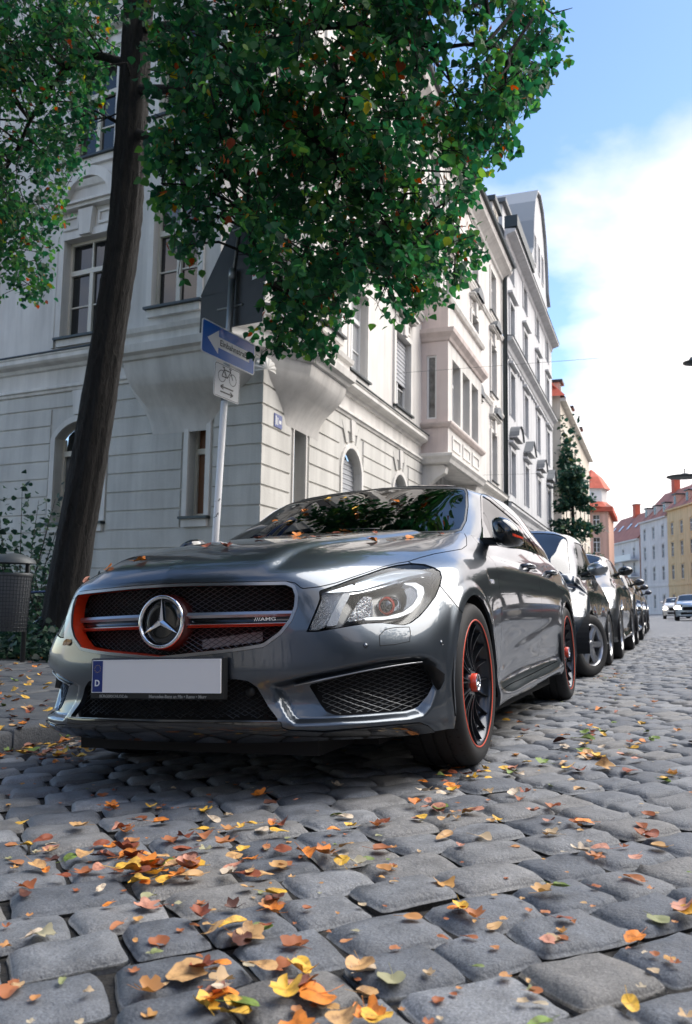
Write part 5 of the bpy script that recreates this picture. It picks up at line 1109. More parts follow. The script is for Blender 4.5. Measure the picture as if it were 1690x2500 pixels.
# ================================================================== houses at the end of the street
RED = mottle(mat('red_roof_tiles', (.5, .08, .04), .7), (.42, .07, .035), (.56, .11, .06), 1.2, 6); RBR = mottle(mat('brown_red_tiles', (.3, .1, .07), .7), (.24, .09, .065), (.34, .13, .09), .8, 6)
def plain_house(name, label, F, a, b, z1, wallm, roofm, cols, floors, depth=9., roof_h=4.5, o=0., trimm=None, dormers=0, chimneys=0, balc=None, wall_end=None, ww=1.1, skyl=0, group='houses closing the end of the street', dmat=None):
    H = empty(name, (0, 0, 0)); tag(H, label, 'house', group); trimm = trimm or W_TR
    hs = [(a+(b-a)*(k+.5)/cols-ww/2, a+(b-a)*(k+.5)/cols+ww/2, z0, z0+zh) for z0, zh in floors for k in range(cols)]
    wall(F, a, b, 0, z1, hs, o, .2).build('wall', wallm, H); 
    m = MB(); m.add([F(a, o, 0), F(a, o-depth, 0), F(a, o-depth, z1), F(a, o-depth/2, z1+roof_h), F(a, o, z1)], [(0, 1, 2, 3, 4)]); m.build('end_wall', wall_end or wallm, H); m = MB(); m.add([F(b, o, 0), F(b, o-depth, 0), F(b, o-depth, z1), F(b, o-depth/2, z1+roof_h), F(b, o, z1)], [(4, 3, 2, 1, 0)]); m.build('end_wall', wall_end or wallm, H)
    for h in hs:
        window(F, H, *h, o=o, depth=.16, frame=FRW, sill=False, tz=.65); m = MB(); fbox(m, F, h[0]-.15, h[1]+.15, o, o+.12, h[3]+.12, h[3]+.24); m.build('window_head', trimm, H); m = MB(); fbox(m, F, h[0]-.15, h[1]+.15, o, o+.1, h[2]-.18, h[2]-.08); m.build('window_sill', trimm, H)
    m = MB(); m.add([F(a-.1, o+.4, z1-.1), F(b+.1, o+.4, z1-.1), F(b+.1, o-depth/2, z1+roof_h+.1), F(a-.1, o-depth/2, z1+roof_h+.1), F(a-.1, o-depth-.3, z1), F(b+.1, o-depth-.3, z1)], [(0, 1, 2, 3), (3, 2, 5, 4)]); rf = m.build('roof', roofm, H)
    m = MB(); fbox(m, F, a, b, o, o+.42, z1-.35, z1-.12); m.build('eaves', trimm, H); m = MB(); fbox(m, F, a, b, o, o+.12, 4.6, 4.9); m.build('string_course', trimm, H)
    for k in range(dormers):
        c = a+(b-a)*(k+.5)/dormers; m = MB(); fbox(m, F, c-.6, c+.6, o-3., o-.4, z1+.3, z1+2.1); m.build('dormer', dmat or trimm, H); m = MB(); fbox(m, F, c-.75, c+.75, o-3.2, o-.2, z1+2.1, z1+2.3); m.build('dormer_roof', GUT, H); m = MB(); fbox(m, F, c-.4, c+.4, o-.42, o-.36, z1+.6, z1+1.9); m.build('dormer_window', PANE, H)
    for k in range(skyl):
        c = a+(b-a)*(k+.5)/skyl; q = [(c-.5, .45), (c+.5, .45), (c+.5, .65), (c-.5, .65)]; m = MB(); m.add([F(x, o+.4-(depth/2+.4)*t+.06, z1-.1+(roof_h+.2)*t+.08) for x, t in q], [(0, 1, 2, 3)]); m.build('skylight', mat('skylight_glass', (.5, .55, .6), .15), H)
    for k in range(chimneys):
        c = a+(b-a)*(k+.4)/max(1, chimneys); m = MB(); fbox(m, F, c-.7, c+.7, o-depth/2-.5, o-depth/2+.5, z1+roof_h-.8, z1+roof_h+2.0); m.build('chimney', RED, H); m = MB(); fbox(m, F, c-.8, c+.8, o-depth/2-.6, o-depth/2+.6, z1+roof_h+2.0, z1+roof_h+2.2); m.build('chimney_cap', RBR, H)
    if balc:
        for z in balc:
            for (p, q) in ((a+.3, a+(b-a)*.52), (a+(b-a)*.6, b-.4)):
                m = MB(); fbox(m, F, p, q, o, o+1.5, z-.15, z); m.build('balcony_slab', FRW, H); m = MB(); fbox(m, F, p, q, o+1.42, o+1.5, z, z+.95); m.build('balcony_parapet', FRW, H)
    return H
AZ = rad(-20); fd = np.array([math.sin(AZ), math.cos(AZ)]); fn = np.array([-fd[1], fd[0]]); P0 = wdep(1640, 1487, 132.)[:2]
def FW(s, o, z): p = P0-fd*s+fn*o; return (p[0], p[1], z)       # s grows towards the camera
n3 = np.array([fn[0], fn[1], 0.])
def s_at(px): q = wplane(px, 1450, (P0[0], P0[1], 0), n3)[:2]; return float((P0-q)@fd)
sA, sB, sC, sD, sE = s_at(1466), s_at(1549), s_at(1567), s_at(1634), s_at(1690)
ORW = stucco('orange_stucco', (.68, .47, .25), (.74, .54, .31), .5, .02); PWH = stucco('blush_white_stucco', (.68, .62, .59), (.74, .68, .65), .5, .02); SAL = stucco('salmon_stucco', (.62, .36, .27), (.68, .42, .33), .5, .02); BEI = stucco('beige_stucco', (.56, .50, .42), (.62, .56, .48), .5, .02)
FLR = [(1.0, 2.2), (5.6, 2.2), (9.2, 2.2), (12.6, 1.9)]
plain_house('orange_house', 'orange-yellow stucco house with red dormers at the right edge of the street end', FW, sD, sD+34, 16.8, ORW, RBR, 9, FLR, trimm=ORW, dormers=7, chimneys=2, skyl=5, dmat=SAL)
plain_house('white_house', 'blush white stucco house with dark dormers left of the orange house', FW, sC, sD-.05, 16.0, PWH, RBR, 3, FLR, dormers=3, chimneys=1, roof_h=5., wall_end=SAL, trimm=PWH)
plain_house('balcony_house', 'white house with stacked balconies and brown-red roof in the distance', FW, sA, sC-.6, 13.4, PWH, RBR, 4, [(1., 2.), (4.2, 2.), (7.2, 2.), (10.0, 1.8)], balc=(3.6, 6.6, 9.6), skyl=5, roof_h=5.5, chimneys=1, wall_end=SAL)
def FT(s, o, z): return (-4.75+o, 57.5+s, z)
H = plain_house('red_roof_house', 'beige house with bright red tiled roof and dormer behind the conifer', FT, 0, 27, 16.0, BEI, RED, 6, [(1.0, 2.), (4.6, 2.), (8.2, 2.), (11.6, 2.)], depth=14, roof_h=7.5, dormers=3, group='houses on the left side of the street', dmat=BEI)
def FN(s, o, z): return (-4.75-s, 57.4-o, z)
m = MB(); m.add([FN(-.45, .5, 15.9), FN(14, .5, 15.9), FN(6.6, -6., 24.0)], [(0, 1, 2)]); m.build('hip_roof', RED, H)
m = MB(); fbox(m, FN, 1.2, 3.4, -2.4, .3, 16.2, 18.2); m.build('dormer', BEI, H); m = MB(); m.add([FN(.9, .6, 18.2), FN(3.7, .6, 18.2), FN(2.3, -1.5, 19.8), FN(.9, -2.6, 18.2), FN(3.7, -2.6, 18.2)], [(0, 1, 2), (0, 2, 3), (1, 4, 2)]); m.build('dormer_roof', RED, H); m = MB(); fbox(m, FN, 1.6, 3.0, .3, .34, 16.5, 17.9); m.build('dormer_window', mat('skylight_glass'), H)
def tower():
    T = empty('corner_tower', (0, 0, 0)); tag(T, 'slim salmon corner tower house with small red cone roof', 'house', 'houses on the left side of the street'); c = wdep(1450, 1487, 112)[:2]; R_ = 2.1
    def FTW(s, o, z): return (c[0]-2+s, c[1]-2-o, z)
    wall(FTW, -4, 4.2, 0, 13.6, [(x, x+.9, z, z+2) for z in (1, 4.6, 8.2, 11.2) for x in (-2.6, .2, 2.2)], depth=.2).build('wall', SAL, T)
    for z in (1, 4.6, 8.2, 11.2):
        for x in (-2.6, .2, 2.2): window(FTW, T, x, x+.9, z, z+2, depth=.18, sill=False, frame=FRW)
    m = MB(); fbox(m, FTW, 4.18, 4.2, -14, 0, 0, 13.6); m.build('side_wall', SAL, T)
    m = MB(); fbox(m, FTW, -4.4, 4.8, -14, .6, 13.6, 14.2); m.build('eaves', RED, T); MB().lathe([(2.2, 14.2), (2.0, 14.4), (2.0, 16.6), (2.4, 16.8)], 8, 'z', (c[0], c[1]-.4, 0)).build('turret', FRW, T); MB().lathe([(2.9, 14.2), (2.0, 15.0)], 8, 'z', (c[0], c[1]-.4, 0)).build('turret_skirt', RED, T); MB().lathe([(2.5, 16.7), (1.4, 18.4), (.02, 19.6)], 8, 'z', (c[0], c[1]-.4, 0)).build('turret_roof', RED, T)
    m = MB(); m.add([FTW(-4.4, .6, 14.2), FTW(-4.4, -14, 14.2), FTW(0, -7, 17.5), FTW(4.8, .6, 14.2), FTW(4.8, -14, 14.2)], [(0, 1, 2), (0, 2, 3), (3, 2, 4)]); m.build('roof', RBR, T)
tower()
# the street behind the camera and across the road: it shows only as reflections in the cars
def FO(s, o, z): return (19.-o, 60-s, z)
plain_house('opposite_house', 'cream terraced house across the street mirrored in the car doors', FO, 40, 74, 11.5, BEI, RBR, 8, [(1.0, 2.), (4.6, 2.), (8.0, 2.)], roof_h=3., group='houses across the street')
plain_house('opposite_house', 'grey terraced house across the street mirrored in the rear door', FO, 0, 39.9, 12., W_LO, RED, 9, [(1.0, 2.), (4.6, 2.), (8.0, 2.)], roof_h=3., group='houses across the street')
plain_house('opposite_house', 'beige house behind the camera mirrored in the bumper', FO, 74.1, 110, 13., BEI, RBR, 8, [(1.0, 2.), (4.6, 2.), (8.0, 2.)], roof_h=3., group='houses across the street')
def FBK(s, o, z): return (-5.+o, -8-s, z)
plain_house('side_house', 'grey house on the near side behind the camera', FBK, 0, 36, 13., W_LO, RBR, 8, [(1.0, 2.), (4.6, 2.), (8.0, 2.)], roof_h=3., group='houses behind the camera')
def FEN(s, o, z): return (-20+s, -52+o, z)
plain_house('end_house', 'pale house closing the street behind the camera', FEN, 0, 44, 13., W_UP, RBR, 10, [(1.0, 2.), (4.6, 2.), (8.0, 2.)], roof_h=4., group='houses behind the camera')
# ================================================================== leaves, trees, shrubs
def leaf_mat(name, cols, trans=.35, rough=.55, attr=True):
    """cols: list of (pos,rgb) for a random value per leaf; translucent"""
    m = bpy.data.materials.new(name); m.use_nodes = True; nt = m.node_tree; N = nt.nodes.new; L = nt.links.new; b = nt.nodes['Principled BSDF']; out = nt.nodes['Material Output']
    at = N('ShaderNodeAttribute'); at.attribute_name = 'rnd'; r = N('ShaderNodeValToRGB'); e = r.color_ramp.elements
    e[0].position = cols[0][0]; e[0].color = (*cols[0][1], 1); e[1].position = cols[-1][0]; e[1].color = (*cols[-1][1], 1)
    for p, c in cols[1:-1]: q = e.new(p); q.color = (*c, 1)
    L(at.outputs['Fac'], r.inputs[0]); L(r.outputs[0], b.inputs['Base Color']); b.inputs['Roughness'].default_value = rough; b.inputs['Specular IOR Level'].default_value = .3
    t = N('ShaderNodeBsdfTranslucent'); hs = N('ShaderNodeHueSaturation'); hs.inputs['Value'].default_value = 2.1; hs.inputs['Saturation'].default_value = 1.15; L(r.outputs[0], hs.inputs['Color']); L(hs.outputs[0], t.inputs[0])
    mx = N('ShaderNodeMixShader'); mx.inputs[0].default_value = trans; L(b.outputs[0], mx.inputs[1]); L(t.outputs[0], mx.inputs[2]); L(mx.outputs[0], out.inputs[0])
    return m
G_LIME = leaf_mat('lime_foliage', [(0, (.009, .042, .022)), (.3, (.020, .080, .036)), (.6, (.042, .130, .042)), (.8, (.08, .18, .045)), (.9, (.15, .24, .05)), (.93, (.28, .24, .03)), (.965, (.30, .07, .02)), (1., (.20, .04, .015))], .48)
G_DARK = leaf_mat('dark_foliage', [(0, (.008, .022, .018)), (.6, (.014, .042, .028)), (1., (.03, .07, .035))], .25)
G_CONI = leaf_mat('conifer_foliage', [(0, (.012, .045, .035)), (.6, (.02, .065, .045)), (.9, (.05, .10, .05)), (1., (.12, .13, .05))], .2)
BARK = mat('lime_bark', (.03, .025, .02), .9)
def bark_nodes():
    N, L = nodes(BARK); b = bsdf(BARK); tc = N('ShaderNodeTexCoord'); mp = N('ShaderNodeMapping'); mp.inputs['Scale'].default_value = (30, 30, 4.2); L(tc.outputs['Object'], mp.inputs[0])
    n = N('ShaderNodeTexNoise'); n.inputs['Scale'].default_value = 1; n.inputs['Detail'].default_value = 9; n.inputs['Roughness'].default_value = .62; n.inputs['Distortion'].default_value = 1.3; L(mp.outputs[0], n.inputs[0])
    r = N('ShaderNodeValToRGB'); e = r.color_ramp.elements; e[0].position = .36; e[0].color = (.005, .005, .005, 1); e[1].position = .68; e[1].color = (.026, .022, .020, 1); L(n.outputs[0], r.inputs[0]); L(r.outputs[0], b.inputs['Base Color'])
    bp = N('ShaderNodeBump'); bp.inputs['Strength'].default_value = 1; bp.inputs['Distance'].default_value = .05; L(n.outputs[0], bp.inputs['Height']); L(bp.outputs[0], b.inputs['Normal'])
bark_nodes()
LEAF2 = np.array([(0, 0, 0), (.42, .18, .06), (.50, .50, .10), (.24, .86, .05), (0, 1.10, -.03), (-.24, .86, .05), (-.50, .50, .10), (-.42, .18, .06), (0, .5, 0)], float); LEAF2[:, 1] -= .05
LF2 = np.array([(0, 1, 2, 8), (8, 2, 3, 4), (0, 8, 6, 7), (8, 4, 5, 6)])
LEAF1 = np.array([(0, 0, 0), (.46, .42, .08), (0, 1.08, -.02), (-.46, .42, .08)], float); LF1 = np.array([(0, 1, 2, 3)])
def leaves_mesh(name, P, D, S, shape=LEAF2, F=LF2, rnd=None, droop=.5, rng=RNG):
    """P positions, D direction of the leaf tip, S sizes -> one mesh with a random value per leaf"""
    n = len(P); D = D/(np.linalg.norm(D, axis=1, keepdims=True)+1e-9); U = rng.normal(size=(n, 3)); U[:, 2] += 1.2; X = np.cross(D, U); X /= np.linalg.norm(X, axis=1, keepdims=True)+1e-9; Z = np.cross(X, D)
    V = P[:, None, :]+S[:, None, None]*(shape[None, :, 0, None]*X[:, None]+shape[None, :, 1, None]*D[:, None]+shape[None, :, 2, None]*Z[:, None]*rng.uniform(.2, 2.2, (n, 1, 1)))
    k = len(shape); Fq = (F[None]+(np.arange(n)*k)[:, None, None]).reshape(-1, F.shape[1]); me = mesh_np(name, V.reshape(-1, 3), Fq, True)
    rv = rng.random(n) if rnd is None else rnd; a = me.attributes.new('rnd', 'FLOAT', 'POINT'); a.data.foreach_set('value', np.repeat(rv, k).astype(np.float32))
    return me
def inpoly(q, poly): return sdf(q, poly) < 0
P_CROWN = [(-400, -300), (1372, -300), (1378, 20), (1382, 110), (1350, 190), (1300, 250), (1255, 300), (1240, 380), (1205, 430), (1150, 445), (1170, 560), (1172, 630), (1115, 690), (1075, 745), (1010, 775), (960, 790), (905, 775), (850, 770), (812, 880), (770, 865), (700, 850), (640, 870), (610, 838), (650, 780), (640, 690), (600, 600), (560, 545), (510, 600), (480, 640), (455, 690), (425, 680), (415, 610), (395, 520), (365, 470), (360, 330), (372, 230), (300, 60), (262, 150), (235, 330), (205, 400), (180, 470), (165, 540), (130, 600), (108, 640), (122, 715), (75, 740), (20, 690), (-40, 780), (-400, 800)]
def lime_tree():
    T = empty('lime_tree', (0, 0, 0)); tag(T, 'leafy lime tree with dark leaning trunk, its crown hanging over the street', 'tree')
    ctr = [(150, 1620), (158, 1500), (183, 1320), (222, 1100), (256, 880), (284, 700), (303, 560), (315, 400), (328, 200), (340, 0), (352, -200), (365, -420)]
    d0 = 10.; P = np.array([wdep(x, y, d0) for x, y in ctr]); P[0][2] = -.05
    r = np.array([.40, .25, .216, .203, .196, .190, .187, .182, .177, .17, .16, .13])
    # trunk with buttress flare, ridged bark and a couple of bosses
    tt = np.linspace(0, len(P)-1, 90); C = nspl(np.arange(len(P)), P, tt); Rr = np.interp(tt, np.arange(len(P)), r); n = 40; V = []
    for i, c in enumerate(C):
        for k in range(n):
            a = 2*math.pi*k/n; rr = Rr[i]*(1+.030*math.sin(a*7+i*.07)+.035*math.sin(a*13-i*.13)+.02*RNG.normal()+.05*max(0, 1-i/9)*math.sin(a*5))
            if abs(i-44) < 3 and math.cos(a-2.6) > .8: rr *= 1.22
            V.append((c[0]+rr*math.cos(a), c[1]+rr*math.sin(a), c[2]))
    F = np.array([(i*n+k, i*n+(k+1) % n, (i+1)*n+(k+1) % n, (i+1)*n+k) for i in range(len(C)-1) for k in range(n)])
    tr = link('trunk', mesh_np('trunk', V, F, True), BARK, T)
    top = C[-1]
    # limbs
    limbs = [(C[70], wdep(700, 60, 8.6), wdep(1000, 90, 7.8), wdep(1250, 130, 7.4)), (C[64], wdep(620, 250, 8.6), wdep(850, 420, 7.9), wdep(980, 600, 7.6)), (C[76], wdep(620, -200, 8.8), wdep(900, -60, 8.0), wdep(1200, 40, 7.2)),
             (C[66], wdep(180, 150, 10.6), wdep(60, 330, 11.0), wdep(-60, 520, 11.3)), (C[72], wdep(480, 260, 9.0), wdep(560, 430, 8.3), wdep(660, 700, 7.9)), (C[80], wdep(100, -250, 11), wdep(-200, -200, 12), wdep(-500, 0, 12.5)), (C[60], wdep(430, 380, 9.4), wdep(450, 500, 9.2), wdep(440, 620, 9.1)), (C[82], wdep(800, -400, 8), wdep(1100, -300, 6.5), wdep(1300, -150, 6))]
    LP = []
    for L_ in limbs:
        q = nspl(np.arange(4), np.array(L_), np.linspace(0, 3, 14)); q += RNG.normal(0, .03, q.shape)*np.linspace(0, 1, 14)[:, None]; LP.append(q); MB().tube(list(q), list(np.linspace(.06, .008, 14)), 7).build('limb', BARK, T, True)
    # sprays: each twig carries leaves; seeds are kept where the crown shows in the photograph
    def seeds(n, dlo, dhi, xlo, xhi, ylo, yhi, poly, dens=None):
        out = []
        while len(out) < n:
            x, y = RNG.uniform(xlo, xhi), RNG.uniform(ylo, yhi)
            if sdf(np.array([(x, y)]), poly)[0] > -12: continue
            if dens and RNG.random() > dens(x, y): continue
            out.append(wdep(x, y, RNG.uniform(dlo, dhi)))
        return np.array(out)
    def right_d(x, y): return 1. if x > 360 else .0
    CLUMPS = []
    def clumped(n, per, dlo, dhi, xlo, xhi, ylo, yhi, sg):
        C_ = seeds(n, dlo, dhi, xlo, xhi, ylo, yhi, P_CROWN); out = []; CLUMPS.append(C_)
        for c_ in C_:
            k = 0
            while k < per:
                p = c_+RNG.normal(0, sg, 3)*[1, 1, .7]; k += 1
                if sdf(wpj(p[None])[0], P_CROWN)[0] < -6: out.append(p)
        return np.array(out)
    A = clumped(205, 9, 6.9, 9.6, 355, 1385, -250, 890, .20); B = clumped(150, 10, 9.6, 11.8, -350, 262, -250, 780, .24)
    # the rest of the crown, above and beside the frame
    c0 = np.array([-3.4, 4.9, 9.8]); D_ = []
    while len(D_) < 520:
        u = RNG.normal(size=3); u /= np.linalg.norm(u); p = c0+u*np.array([5.2, 4.8, 4.6])*RNG.uniform(.45, 1)**.5
        q, w = wpj(p)
        if w > .5 and (-350 < q[0] < 2000) and (-260 < q[1] < 2500): continue
        if p[2] < 5.0 or (p[0] < XB+.7 and p[1] > YC-.9 and p[2] < 17) : continue
        D_.append(p)
    D_ = np.array(D_)
    def spray(S, per, ln, size, poly=None):
        Ps, Ds, Ss, Rs = [], [], [], []; tw = MB()
        for s in S:
            d = RNG.normal(size=3)*[1, 1, .35]+[.35, -.35, -.55]; d /= np.linalg.norm(d); base = RNG.random()**1.4*.68; l_ = ln*RNG.uniform(.6, 1.3)
            e = s+d*l_
            for k in range(per):
                t = RNG.uniform(.05, 1); p = s+d*l_*t+np.array([0, 0, -.10*t*t])+RNG.normal(0, .045, 3)
                Ps.append(p); q = RNG.normal(size=3)*[.8, .8, .5]+d*.6+[0, 0, -.75]; Ds.append(q); Ss.append(size*RNG.uniform(.65, 1.25)); Rs.append(np.clip(base+RNG.random()*.45*RNG.random()+(RNG.random() < .022)*.4+(RNG.random() < .03)*.36, 0, 1))
            if poly is not None and sdf(wpj(np.array([e, s-d*.12]))[0], poly).max() > -8: continue
            tw.tube([s-d*.12, s+d*l_*.55, e+np.array([0, 0, -.1])], [.006, .004, .002], 3, False)
        Ps, Ds, Ss, Rs = map(np.array, (Ps, Ds, Ss, Rs))
        if poly is not None:
            q, w = wpj(Ps); k = sdf(q, poly) < RNG.uniform(-4, 26, len(Ps)); Ps, Ds, Ss, Rs = Ps[k], Ds[k], Ss[k], Rs[k]
        return Ps, Ds, Ss, Rs, tw
    a = spray(A, 14, .34, .073, P_CROWN); b = spray(B, 16, .42, .064, P_CROWN); d = spray(D_, 16, .7, .125)
    # the largest leaves in view are parts of their own
    q, w = wpj(a[0]); lowr = (q[:, 0] > 560) & (q[:, 0] < 1170) & (q[:, 1] > 380) & (w < 8.0); cand = np.where(lowr)[0]; cand = cand[np.argsort(-(a[2][cand]/w[cand]))][:280]; keep = np.ones(len(a[0]), bool); keep[cand] = False
    lm = mesh_np('leaf', LEAF2, LF2, True); at_ = lm.attributes.new('rnd', 'FLOAT', 'POINT'); at_.data.foreach_set('value', np.full(9, .5, np.float32)); lvs = []
    for v in np.linspace(.05, .85, 8):
        m2 = lm.copy(); m2.attributes['rnd'].data.foreach_set('value', np.full(9, v, np.float32)); m2.materials.append(G_LIME); lvs.append(m2)
    for i in cand:
        o = bpy.data.objects.new('leaf', lvs[int(min(a[3][i], .99)*8)]); COL.objects.link(o); o.parent = T; o.location = a[0][i]; dv = Vector(a[1][i]); o.rotation_euler = (dv.to_track_quat('Y', 'Z')).to_euler(); o.rotation_euler.rotate_axis('Y', RNG.uniform(-1, 1)); o.scale = (a[2][i],)*3
    me = leaves_mesh('crown', np.concatenate([a[0][keep], b[0], d[0]]), np.concatenate([a[1][keep], b[1], d[1]]), np.concatenate([a[2][keep], b[2], d[2]]), rnd=np.concatenate([a[3][keep], b[3], d[3]]))
    cr = link('crown', me, G_LIME, T); cr['kind'] = 'stuff'
    tw = MB(); [tw.add(q[4].v, q[4].f) for q in (a, b, d)]
    LPs = np.concatenate(LP)
    for c_ in np.concatenate(CLUMPS):
        k = ((LPs-c_)**2).sum(1).argmin()
        if ((LPs[k]-c_)**2).sum() > 1.7: continue
        m_ = (LPs[k]+c_)/2+RNG.normal(0, .08, 3)+[0, 0, .12]; tw.tube([LPs[k], m_, c_, c_+RNG.normal(0, .12, 3)+[0, 0, -.15]], [.018, .013, .008, .003], 4, False)
    o = link('twigs', mesh_np('twigs', tw.v, np.array(tw.f), True), BARK, T); o['kind'] = 'stuff'
    # rust-coloured seed bracts hanging in bunches through the crown
    bp_ = A[RNG.choice(len(A), 70, replace=False)]; P_ = np.concatenate([c_+RNG.normal(0, [.05, .05, .07], (9, 3))+[0, 0, -.08] for c_ in bp_]); q, w = wpj(P_); P_ = P_[sdf(q, P_CROWN) < -5]
    o = link('seed_bracts', leaves_mesh('seed_bracts', P_, RNG.normal(size=(len(P_), 3))*[.5, .5, .3]+[0, 0, -1.], RNG.uniform(.03, .055, len(P_)), LEAF1*[.55, 1.3, 1], LF1, rnd=RNG.uniform(.962, 1., len(P_))), G_LIME, T); o['kind'] = 'stuff'
    return T
lime_tree()
def shrub(name, label, cat, base, h, spread, n, size, matl, stems=9, group=None):
    T = empty(name, (0, 0, 0)); tag(T, label, cat, group); P, D, S = [], [], []; st = MB(); base = np.array(base)
    for k in range(stems):
        a = RNG.uniform(0, 6.28); e = base+np.array([math.cos(a)*spread*RNG.uniform(.2, 1), math.sin(a)*spread*RNG.uniform(.2, 1), h*RNG.uniform(.55, 1.08)]); m_ = (base+e)/2+RNG.normal(0, .05, 3); b0 = base+np.array([math.cos(a), math.sin(a), 0])*spread*.3
        st.tube([b0, m_, e], [.012, .008, .003], 5)
        for j in range(n//stems):
            t = RNG.uniform(.25, 1.02); p = (1-t)**2*b0+2*t*(1-t)*m_+t*t*e+RNG.normal(0, .10*spread+.05, 3); P.append(p); D.append(RNG.normal(size=3)*[1, 1, .5]+[0, 0, -.1]); S.append(size*RNG.uniform(.6, 1.3))
    link('foliage', leaves_mesh('foliage', np.array(P), np.array(D), np.array(S), LEAF1 if size < .05 else LEAF2, LF1 if size < .05 else LF2), matl, T)['kind'] = 'stuff'; st.build('stems', BARK, T, True)['kind'] = 'stuff'
    return T
shrub('garden_shrub', 'tall loose dark green shrub growing against the house wall left of the trunk', 'shrub', wdep(50, 1500, 11.6)*[1, 1, 0], 2.1, .75, 900, .075, G_DARK, 16)
shrub('garden_shrub', 'low dark shrub between the tree trunk and the litter bin', 'shrub', wdep(100, 1480, 10.9)*[1, 1, 0], 1.25, .45, 500, .06, G_DARK, 9)
def ivy():
    P, D, S = [], [], []; c = wdep(80, 1560, 9.4)
    for i in range(2600):
        x = RNG.uniform(-1.5, .75); y = RNG.uniform(-.5, 1.1); hh = .42*math.exp(-((x*.55)**2+(y-.4)**2*1.4))+.05; P.append((c[0]+x, c[1]+y+.1, RNG.uniform(.02, hh)+.02)); D.append((RNG.normal(), RNG.normal()-.6, -.3)); S.append(RNG.uniform(.045, .085))
    o = link('ivy', leaves_mesh('ivy', np.array(P), np.array(D), np.array(S)), G_DARK); tag(o, 'dark ivy spreading over the ground round the tree foot', 'ivy', kind='stuff')
ivy()
# ---- larch-like tree beyond the houses
def street_conifer(name, label, base, h, R_, n, depthscale=.22):
    T = empty(name, (0, 0, 0)); tag(T, label, 'tree'); base = np.array(base, float); MB().tube([base, base+[0.1, 0, h*.5], base+[0, 0, h]], [.22, .14, .03], 8).build('trunk', BARK, T, True); P, D, S = [], [], []
    for k in range(46):
        z = h*RNG.uniform(.12, .98); a = RNG.uniform(0, 6.28); r = R_*(1-z/h)**.6*RNG.uniform(.5, 1.1); d = np.array([math.cos(a), math.sin(a), 0]); e = base+[0, 0, z]+d*r+[0, 0, -.12*r]
        MB().tube([base+[0, 0, z], base+[0, 0, z]+d*r*.5+[0, 0, .05*r], e], [.035, .02, .006], 4).build('branch', BARK, T)
        for j in range(n//46):
            t = RNG.uniform(.15, 1.05); p = base+[0, 0, z]+d*r*t+[0, 0, -.12*r*t*t]+RNG.normal(0, [.22, .22, .13]); P.append(p); D.append(d+RNG.normal(0, .6, 3)+[0, 0, -.3]); S.append(depthscale*RNG.uniform(.6, 1.2))
    link('crown', leaves_mesh('crown', np.array(P), np.array(D), np.array(S), LEAF1, LF1), G_CONI, T)['kind'] = 'stuff'
street_conifer('street_tree', 'blue-green conifer with drooping branches past the end of the gabled house', (-3.4, 50.5, 0), 9.8, 2.7, 4600, .28)
shrub('wall_climber', 'loose olive climber against the red-roofed house above the conifer', 'climber', (-4.6, 58, 6.5), 7.5, 1.4, 900, .3, G_CONI, 12)

# ---- street trees out of frame (seen in the reflections)
def round_tree(x, y):
    T = empty('avenue_tree', (x, y, 0)); MB().tube([(0, 0, 0), (.05, 0, 2.2), (0, .1, 4.5)], [.2, .16, .1], 8).build('trunk', BARK, T, True); n = 3800
    u = RNG.normal(size=(n, 3)); u /= np.linalg.norm(u, axis=1, keepdims=True); P = u*np.array([2.7, 2.7, 2.6])*(RNG.random((n, 1))**.45)*(1+.25*np.sin(3*u[:, :1]+5*u[:, 1:2]))+[0, 0, 5.4]
    link('crown', leaves_mesh('crown', P, RNG.normal(size=(n, 3))+[0, 0, -.4], RNG.uniform(.18, .34, n), LEAF1, LF1), G_DARK, T)['kind'] = 'stuff'; return T
T0 = round_tree(10.2, -9)
tag(T0, 'round street tree across the road behind the camera', 'tree', 'street trees across the road')
for k, (x, y, lb) in enumerate(((10.4, -1, 'round street tree across the road beside the camera'), (10.3, 7, 'round street tree across the road opposite the saloon'), (10.5, 15, 'round street tree across the road opposite the grey hatchback'), (10.3, 24, 'round street tree across the road opposite the last parked car'), (-3.3, -4.6, 'round tree added out of view beside the camera to shade the left bumper'), (-3.0, -11, 'round street tree on the near pavement behind the camera'), (-3.1, -20, 'second round street tree on the near pavement behind the camera'))):  # unseen near-side tree beside the camera is added to shade the left bumper
    c = copy_tree(T0); c.location = (x, y, 0); c.rotation_euler = (0, 0, 1.3*k); c['label'] = lb
for k in range(9):
    y = 33+8*k; c = copy_tree(T0); c.location = (9.4+.3*math.sin(k*2.1), y, 0); c.rotation_euler = (0, 0, .7*k); c['label'] = 'round street tree across the road, %s of the far avenue row' % ('first', 'second', 'third', 'fourth', 'fifth', 'sixth', 'seventh', 'eighth', 'last')[k]
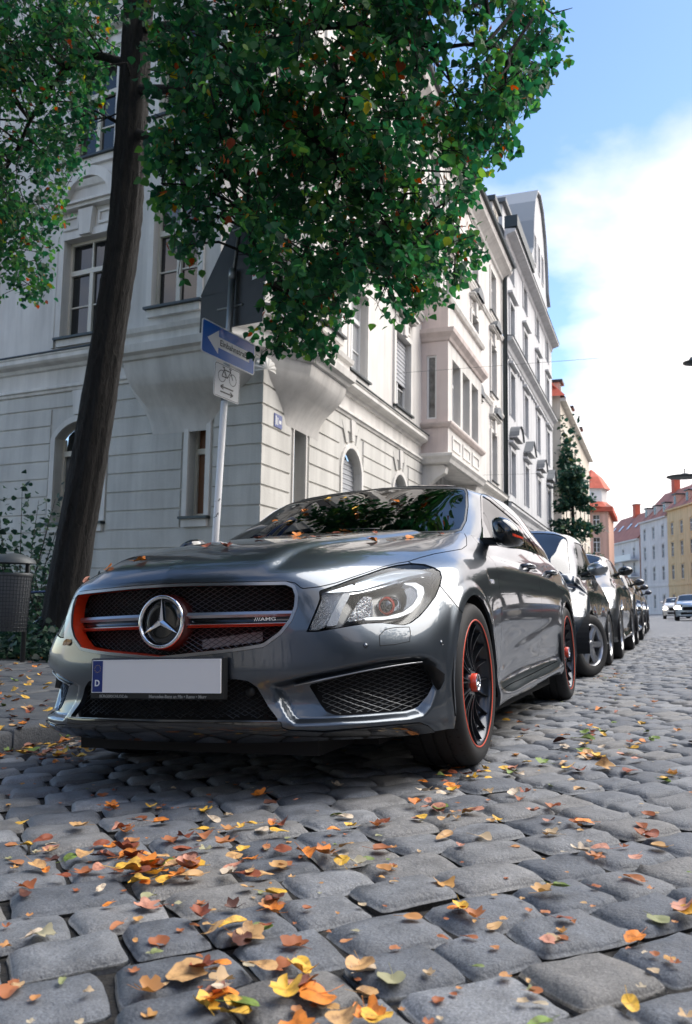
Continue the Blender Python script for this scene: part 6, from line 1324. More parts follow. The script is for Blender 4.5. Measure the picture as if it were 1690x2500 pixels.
# ================================================================== the other cars
HLIT = mat('lit_headlamp', (.9, .9, .85), .2, emit=(1, .93, .8), es=3.); HLAMP = mat('headlamp_clear', (.45, .47, .5), .12, .6, coat=1.); AMB = mat('amber_lamp', (.7, .25, .03), .3, coat=.5); REDL = mat('tail_red', (.5, .02, .02), .3, coat=.5)
def remap(net, ym, zm, kx):
    A = np.array(net, float); y = np.interp(A[..., 1], ym[0], ym[1]); z = np.interp(A[..., 2], zm[0], zm[1]); return np.stack([A[..., 0]*kx, y, z], -1)
def wheel_simple(R_, w, rimc, spokes, hubcap=False):
    W = empty('wheel'); rr = R_*.68
    MB().lathe([(rr*.98, .005), (rr*1.04, .014), (R_*.9, .018), (R_*.97, .004), (R_, -.025), (R_, -w+.025), (R_*.97, -w), (rr, -w)], 40, 'x').build('tyre', RUB, W, False, 40)
    rm = MB().lathe([(rr, .006), (rr*.96, .012), (rr*.92, .002), (rr*.88, -.03), (rr*.86, -w)], 40, 'x').build('rim', rimc, W, False, 40)
    MB().lathe([(.0005, -.05), (rr*.9, -.055)], 30, 'x').build('wheel_dark', VOID, rm)
    for k in range(spokes):
        a = 2*math.pi*k/spokes; m = MB(); wd = rr*(.16 if spokes < 8 else .10); b = []
        for r, x in ((.04, .0), (rr*.5, -.006), (rr*.95, .002)):
            for dt, dx in ((-wd, -.025), (-wd*.6, 0), (wd*.6, 0), (wd, -.025)): b.append((x+dx, r*math.cos(a)-dt*math.sin(a), r*math.sin(a)+dt*math.cos(a)))
        m.add(b, [(i*4+j, i*4+j+1, i*4+5+j, i*4+4+j) for i in range(2) for j in range(3)]); m.build('spoke', rimc, rm)
    MB().lathe([(.0005, .006), (.03, .004), (.045, -.004), (.05, -.02)], 20, 'x').build('hub_cap', rimc, rm, True)
    return W
def other_car(name, label, loc, yaw, ym, zm, kx, paint, doorm=None, panelm=None, wheel=(.31, .19, SILV, 5), wb=2.55, lit=False, steer=0, group='cars parked along the kerb', mirror=None, amber=False, roofbars=False):
    root = empty(name); M = ROADM@rotz(yaw); z = road_z(loc[0]); root.matrix_world = Matrix([list(M[0])+[loc[0]], list(M[1])+[loc[1]], list(M[2])+[z], [0, 0, 0, 1]]); tag(root, label, 'car', group)
    LB = remap(LBODY, ym, zm, kx); GH = remap(GHOUSE, ym, zm, kx); R_ = wheel[0]; xw = LB[8, 4, 0]
    def sheet(net, nu, nv):
        G, iu, iv = patch(net, nu, nv); n = grid_normals(G); n[0, :, 0] = 0; n[-1, :, 0] = 0; V = G.reshape(-1, 3); N = n.reshape(-1, 3); N = N/(np.linalg.norm(N, axis=1, keepdims=True)+1e-12)
        ctr = np.array([0, ym[1][len(ym[1])//2], .5])
        if ((V-ctr)*N).sum(1).mean() < 0: N = -N
        T = grid_tris(*G.shape[:2]); tn = np.cross(V[T[:, 1]]-V[T[:, 0]], V[T[:, 2]]-V[T[:, 0]])
        if ((tn*N[T[:, 0]]).sum(1)).mean() < 0: T = T[:, ::-1]
        U = np.repeat(iu, len(iv)); W = np.tile(iv, len(iu)); return V, N, T, U, W
    V, N, T, U, W = sheet(LB, 6, 6); x, y, zz = V.T; ra = R_*1.1
    box = lambda u0, u1, w0, w1: np.maximum(np.maximum(u0-U, U-u1), np.maximum(w0-W, W-w1))*.1
    arch = np.minimum(np.hypot(y, zz-R_), np.hypot(y-wb, zz-R_))-ra; low = np.where(zz < R_, np.minimum(np.abs(y)-ra, np.abs(y-wb)-ra), 9.)
    d0 = float(np.interp(.56, *ym)); d1 = float(np.interp(1.75, *ym)); 
    F = {'arch': np.where(x > .6*kx, np.minimum(arch, low), 9.), 'head': box(2.9, 6.2, 5.1, 7.5), 'grille': box(-1, 2.3, 4.2, 6.4), 'low': box(-1, 3.2, 1.7, 3.1), 'd0': y-d0, 'd1': y-d1, 'sill': W-1.8, 'pan': np.maximum(y-d0, 0)*1.+0*y, 'tail': box(15.6, 16.7, 6.2, 8.4)}
    s = SM(V, N, T, F).cut('arch', 0, 1); hd = s.cut('head', -.002); s = s.cut('head', .001, 1); s = s.cut('grille', 0, 1).cut('low', 0, 1); tl = s.cut('tail', 0); s = s.cut('tail', .001, 1)
    fr = s.cut('d0', -.002, -1); bk = s.cut('d0', .002, 1); sl = bk.cut('sill', -.01, -1); bk = bk.cut('sill', .01, 1); do = bk.cut('d1', -.002, -1); re = bk.cut('d1', .002, 1)
    emit('front_body', solid(fr, .02), panelm or paint, root, 'both'); emit('rear_body', solid(re, .02), paint, root, 'both')
    doors = []
    for mir in (None, '-'):
        emit('side_sill', solid(sl, .02), paint, root, mir); doors.append(emit('door', solid(do, .02), doorm or paint, root, mir)); h = emit('headlight', [(hd.offset(-.002).V, hd.N, hd.T)], HLIT if lit else HLAMP, root, mir); emit('tail_light', [(tl.V, tl.N, tl.T)], REDL, root, mir)
    V, N, T, U, W = sheet(GH, 6, 8)
    F = {'ws': box(-1, 6.3, .08, 3.0), 'sw': box(9.2, 14.6, .25, 2.75), 'rw': box(15.7, 20, .3, 4.5), 'bp': V[:, 1]-d1}
    g = SM(V, N, T, F); ws = g.cut('ws', 0); g = g.cut('ws', .001, 1); sw = g.cut('sw', 0); g = g.cut('sw', .001, 1); rw = g.cut('rw', 0); g = g.cut('rw', .001, 1); emit('roof_and_pillars', solid(g, .02), paint, root, 'both')
    o3 = lambda q: [(q.V-q.N*.006, q.N, q.T)]
    emit('windscreen', o3(ws), SGL, root, 'both'); emit('rear_window', o3(rw), SGL, root, 'both')
    for k, mir in enumerate((None, '-')):
        emit('side_window', o3(sw.cut('bp', -.02, -1)), SGL, doors[k], mir); q = sw.cut('bp', .02, 1)
        if len(q.T): emit('side_window', o3(q), SGL, root, mir)
    yb = float(np.interp(-.85, *ym)); zc = float(np.interp(.45, *zm)); ye = float(np.interp(3.4, *ym)); zt = float(np.interp(.9, *zm))
    MB().box(-.72*kx, .72*kx, yb+.12, ye, .2, .3).build('underbody', VOID, root); MB().box(-.6*kx, .6*kx, yb+.1, yb+.2, .25, zt*.85).build('radiator_grille', VOID, root)
    MB().box(-.66*kx, .66*kx, float(np.interp(.7, *ym)), float(np.interp(2.6, *ym)), .3, zt*.98).build('cabin', mat('cabin_black'), root)
    w0 = wheel_simple(*wheel)
    for i, (sx, yy) in enumerate(((1, 0), (1, wb), (-1, 0), (-1, wb))):
        o = w0 if i == 0 else copy_tree(w0); o.parent = root; o.location = ((xw-.02)*sx, yy, R_); o.rotation_euler = (.3*i, 0, (0 if sx > 0 else math.pi)+(steer if yy == 0 else 0))
    for sx in (1, -1):
        ya = float(np.interp(.72, *ym)); za = float(np.interp(.99, *zm)); mr = empty('door_mirror', (.80*kx*sx, ya, za), 0, root); m = MB(); prof = [(.001, -.075), (.05, -.065), (.075, -.03), (.08, .02), (.075, .05), (.001, .05)]
        m.lathe(prof, 14, 'y'); m.v = [(sx*.14+a*1.25, b, .06+c*.85) for a, b, c in m.v]; m.build('housing', mirror or paint, mr, True); MB().tube([(-.02*sx, .02, 0), (.08*sx, .0, .03)], .022, 6).build('stalk', SAT, mr, True)
        for yy in (0, wb):
            (MB().lathe([(ra*1.03, .30), (ra*1.03, 0), (ra, -.25), (.0005, -.25)], 24, 'x', (xw-.30, yy, R_), -.2, math.pi+.2) if sx > 0 else MB().lathe([(ra*1.03, -.30), (ra*1.03, 0), (ra, .25), (.0005, .25)], 24, 'x', (-xw+.30, yy, R_), -.2, math.pi+.2)).build('wheel_housing', VOID, root)
    pl = MB().box(-.26, .26, yb-.03, yb-.015, zc-.055, zc+.055); pl.build('number_plate', mat('plate_white'), root)
    if amber:
        for sx in (1, -1): MB().box(.74*kx*sx-.05, .74*kx*sx+.05, float(np.interp(-.55, *ym))-.03, float(np.interp(-.55, *ym)), zc+.16, zc+.22, bev=.01).build('indicator', AMB, root)
    if roofbars:
        for sx in (1, -1): MB().tube([(.5*kx*sx, d0+.8, float(np.interp(1.34, *zm))), (.5*kx*sx, d0+1.4, float(np.interp(1.42, *zm))), (.5*kx*sx, d0+2.2, float(np.interp(1.36, *zm)))], .02, 6).build('roof_rail', SILV, root)
    return root
def cpaint(n, c, metal=.8, rough=.3): return mat(n, c, rough, metal, coat=1., coat_rough=.02)
ZS = lambda h: ([.2, .45, .65, .8, 1.0, 1.42], [.22, .50, .50+.22*h, .50+.40*h, .50+.60*h, .50+1.0*h])
YN = ([-.93, -.5, 0, .42, .62, 1.3, 1.9, 2.7, 3.2, 3.77], None)
def ymap(front, hood, wsb, roof, mid, wb, rear): return ([-.93, 0, .42, .66, 1.32, 1.9, 2.7, 3.3, 3.77], [-front, 0, hood, wsb, roof, mid, wb, wb+rear*.62, wb+rear])
other_car('small_city_car', 'tiny two-tone silver and black car behind the grey saloon, front wheel turned out', (.17, 4.82), rad(-2), ymap(.48, .02, .16, .80, 1.25, 1.81, .40), ([.2, .45, .65, .8, 1.0, 1.42], [.22, .44, .62, .76, .96, 1.53]), .93, cpaint('smart_silver', (.14, .155, .18)), cpaint('smart_black', (.012, .013, .016), .2), cpaint('smart_panel', (.012, .02, .03), .3), (.29, .185, SILV, 6), 1.81, steer=rad(-24), mirror=cpaint('smart_mirror', (.35, .37, .39)))
PC1 = other_car('parked_car', 'grey hatchback parked behind the tiny two-tone car', (.26, 7.95), rad(-1.5), ymap(.80, .38, .60, 1.15, 1.8, 2.55, .75), ZS(.98), .98, cpaint('car_silver', (.08, .085, .09)), None, None, (.31, .2, SILV, 7), 2.55, mirror=BLK, amber=True)
PC2 = other_car('parked_car', 'dark car with black mirror, third behind the grey saloon', (.33, 12.5), rad(-1), ymap(.82, .40, .62, 1.2, 1.8, 2.6, .85), ZS(.96), 1.0, cpaint('car_charcoal', (.03, .032, .036), .5), None, None, (.315, .2, GUN, 5), 2.6, amber=True)
other_car('parked_car', 'black estate car with roof rails near the end of the parked row', (.36, 17.2), rad(-.5), ymap(.82, .40, .62, 1.2, 1.8, 2.65, .95), ZS(1.0), 1.0, cpaint('car_black', (.012, .012, .014), .3), None, None, (.315, .2, SILV, 5), 2.65, amber=True, roofbars=True)
other_car('parked_car', 'last dark blue car of the parked row', (.4, 22.2), 0, ymap(.82, .40, .62, 1.2, 1.8, 2.6, .85), ZS(.96), 1.0, cpaint('car_navy', (.015, .025, .05), .5), None, None, (.315, .2, SILV, 5), 2.6)
other_car('driving_car', 'pale blue car with lit headlights driving towards the camera', (3.3, 47.), 0, ymap(.80, .38, .60, 1.15, 1.8, 2.55, .75), ZS(.98), .98, cpaint('car_pale_blue', (.28, .36, .45)), None, None, (.31, .2, SILV, 5), 2.55, lit=True, group='cars driving towards the camera')
other_car('driving_car', 'white car with lit headlights following the pale blue car', (2.75, 60), 0, ymap(.82, .40, .62, 1.2, 1.8, 2.6, .85), ZS(1.02), 1.0, cpaint('car_white', (.62, .62, .62), .0), None, None, (.315, .2, SILV, 5), 2.6, lit=True, group='cars driving towards the camera')
# the row parked across the road, mirrored in the doors
for k, (y, nm) in enumerate(((13., 'first'), (19.2, 'second'), (25.6, 'third'), (32., 'fourth'), (38.5, 'fifth'), (45., 'last'))):
    c = copy_tree(PC1 if k % 2 else PC2); M = roty(CAMBER)@rotz(math.pi); c.matrix_world = Matrix([list(M[0])+[7.2], list(M[1])+[y], list(M[2])+[road_z(7.2)], [0, 0, 0, 1]]); tag(c, nm+' car of the row parked across the road', 'car', 'cars parked across the road')
# ================================================================== fallen leaves
FL_COL = {'yellow': (.72, .42, .05), 'orange': (.70, .22, .025), 'pale': (.62, .50, .36), 'pink-brown': (.50, .22, .14), 'rust-brown': (.26, .065, .025), 'dark-brown': (.10, .035, .02), 'green': (.16, .24, .04), 'tan': (.55, .32, .13)}
FL_W = {'yellow': .22, 'orange': .20, 'pale': .10, 'pink-brown': .12, 'rust-brown': .15, 'dark-brown': .07, 'green': .08, 'tan': .14}
FMAT = {}
for nm, c in FL_COL.items():
    m = mat('fallen_leaf_'+nm.replace('-', '_'), c, .6); mottle(m, tuple(v*.42+.02*(k==0) for k, v in enumerate(c)), tuple(min(1, v*1.08) for v in c), 34, 7, .65, p0=.36, p1=.55); N_, L_ = nodes(m)
    FMAT[nm] = m
def fallen_mesh(seed):
    """lime / maple leaf, curled; about 0.08 m at scale 1"""
    r = np.random.default_rng(seed); kind = seed % 4; n = 22; th = np.linspace(0, 2*math.pi, n, endpoint=False)
    if kind == 1: rad_ = .70+.30*np.abs(np.cos(2.5*(th-math.pi/2)))**1.5+.04*r.normal(size=n); rad_ *= np.where(np.abs(th-1.5*math.pi) < .3, .55, 1)
    elif kind == 2: rad_ = 1/np.sqrt((np.cos(th)/.48)**2+(np.sin(th)/1.05)**2)
    else: rad_ = (.80+.10*np.sin(th)+.16*np.exp(-((th-math.pi/2)/.32)**2))*np.where(np.abs(th-1.5*math.pi) < .28, .78, 1)*(1+.03*r.normal(size=n))
    rings = [.0001, .38, .72, 1.]; P = np.array([[(k*q*math.cos(t), k*q*math.sin(t)) for q, t in zip(rad_, th)] for k in rings]).reshape(-1, 2)*.044
    kx, ky = r.uniform(-4, 11), r.uniform(-4, 9); fold = r.uniform(.0, .28); x, y = P[:, 0], P[:, 1]
    z = kx*x*x+ky*y*y+fold*np.abs(x)+.004*np.sin(90*x+seed)*np.sin(70*y)+.3*r.normal()*x*y*10
    if r.random() < .2: z = z+16*np.clip(y, 0, 1)**2
    V = np.stack([x, y, z], 1); V[:, 2] -= V[:, 2].min(); F = [(i*n+k, i*n+(k+1) % n, (i+1)*n+(k+1) % n, (i+1)*n+k) for i in range(3) for k in range(n)]
    m = MB().add(V, F); zc = V[:, 2]
    c = V[:n].mean(0); e = np.array([.0, -.034, V[2*n+int(n*.75), 2]]); m.tube([c, e*[1, .9, 1]+[0, 0, .001], e+[r.uniform(-.012, .012), -.032, r.uniform(0, .014)]], [.0011, .0009, .0007], 4, False)
    return m.mesh('fallen_leaf', True)
FMESH = [fallen_mesh(i) for i in range(18)]
NN = [0]
def put_leaf(p, nrm=(0, 0, 1), scale=1., col=None, label='', group='leaves fallen on the setts', tilt=.25, spin=None):
    k = int(RNG.integers(len(FMESH))); col = col or RNG.choice(list(FL_W), p=np.array(list(FL_W.values()))/sum(FL_W.values())); me = FMESH[k]
    if not me.materials: me.materials.append(None)
    o = bpy.data.objects.new('fallen_leaf', me); COL.objects.link(o); o.material_slots[0].link = 'OBJECT'; o.material_slots[0].material = FMAT[str(col)]
    z = (Vector(nrm)+Vector(RNG.normal(0, tilt, 3))).normalized(); o.rotation_euler = z.to_track_quat('Z', 'Y').to_euler(); o.rotation_euler.rotate_axis('Z', RNG.uniform(0, 6.28) if spin is None else spin)
    o.location = p; o.scale = (scale*RNG.uniform(.85, 1.15), scale*RNG.uniform(.85, 1.15), scale)
    size = 'small ' if scale < .52 else ('' if scale < .68 else 'large '); shape = ('heart-shaped', 'lobed', 'narrow', 'broad')[k % 4]; q, w = wpj(np.array(p)); side = ''
    if 'setts' in group: side = (', left side', '', ', right side')[0 if q[0] < 420 else (1 if q[0] < 900 else 2)]
    tag(o, f'{size}{shape} {col} fallen leaf {label}{side}', 'leaf', group); NN[0] += 1; return o
def ground_px(x, y):
    n = np.array([-tanC, 0, 1.]); d = wray(x, y); return CAM+d*(-(CAM@n)/(d@n))
CL = [  # px, py, sx, sy, count, where
 (90, 1832, 75, 16, 48, 'in the gutter heap left of the bumper'), (170, 1815, 60, 10, 22, 'in the gutter heap left of the bumper'),
 (410, 2128, 85, 26, 30, 'in the cluster before the bumper'), (560, 2080, 190, 60, 22, 'scattered on the setts before the bumper'), (150, 2120, 90, 40, 20, 'scattered on the setts at the left'),
 (520, 2260, 130, 45, 14, 'on the nearest setts left of centre'), (790, 2450, 80, 40, 16, 'at the bottom edge of the picture'), (530, 2450, 45, 45, 11, 'at the bottom edge of the picture'),
 (700, 2020, 260, 50, 26, 'scattered on the setts before the bumper'), (1150, 1985, 120, 38, 22, 'on the setts in front of the front wheel'), (1180, 1900, 60, 22, 16, 'on the setts beside the front wheel'),
 (1440, 1840, 70, 22, 26, 'in the cluster right of the car'), (1400, 1790, 120, 26, 26, 'on the setts right of the car'), (1350, 2090, 160, 120, 14, 'scattered on the setts at the right'), (1480, 2350, 180, 110, 8, 'on the large setts at the lower right'),
 (1490, 1650, 26, 8, 24, 'by the tiny two-tone car'), (1500, 1690, 60, 16, 20, 'on the road beside the parked row'), (300, 1960, 220, 50, 22, 'scattered on the setts at the left'), (880, 2000, 500, 160, 22, 'lying singly on the setts'), (1250, 1730, 60, 30, 10, 'on the setts beside the side skirt')]
def scatter():
    pts = []
    for (x, y, sx, sy, n, wh) in CL:
        for _ in range(n):
            px, py = RNG.normal(x, sx), RNG.normal(y, sy)
            if not (-40 < px < 1730 and 1600 < py < 2530): continue
            p = ground_px(px, py)
            if p[0] < KX+.05: continue
            pts.append((p, wh))
    for p, wh in pts[:300]:
        put_leaf((p[0], p[1], p[2]+.004+RNG.uniform(0, .012)), (-tanC, 0, 1), RNG.uniform(.46, .82)*(1.08 if 'cluster' in wh or 'heap' in wh or 'bottom' in wh else .85), None, wh, tilt=.15)
    # litter of small bits and far leaves as one mass
    V, F, R_ = [], [], []; b = 0
    rest = [p for p, _ in pts[300:]]
    for i in range(420):
        px, py = RNG.uniform(0, 1690), 1640+880*RNG.random()**1.3; p = ground_px(px, py)
        if KX+.05 < p[0] and not (-.9 < p[0] < .9 and -.9 < p[1] < 3.7 and RNG.random() < .9): rest.append(p)
    for p in rest:
        s = RNG.uniform(.12, .32) if RNG.random() < .8 else RNG.uniform(.4, .7); a = RNG.uniform(0, 6.28); k = FMESH[int(RNG.integers(len(FMESH)))]; W = np.array([v.co for v in k.vertices])*s; ca, sa = math.cos(a), math.sin(a)
        W = np.stack([W[:, 0]*ca-W[:, 1]*sa, W[:, 0]*sa+W[:, 1]*ca, W[:, 2]], 1)+np.array(p)+[0, 0, .003]; V.append(W); F += [tuple(j+b for j in f.vertices) for f in k.polygons]; R_.append(np.full(len(W), RNG.random())); b += len(W)
    me = mesh_np('leaf_litter', np.concatenate(V), F, True); at_ = me.attributes.new('rnd', 'FLOAT', 'POINT'); at_.data.foreach_set('value', np.concatenate(R_).astype(np.float32))
    o = link('leaf_litter', me, leaf_mat('litter', [(0, (.30, .09, .035)), (.3, (.45, .18, .08)), (.6, (.55, .30, .10)), (.85, (.5, .42, .3)), (1, (.15, .22, .05))], .1)); tag(o, 'small crumbs of autumn leaves strewn over the setts', 'leaf litter', kind='stuff')
scatter()
# on the pavement
for i in range(70):
    x, y = RNG.uniform(-10, 118), 1592+200*RNG.random()**1.8; p = won(2, x, y, PZ); put_leaf((p[0], p[1], PZ+.004), (0, 0, 1), RNG.uniform(.6, .9), None, 'on the dark pavement slabs', 'leaves on the pavement')
# on the car: bonnet, windscreen
bpx, bw = cpj(HBODY.V); wsV = HWS
def car_leaf(px, py, where, scale=.6, col=None):
    best = None
    for V, N, off in ((HBODY.V, HBODY.N, .003), (HWS.V, HWS.N, .001)):
        for sx in (1, -1):
            W = V*[sx, 1, 1]; q, w = cpj(W); d2 = ((q-np.array((px, py)))**2).sum(1); vis = (N*[sx, 1, 1]*(cC-W)).sum(1) > 0; d2 = np.where(vis, d2, 1e9); k = d2.argmin()
            if d2[k] < 120 and (best is None or w[k] < best[0]-.05): best = (w[k], W[k]+N[k]*[sx, 1, 1]*off, N[k]*[sx, 1, 1])
    if best is None: return
    put_leaf(tuple(CARM@best[1]), tuple(CARM@best[2]), scale, col, where, 'leaves fallen on the grey car', .15)
for k_, (X, Y) in enumerate([(640, 140), (355, 130), (275, 130), (150, 200), (430, 222), (420, 177)]): car_leaf(*S2([(X, Y)])[0], ['near the top of the windscreen, right of centre', 'near the top of the windscreen', 'high on the windscreen, paler', 'low on the left of the windscreen', 'in the middle of the windscreen', 'in the middle of the windscreen, smaller'][k_], .75 if k_ == 0 else .5, 'orange' if k_ in (0, 3, 4) else 'yellow')
for k_, (X, Y) in enumerate([(310, 325), (375, 312), (525, 318), (720, 345), (205, 345), (105, 335), (890, 325), (510, 365)]): car_leaf(*S2([(X, Y)])[0], 'at the rear edge of the bonnet under the windscreen', .55, 'orange' if k_ % 2 else 'rust-brown')
for k_, (X, Y) in enumerate([(415, 500), (590, 478), (955, 378), (1050, 398), (290, 562), (1240, 355), (1330, 250), (1400, 262)]): car_leaf(*S1([(X, Y)])[0], ['on the left edge of the bonnet', 'in the bonnet crease left of the badge', 'at the left foot of the windscreen', 'on the bonnet beside the left wiper', 'over the left headlight', 'below the windscreen on the left', 'on the windscreen by the paper', 'on the windscreen by the paper'][k_], .6, ['orange', 'orange', 'rust-brown', 'rust-brown', 'pink-brown', 'rust-brown', 'orange', 'tan'][k_])
car_leaf(*S1([(195, 915)])[0], 'stuck to the bumper left of the grille', .6, 'tan')
p = ground_px(1128, 1862); o = put_leaf((p[0], p[1], p[2]+.035), (0, -1, .25), .75, 'rust-brown', 'standing upright before the front tyre', tilt=.02, spin=3.1)
# ================================================================== sign post, bin, fence, lamps
def sign_post():
    b = wdep(527, 1300, 7.9); t = wdep(573, 590, 7.9); y0 = b[1]; P1 = won(1, 527, 1300, y0); P2 = won(1, 574, 575, y0); d = (P2-P1)/(P2[2]-P1[2]); base = P1-d*(P1[2]-PZ); top = P1+d*(won(1, 569, 668, y0)[2]-P1[2])
    T = empty('sign_post', tuple(base)); tag(T, 'leaning white-painted sign post with scuffs and stickers behind the car', 'sign post'); tp = top-base
    PW = mat('post_paint', (.78, .78, .78), .5)
    N, L = nodes(PW); n = N('ShaderNodeTexNoise'); n.inputs['Scale'].default_value = 9; n.inputs['Detail'].default_value = 5; n.inputs['Roughness'].default_value = .7; tc = N('ShaderNodeTexCoord'); L(tc.outputs['Object'], n.inputs[0]); r = N('ShaderNodeValToRGB'); e = r.color_ramp.elements; e[0].position = .30; e[0].color = (.03, .03, .04, 1); e[1].position = .345; e[1].color = (.80, .80, .80, 1); q = e.new(.69); q.color = (.80, .80, .80, 1); q = e.new(.71); q.color = (.45, .22, .12, 1); L(n.outputs[0], r.inputs[0]); L(r.outputs[0], bsdf(PW).inputs['Base Color'])
    zs = won(1, 545, 980, y0)[2]; k = (zs-base[2])/tp[2]
    MB().tube([(0, 0, 0), tuple(tp*k)], .033, 16).build('lower_tube', PW, T, True); GALV = mat('galvanised_steel', (.35, .37, .38), .4, .8)
    MB().tube([tuple(tp*k), tuple(tp)], .033, 16).build('upper_tube', GALV, T, True); MB().tube([tuple(tp*.985), tuple(tp*1.012)], .037, 16).build('tube_cap', GALV, T, True)
    BL = mat('sign_blue', (.015, .12, .46), .35, coat=.3); WH = mat('sign_white', (.72, .73, .74), .4); BK = mat('sign_print_black', (.015, .015, .015), .5); BKM = mottle(mat('sign_back_grey', (.02, .02, .02), .6), (.016, .018, .020), (.026, .028, .030), 4)
    def frame(az, px, py, off):
        """plane through the post at height of pixel, direction azimuth; returns origin, right, up"""
        z = won(1, px, py, y0)[2]; c = base+tp*((z-base[2])/tp[2]); r_ = np.array([math.sin(az), math.cos(az), 0]); n_ = np.array([math.cos(az), -math.sin(az), 0]); return c+n_*off, r_, n_
    def plate(name, label, cat, az, ctr, off, outline_px, mt, th=.003, tilt=0):
        c, r_, n_ = frame(az, *ctr, off); pts = []
        for q in outline_px:
            p = wplane(*q, c, n_)-c; pts.append((p@r_, p[2]))
        return c, r_, n_, pts
    def board(name, parent, pts, h0, h1, mt):
        return MB().prism(pts, h0, h1, lambda a, b_, h: (a, -h, b_)).build(name, mt, parent)
    def rrect(w, h, r, n=5):
        o = []
        for cx, cy, a0 in ((w/2-r, h/2-r, 0), (-w/2+r, h/2-r, 90), (-w/2+r, -h/2+r, 180), (w/2-r, -h/2+r, 270)):
            for k in range(n): a = rad(a0+90*k/(n-1)); o.append((cx+r*math.cos(a), cy+r*math.sin(a)))
        return o
    # one-way arrow
    az = rad(8.5); c, r_, n_ = frame(az, 558, 848, .05); pc = wplane(559.5, 849, c, n_)
    S = empty('one_way_sign', tuple(pc), -az+math.pi/2); S.rotation_euler = (0, rad(1.5), math.pi/2-az); tag(S, 'blue one-way sign with white arrow reading Einbahnstraße on the leaning post', 'sign')
    board('board', S, rrect(.84, .325, .03), 0, .004, WH); board('field', S, rrect(.814, .30, .022), .004, .0048, BL)
    ar = [(-.335, 0), (-.17, .115), (-.17, .052), (.325, .052), (.325, -.052), (-.17, -.052), (-.17, -.115)]
    board('arrow', S, ar, .005, .0056, WH); link('lettering', text_mesh('Einbahnstraße', .083, 'lettering', .0004, bold=.0010), BK, S, (.085, -.0062, 0), (rad(90), 0, 0))
    board('bracket', S, [(-.03, -.03), (.03, -.03), (.03, .03), (-.03, .03)], -.03, -.001, GALV)
    c, r_, n_ = frame(az, 553, 925, .047); pc = wplane(554, 935, c, n_)
    S = empty('cycle_sign', tuple(pc)); S.rotation_euler = (0, rad(1.5), math.pi/2-az); tag(S, 'white supplementary sign with bicycle and two opposed arrows under the one-way sign', 'sign')
    board('board', S, rrect(.40, .33, .025), 0, .003, WH); bo = MB(); a, b2 = rrect(.385, .315, .02), rrect(.375, .305, .016); n5 = len(a)
    bo.add([(p[0], -.0035, p[1]) for p in a]+[(p[0], -.0035, p[1]) for p in b2], [(k, (k+1) % n5, n5+(k+1) % n5, n5+k) for k in range(n5)]); bo.build('border', BK, S)
    by = MB(); ty = -.0045
    for cx in (-.085, .085): by.lathe([(.052, ty), (.058, ty-.0006), (.058, ty)], 24, 'y', (cx, 0, .045))
    def ln(p, q, w=.005): 
        p, q = np.array(p), np.array(q); d_ = (q-p)/np.linalg.norm(q-p); nn = np.array([-d_[1], d_[0]])*w; by.add([(*(p+nn)[[0]], ty-.0003, (p+nn)[1]), (*(q+nn)[[0]], ty-.0003, (q+nn)[1]), (*(q-nn)[[0]], ty-.0003, (q-nn)[1]), (*(p-nn)[[0]], ty-.0003, (p-nn)[1])], [(0, 1, 2, 3)])
    for p, q in (((-.085, .045), (-.055, .115)), ((-.055, .115), (.045, .115)), ((.045, .115), (.085, .045)), ((-.055, .115), (0, .045)), ((0, .045), (.045, .115)), ((-.085, .045), (0, .045)), ((.045, .115), (.04, .14)), ((.02, .14), (.06, .14)), ((-.055, .115), (-.06, .135)), ((-.08, .135), (-.045, .135))): ln(p, q)
    by.build('bicycle_print', BK, S)['kind'] = 'stuff'
    for sg, z in ((-1, -.055), (1, -.105)):
        by = MB(); ln((-.10, z), (.10, z), .006); ln((sg*.10, z), (sg*.055, z+.022), .006); ln((sg*.10, z), (sg*.055, z-.022), .006); by.build('arrow_print', BK, S)
    # backs of the priority sign and its plate
    az2 = rad(118.6); c, r2, n2 = frame(az2, 560, 700, .0); c = c-n2*.05
    def back(name, label, cat, poly, rr):
        p3 = [wplane(*q, c, n2)-c for q in poly]; pts = [(p@r2, p[2]) for p in p3]; cx = sum(p[0] for p in pts)/len(pts); cz = sum(p[1] for p in pts)/len(pts)
        S = empty(name, tuple(c+r2*cx+np.array([0, 0, cz]))); S.rotation_euler = (0, 0, math.pi/2-az2); tag(S, label, cat)
        # rounded corners
        out = []; P_ = [np.array((a-cx, b_-cz)) for a, b_ in pts]; n = len(P_)
        for k in range(n):
            p, q, s_ = P_[k-1], P_[k], P_[(k+1) % n]; u = (p-q)/np.linalg.norm(p-q); v = (s_-q)/np.linalg.norm(s_-q)
            for t in np.linspace(0, 1, 5): out.append(tuple(q+u*rr*(1-t)**2+v*rr*t*t))
        board('plate_back', S, out[::1], -.004, 0, BKM); return S, cx, cz, out
    S, cx, cz, out = back('give_way_sign', 'dark back of a triangular give-way sign at the top of the leaning post', 'sign', [(588, 512), (657, 684), (488, 727)], .05)
    def on2(q, off=.006):
        p = wplane(*q, c, n2)-c; return ((p@r2)-cx, -off, p[2]-cz)
    MB().tube([on2((572, 668), .012), on2((586, 561), .012)], .013, 6).build('brace', GALV, S); MB().tube([on2((570, 564)), on2((592, 555))], .008, 6).build('brace_foot', GALV, S)
    e1 = [on2(q, .006) for q in ((619, 653), (633, 648), (631, 678), (617, 684))]; MB().add(e1, [(0, 1, 2, 3)]).build('sticker', WH, S)
    e1 = [on2(q, .0065) for q in ((620, 666), (625, 664), (624, 674), (619, 676))]; MB().add(e1, [(0, 1, 2, 3)]).build('sticker_mark', mat('sticker_red', (.6, .06, .04), .5), S)
    S, cx, cz, out = back('supplementary_plate', 'dark back of the rectangular plate under the triangular sign', 'sign', [(492, 724), (644, 688), (640, 785), (487, 813)], .012)
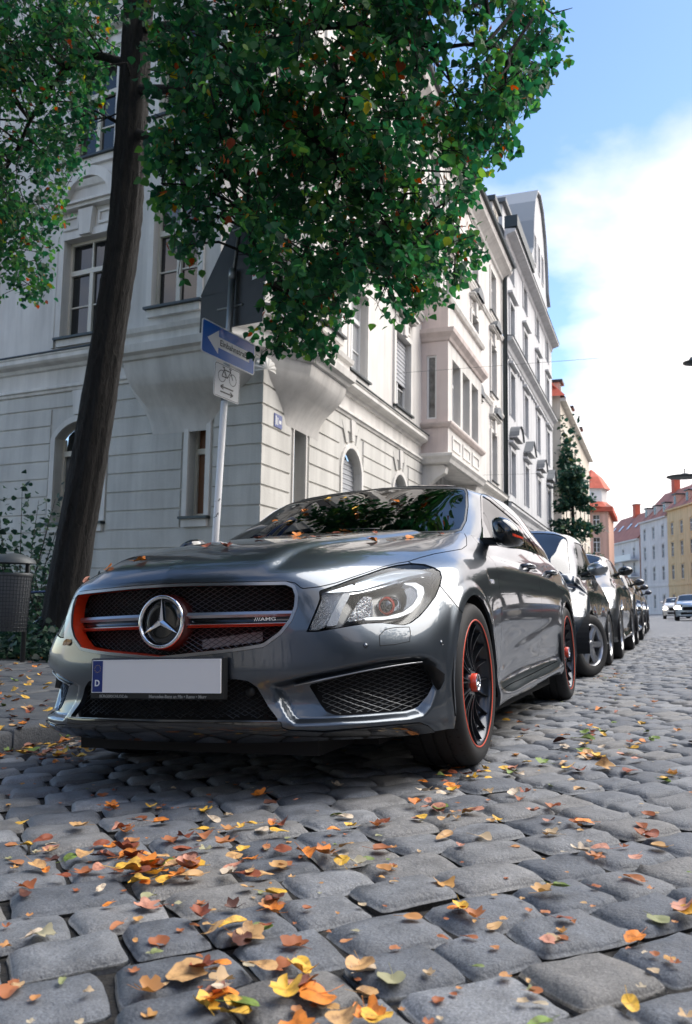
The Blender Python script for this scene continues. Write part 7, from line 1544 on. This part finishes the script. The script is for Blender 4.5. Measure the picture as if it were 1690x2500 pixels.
    MB().tube([on2((533, 757)), on2((594, 743))], .009, 6).build('rail', GALV, S)
sign_post()
def litter_bin():
    c = wdep(24, 1480, 8.6); T = empty('litter_bin', (c[0], c[1], 0)); tag(T, 'grey wire-mesh litter bin with a domed lid at the left edge', 'litter bin'); G = mat('bin_grey', (.07, .075, .08), .5, .5); z0, z1 = .36, .92
    m = MB(); R_ = .20
    for k in range(36): a = 2*math.pi*k/36; m.tube([(R_*.86*math.cos(a), R_*.86*math.sin(a), z0), (R_*math.cos(a), R_*math.sin(a), z1)], .004, 4, False)
    for z in np.linspace(z0, z1, 16): rr = R_*(.86+.14*(z-z0)/(z1-z0)); m.tube([(rr*math.cos(a), rr*math.sin(a), z) for a in np.linspace(0, 2*math.pi, 25)], .003, 4, False)
    m.build('wire_basket', G, T)['kind'] = 'stuff'; MB().lathe([(.0005, z0), (R_*.84, z0), (R_*.97, z1)], 28).build('liner_bag', mat('bin_liner', (.15, .16, .17), .35), T, True)
    MB().lathe([(R_*1.02, z1-.005), (R_*1.05, z1+.02), (R_*1.0, z1+.03)], 28).build('rim', G, T, True); MB().lathe([(R_*1.18, z1+.13), (R_*1.1, z1+.17), (R_*.6, z1+.22), (.0005, z1+.24)], 28).build('lid', mat('bin_lid', (.06, .07, .075), .5), T, True)
    MB().tube([(0, .23, 0), (0, .23, z1+.18), (0, .1, z1+.2)], .025, 8).build('post', G, T, True)
litter_bin()
def bike():
    c = wdep(92, 1450, 10.3); T = empty('bicycle', (c[0], c[1], 0)); tag(T, 'blue bicycle half hidden behind the litter bin', 'bicycle'); T.rotation_euler = (0, 0, rad(35)); B = mat('bike_blue', (.012, .035, .11), .3, coat=.5)
    fr = MB()
    for p, q in (((-.5, 0, .34), (-.12, 0, .30)), ((-.12, 0, .30), (-.28, 0, .85)), ((-.24, 0, .76), (.32, 0, .80)), ((-.12, 0, .30), (.34, 0, .72)), ((.30, 0, .92), (.36, 0, .66)), ((.36, 0, .66), (.50, 0, .34)), ((-.5, 0, .34), (-.25, 0, .76))): fr.tube([p, q], .016, 8)
    fr.build('frame', B, T, True)['kind'] = 'stuff'
    for x in (-.5, .5):
        w = MB().lathe([(.325+.017*math.cos(a), .017*math.sin(a)) for a in np.linspace(0, 2*math.pi, 9)], 40, 'y', (x, 0, .34)).build('wheel', RUB, T, True)
        MB().lathe([(.305, -.008), (.312, 0), (.305, .008)], 40, 'y', (x, 0, .34)).build('rim', SILV, w, True); m = MB(); [m.tube([(x, 0, .34), (x+.305*math.cos(a), 0, .34+.305*math.sin(a))], .0014, 3, False) for a in np.linspace(0, 6.28, 19)]; m.build('spokes', SILV, w)['kind'] = 'stuff'
    MB().tube([(.22, -.27, 1.0), (.30, -.2, 1.02), (.29, 0, .98), (.30, .2, 1.02), (.22, .27, 1.0)], .012, 8).build('handlebar', SILV, T, True); MB().box(-.42, -.16, -.07, .07, .86, .91, bev=.02).build('saddle', SAT, T, True)
bike()
def fence():
    # wrought-iron garden fence in front of the left facade
    T = empty('garden_fence', (0, 0, 0)); tag(T, 'low wrought-iron garden fence with curled leaf finials before the house', 'fence'); I = mat('wrought_iron', (.012, .014, .014), .5); o = 1.2
    def P(s, z): return FL(s, o, z)
    for k in range(22):
        s = .3+k*.42; MB().tube([P(s, .02), P(s, .92)], .012, 6).build('bar', I, T)
        sg = 1 if k % 2 else -1
        MB().tube([P(s, .72), P(s+.10*sg, .80), P(s+.14*sg, .92), P(s+.08*sg, 1.02), P(s+.02*sg, .98)], [.009, .009, .008, .007, .005], 6).build('scroll', I, T, True)
        m = MB(); q = [(0, 1.0), (.05, 1.08), (0, 1.2), (-.05, 1.08)]; m.add([FL(s+a, o+h, z) for h in (-.008, .008) for a, z in q], [(0, 1, 2, 3), (7, 6, 5, 4)]+[(i, (i+1) % 4, 4+(i+1) % 4, 4+i) for i in range(4)]); m.build('leaf_finial', I, T)
    for z in (.15, .70): MB().tube([P(.2, z), P(9.4, z)], .012, 6).build('rail', I, T)
fence()
def lamp(name, label, px, py, y, w):
    c = won(1, px, py, y); T = empty(name, tuple(c)); tag(T, label, 'street lamp', 'street lamps hung on wires'); D = mat('lamp_dark', (.03, .04, .045), .5)
    MB().lathe([(.0005, .12), (.08, .11), (w*.5, .03), (w, 0), (w*.98, -.03), (w*.6, -.05), (.0005, -.05)], 28).build('shade', D, T, True); MB().tube([(0, 0, .1), (0, 0, .28)], .02, 6).build('hanger', D, T); MB().tube([(-XB*0+XB-c[0]+.1, 0, .34), (0, 0, .26), (16-c[0], 0, .5)], .004, 4, False).build('span_wire', D, T)
lamp('hanging_lamp', 'flat dark street lamp on a wire, upper of the two at the right edge', 1694, 884, 17., .24); lamp('hanging_lamp', 'long dark street lamp on a wire, lower of the two at the right edge', 1672, 1163, 28.5, .62)
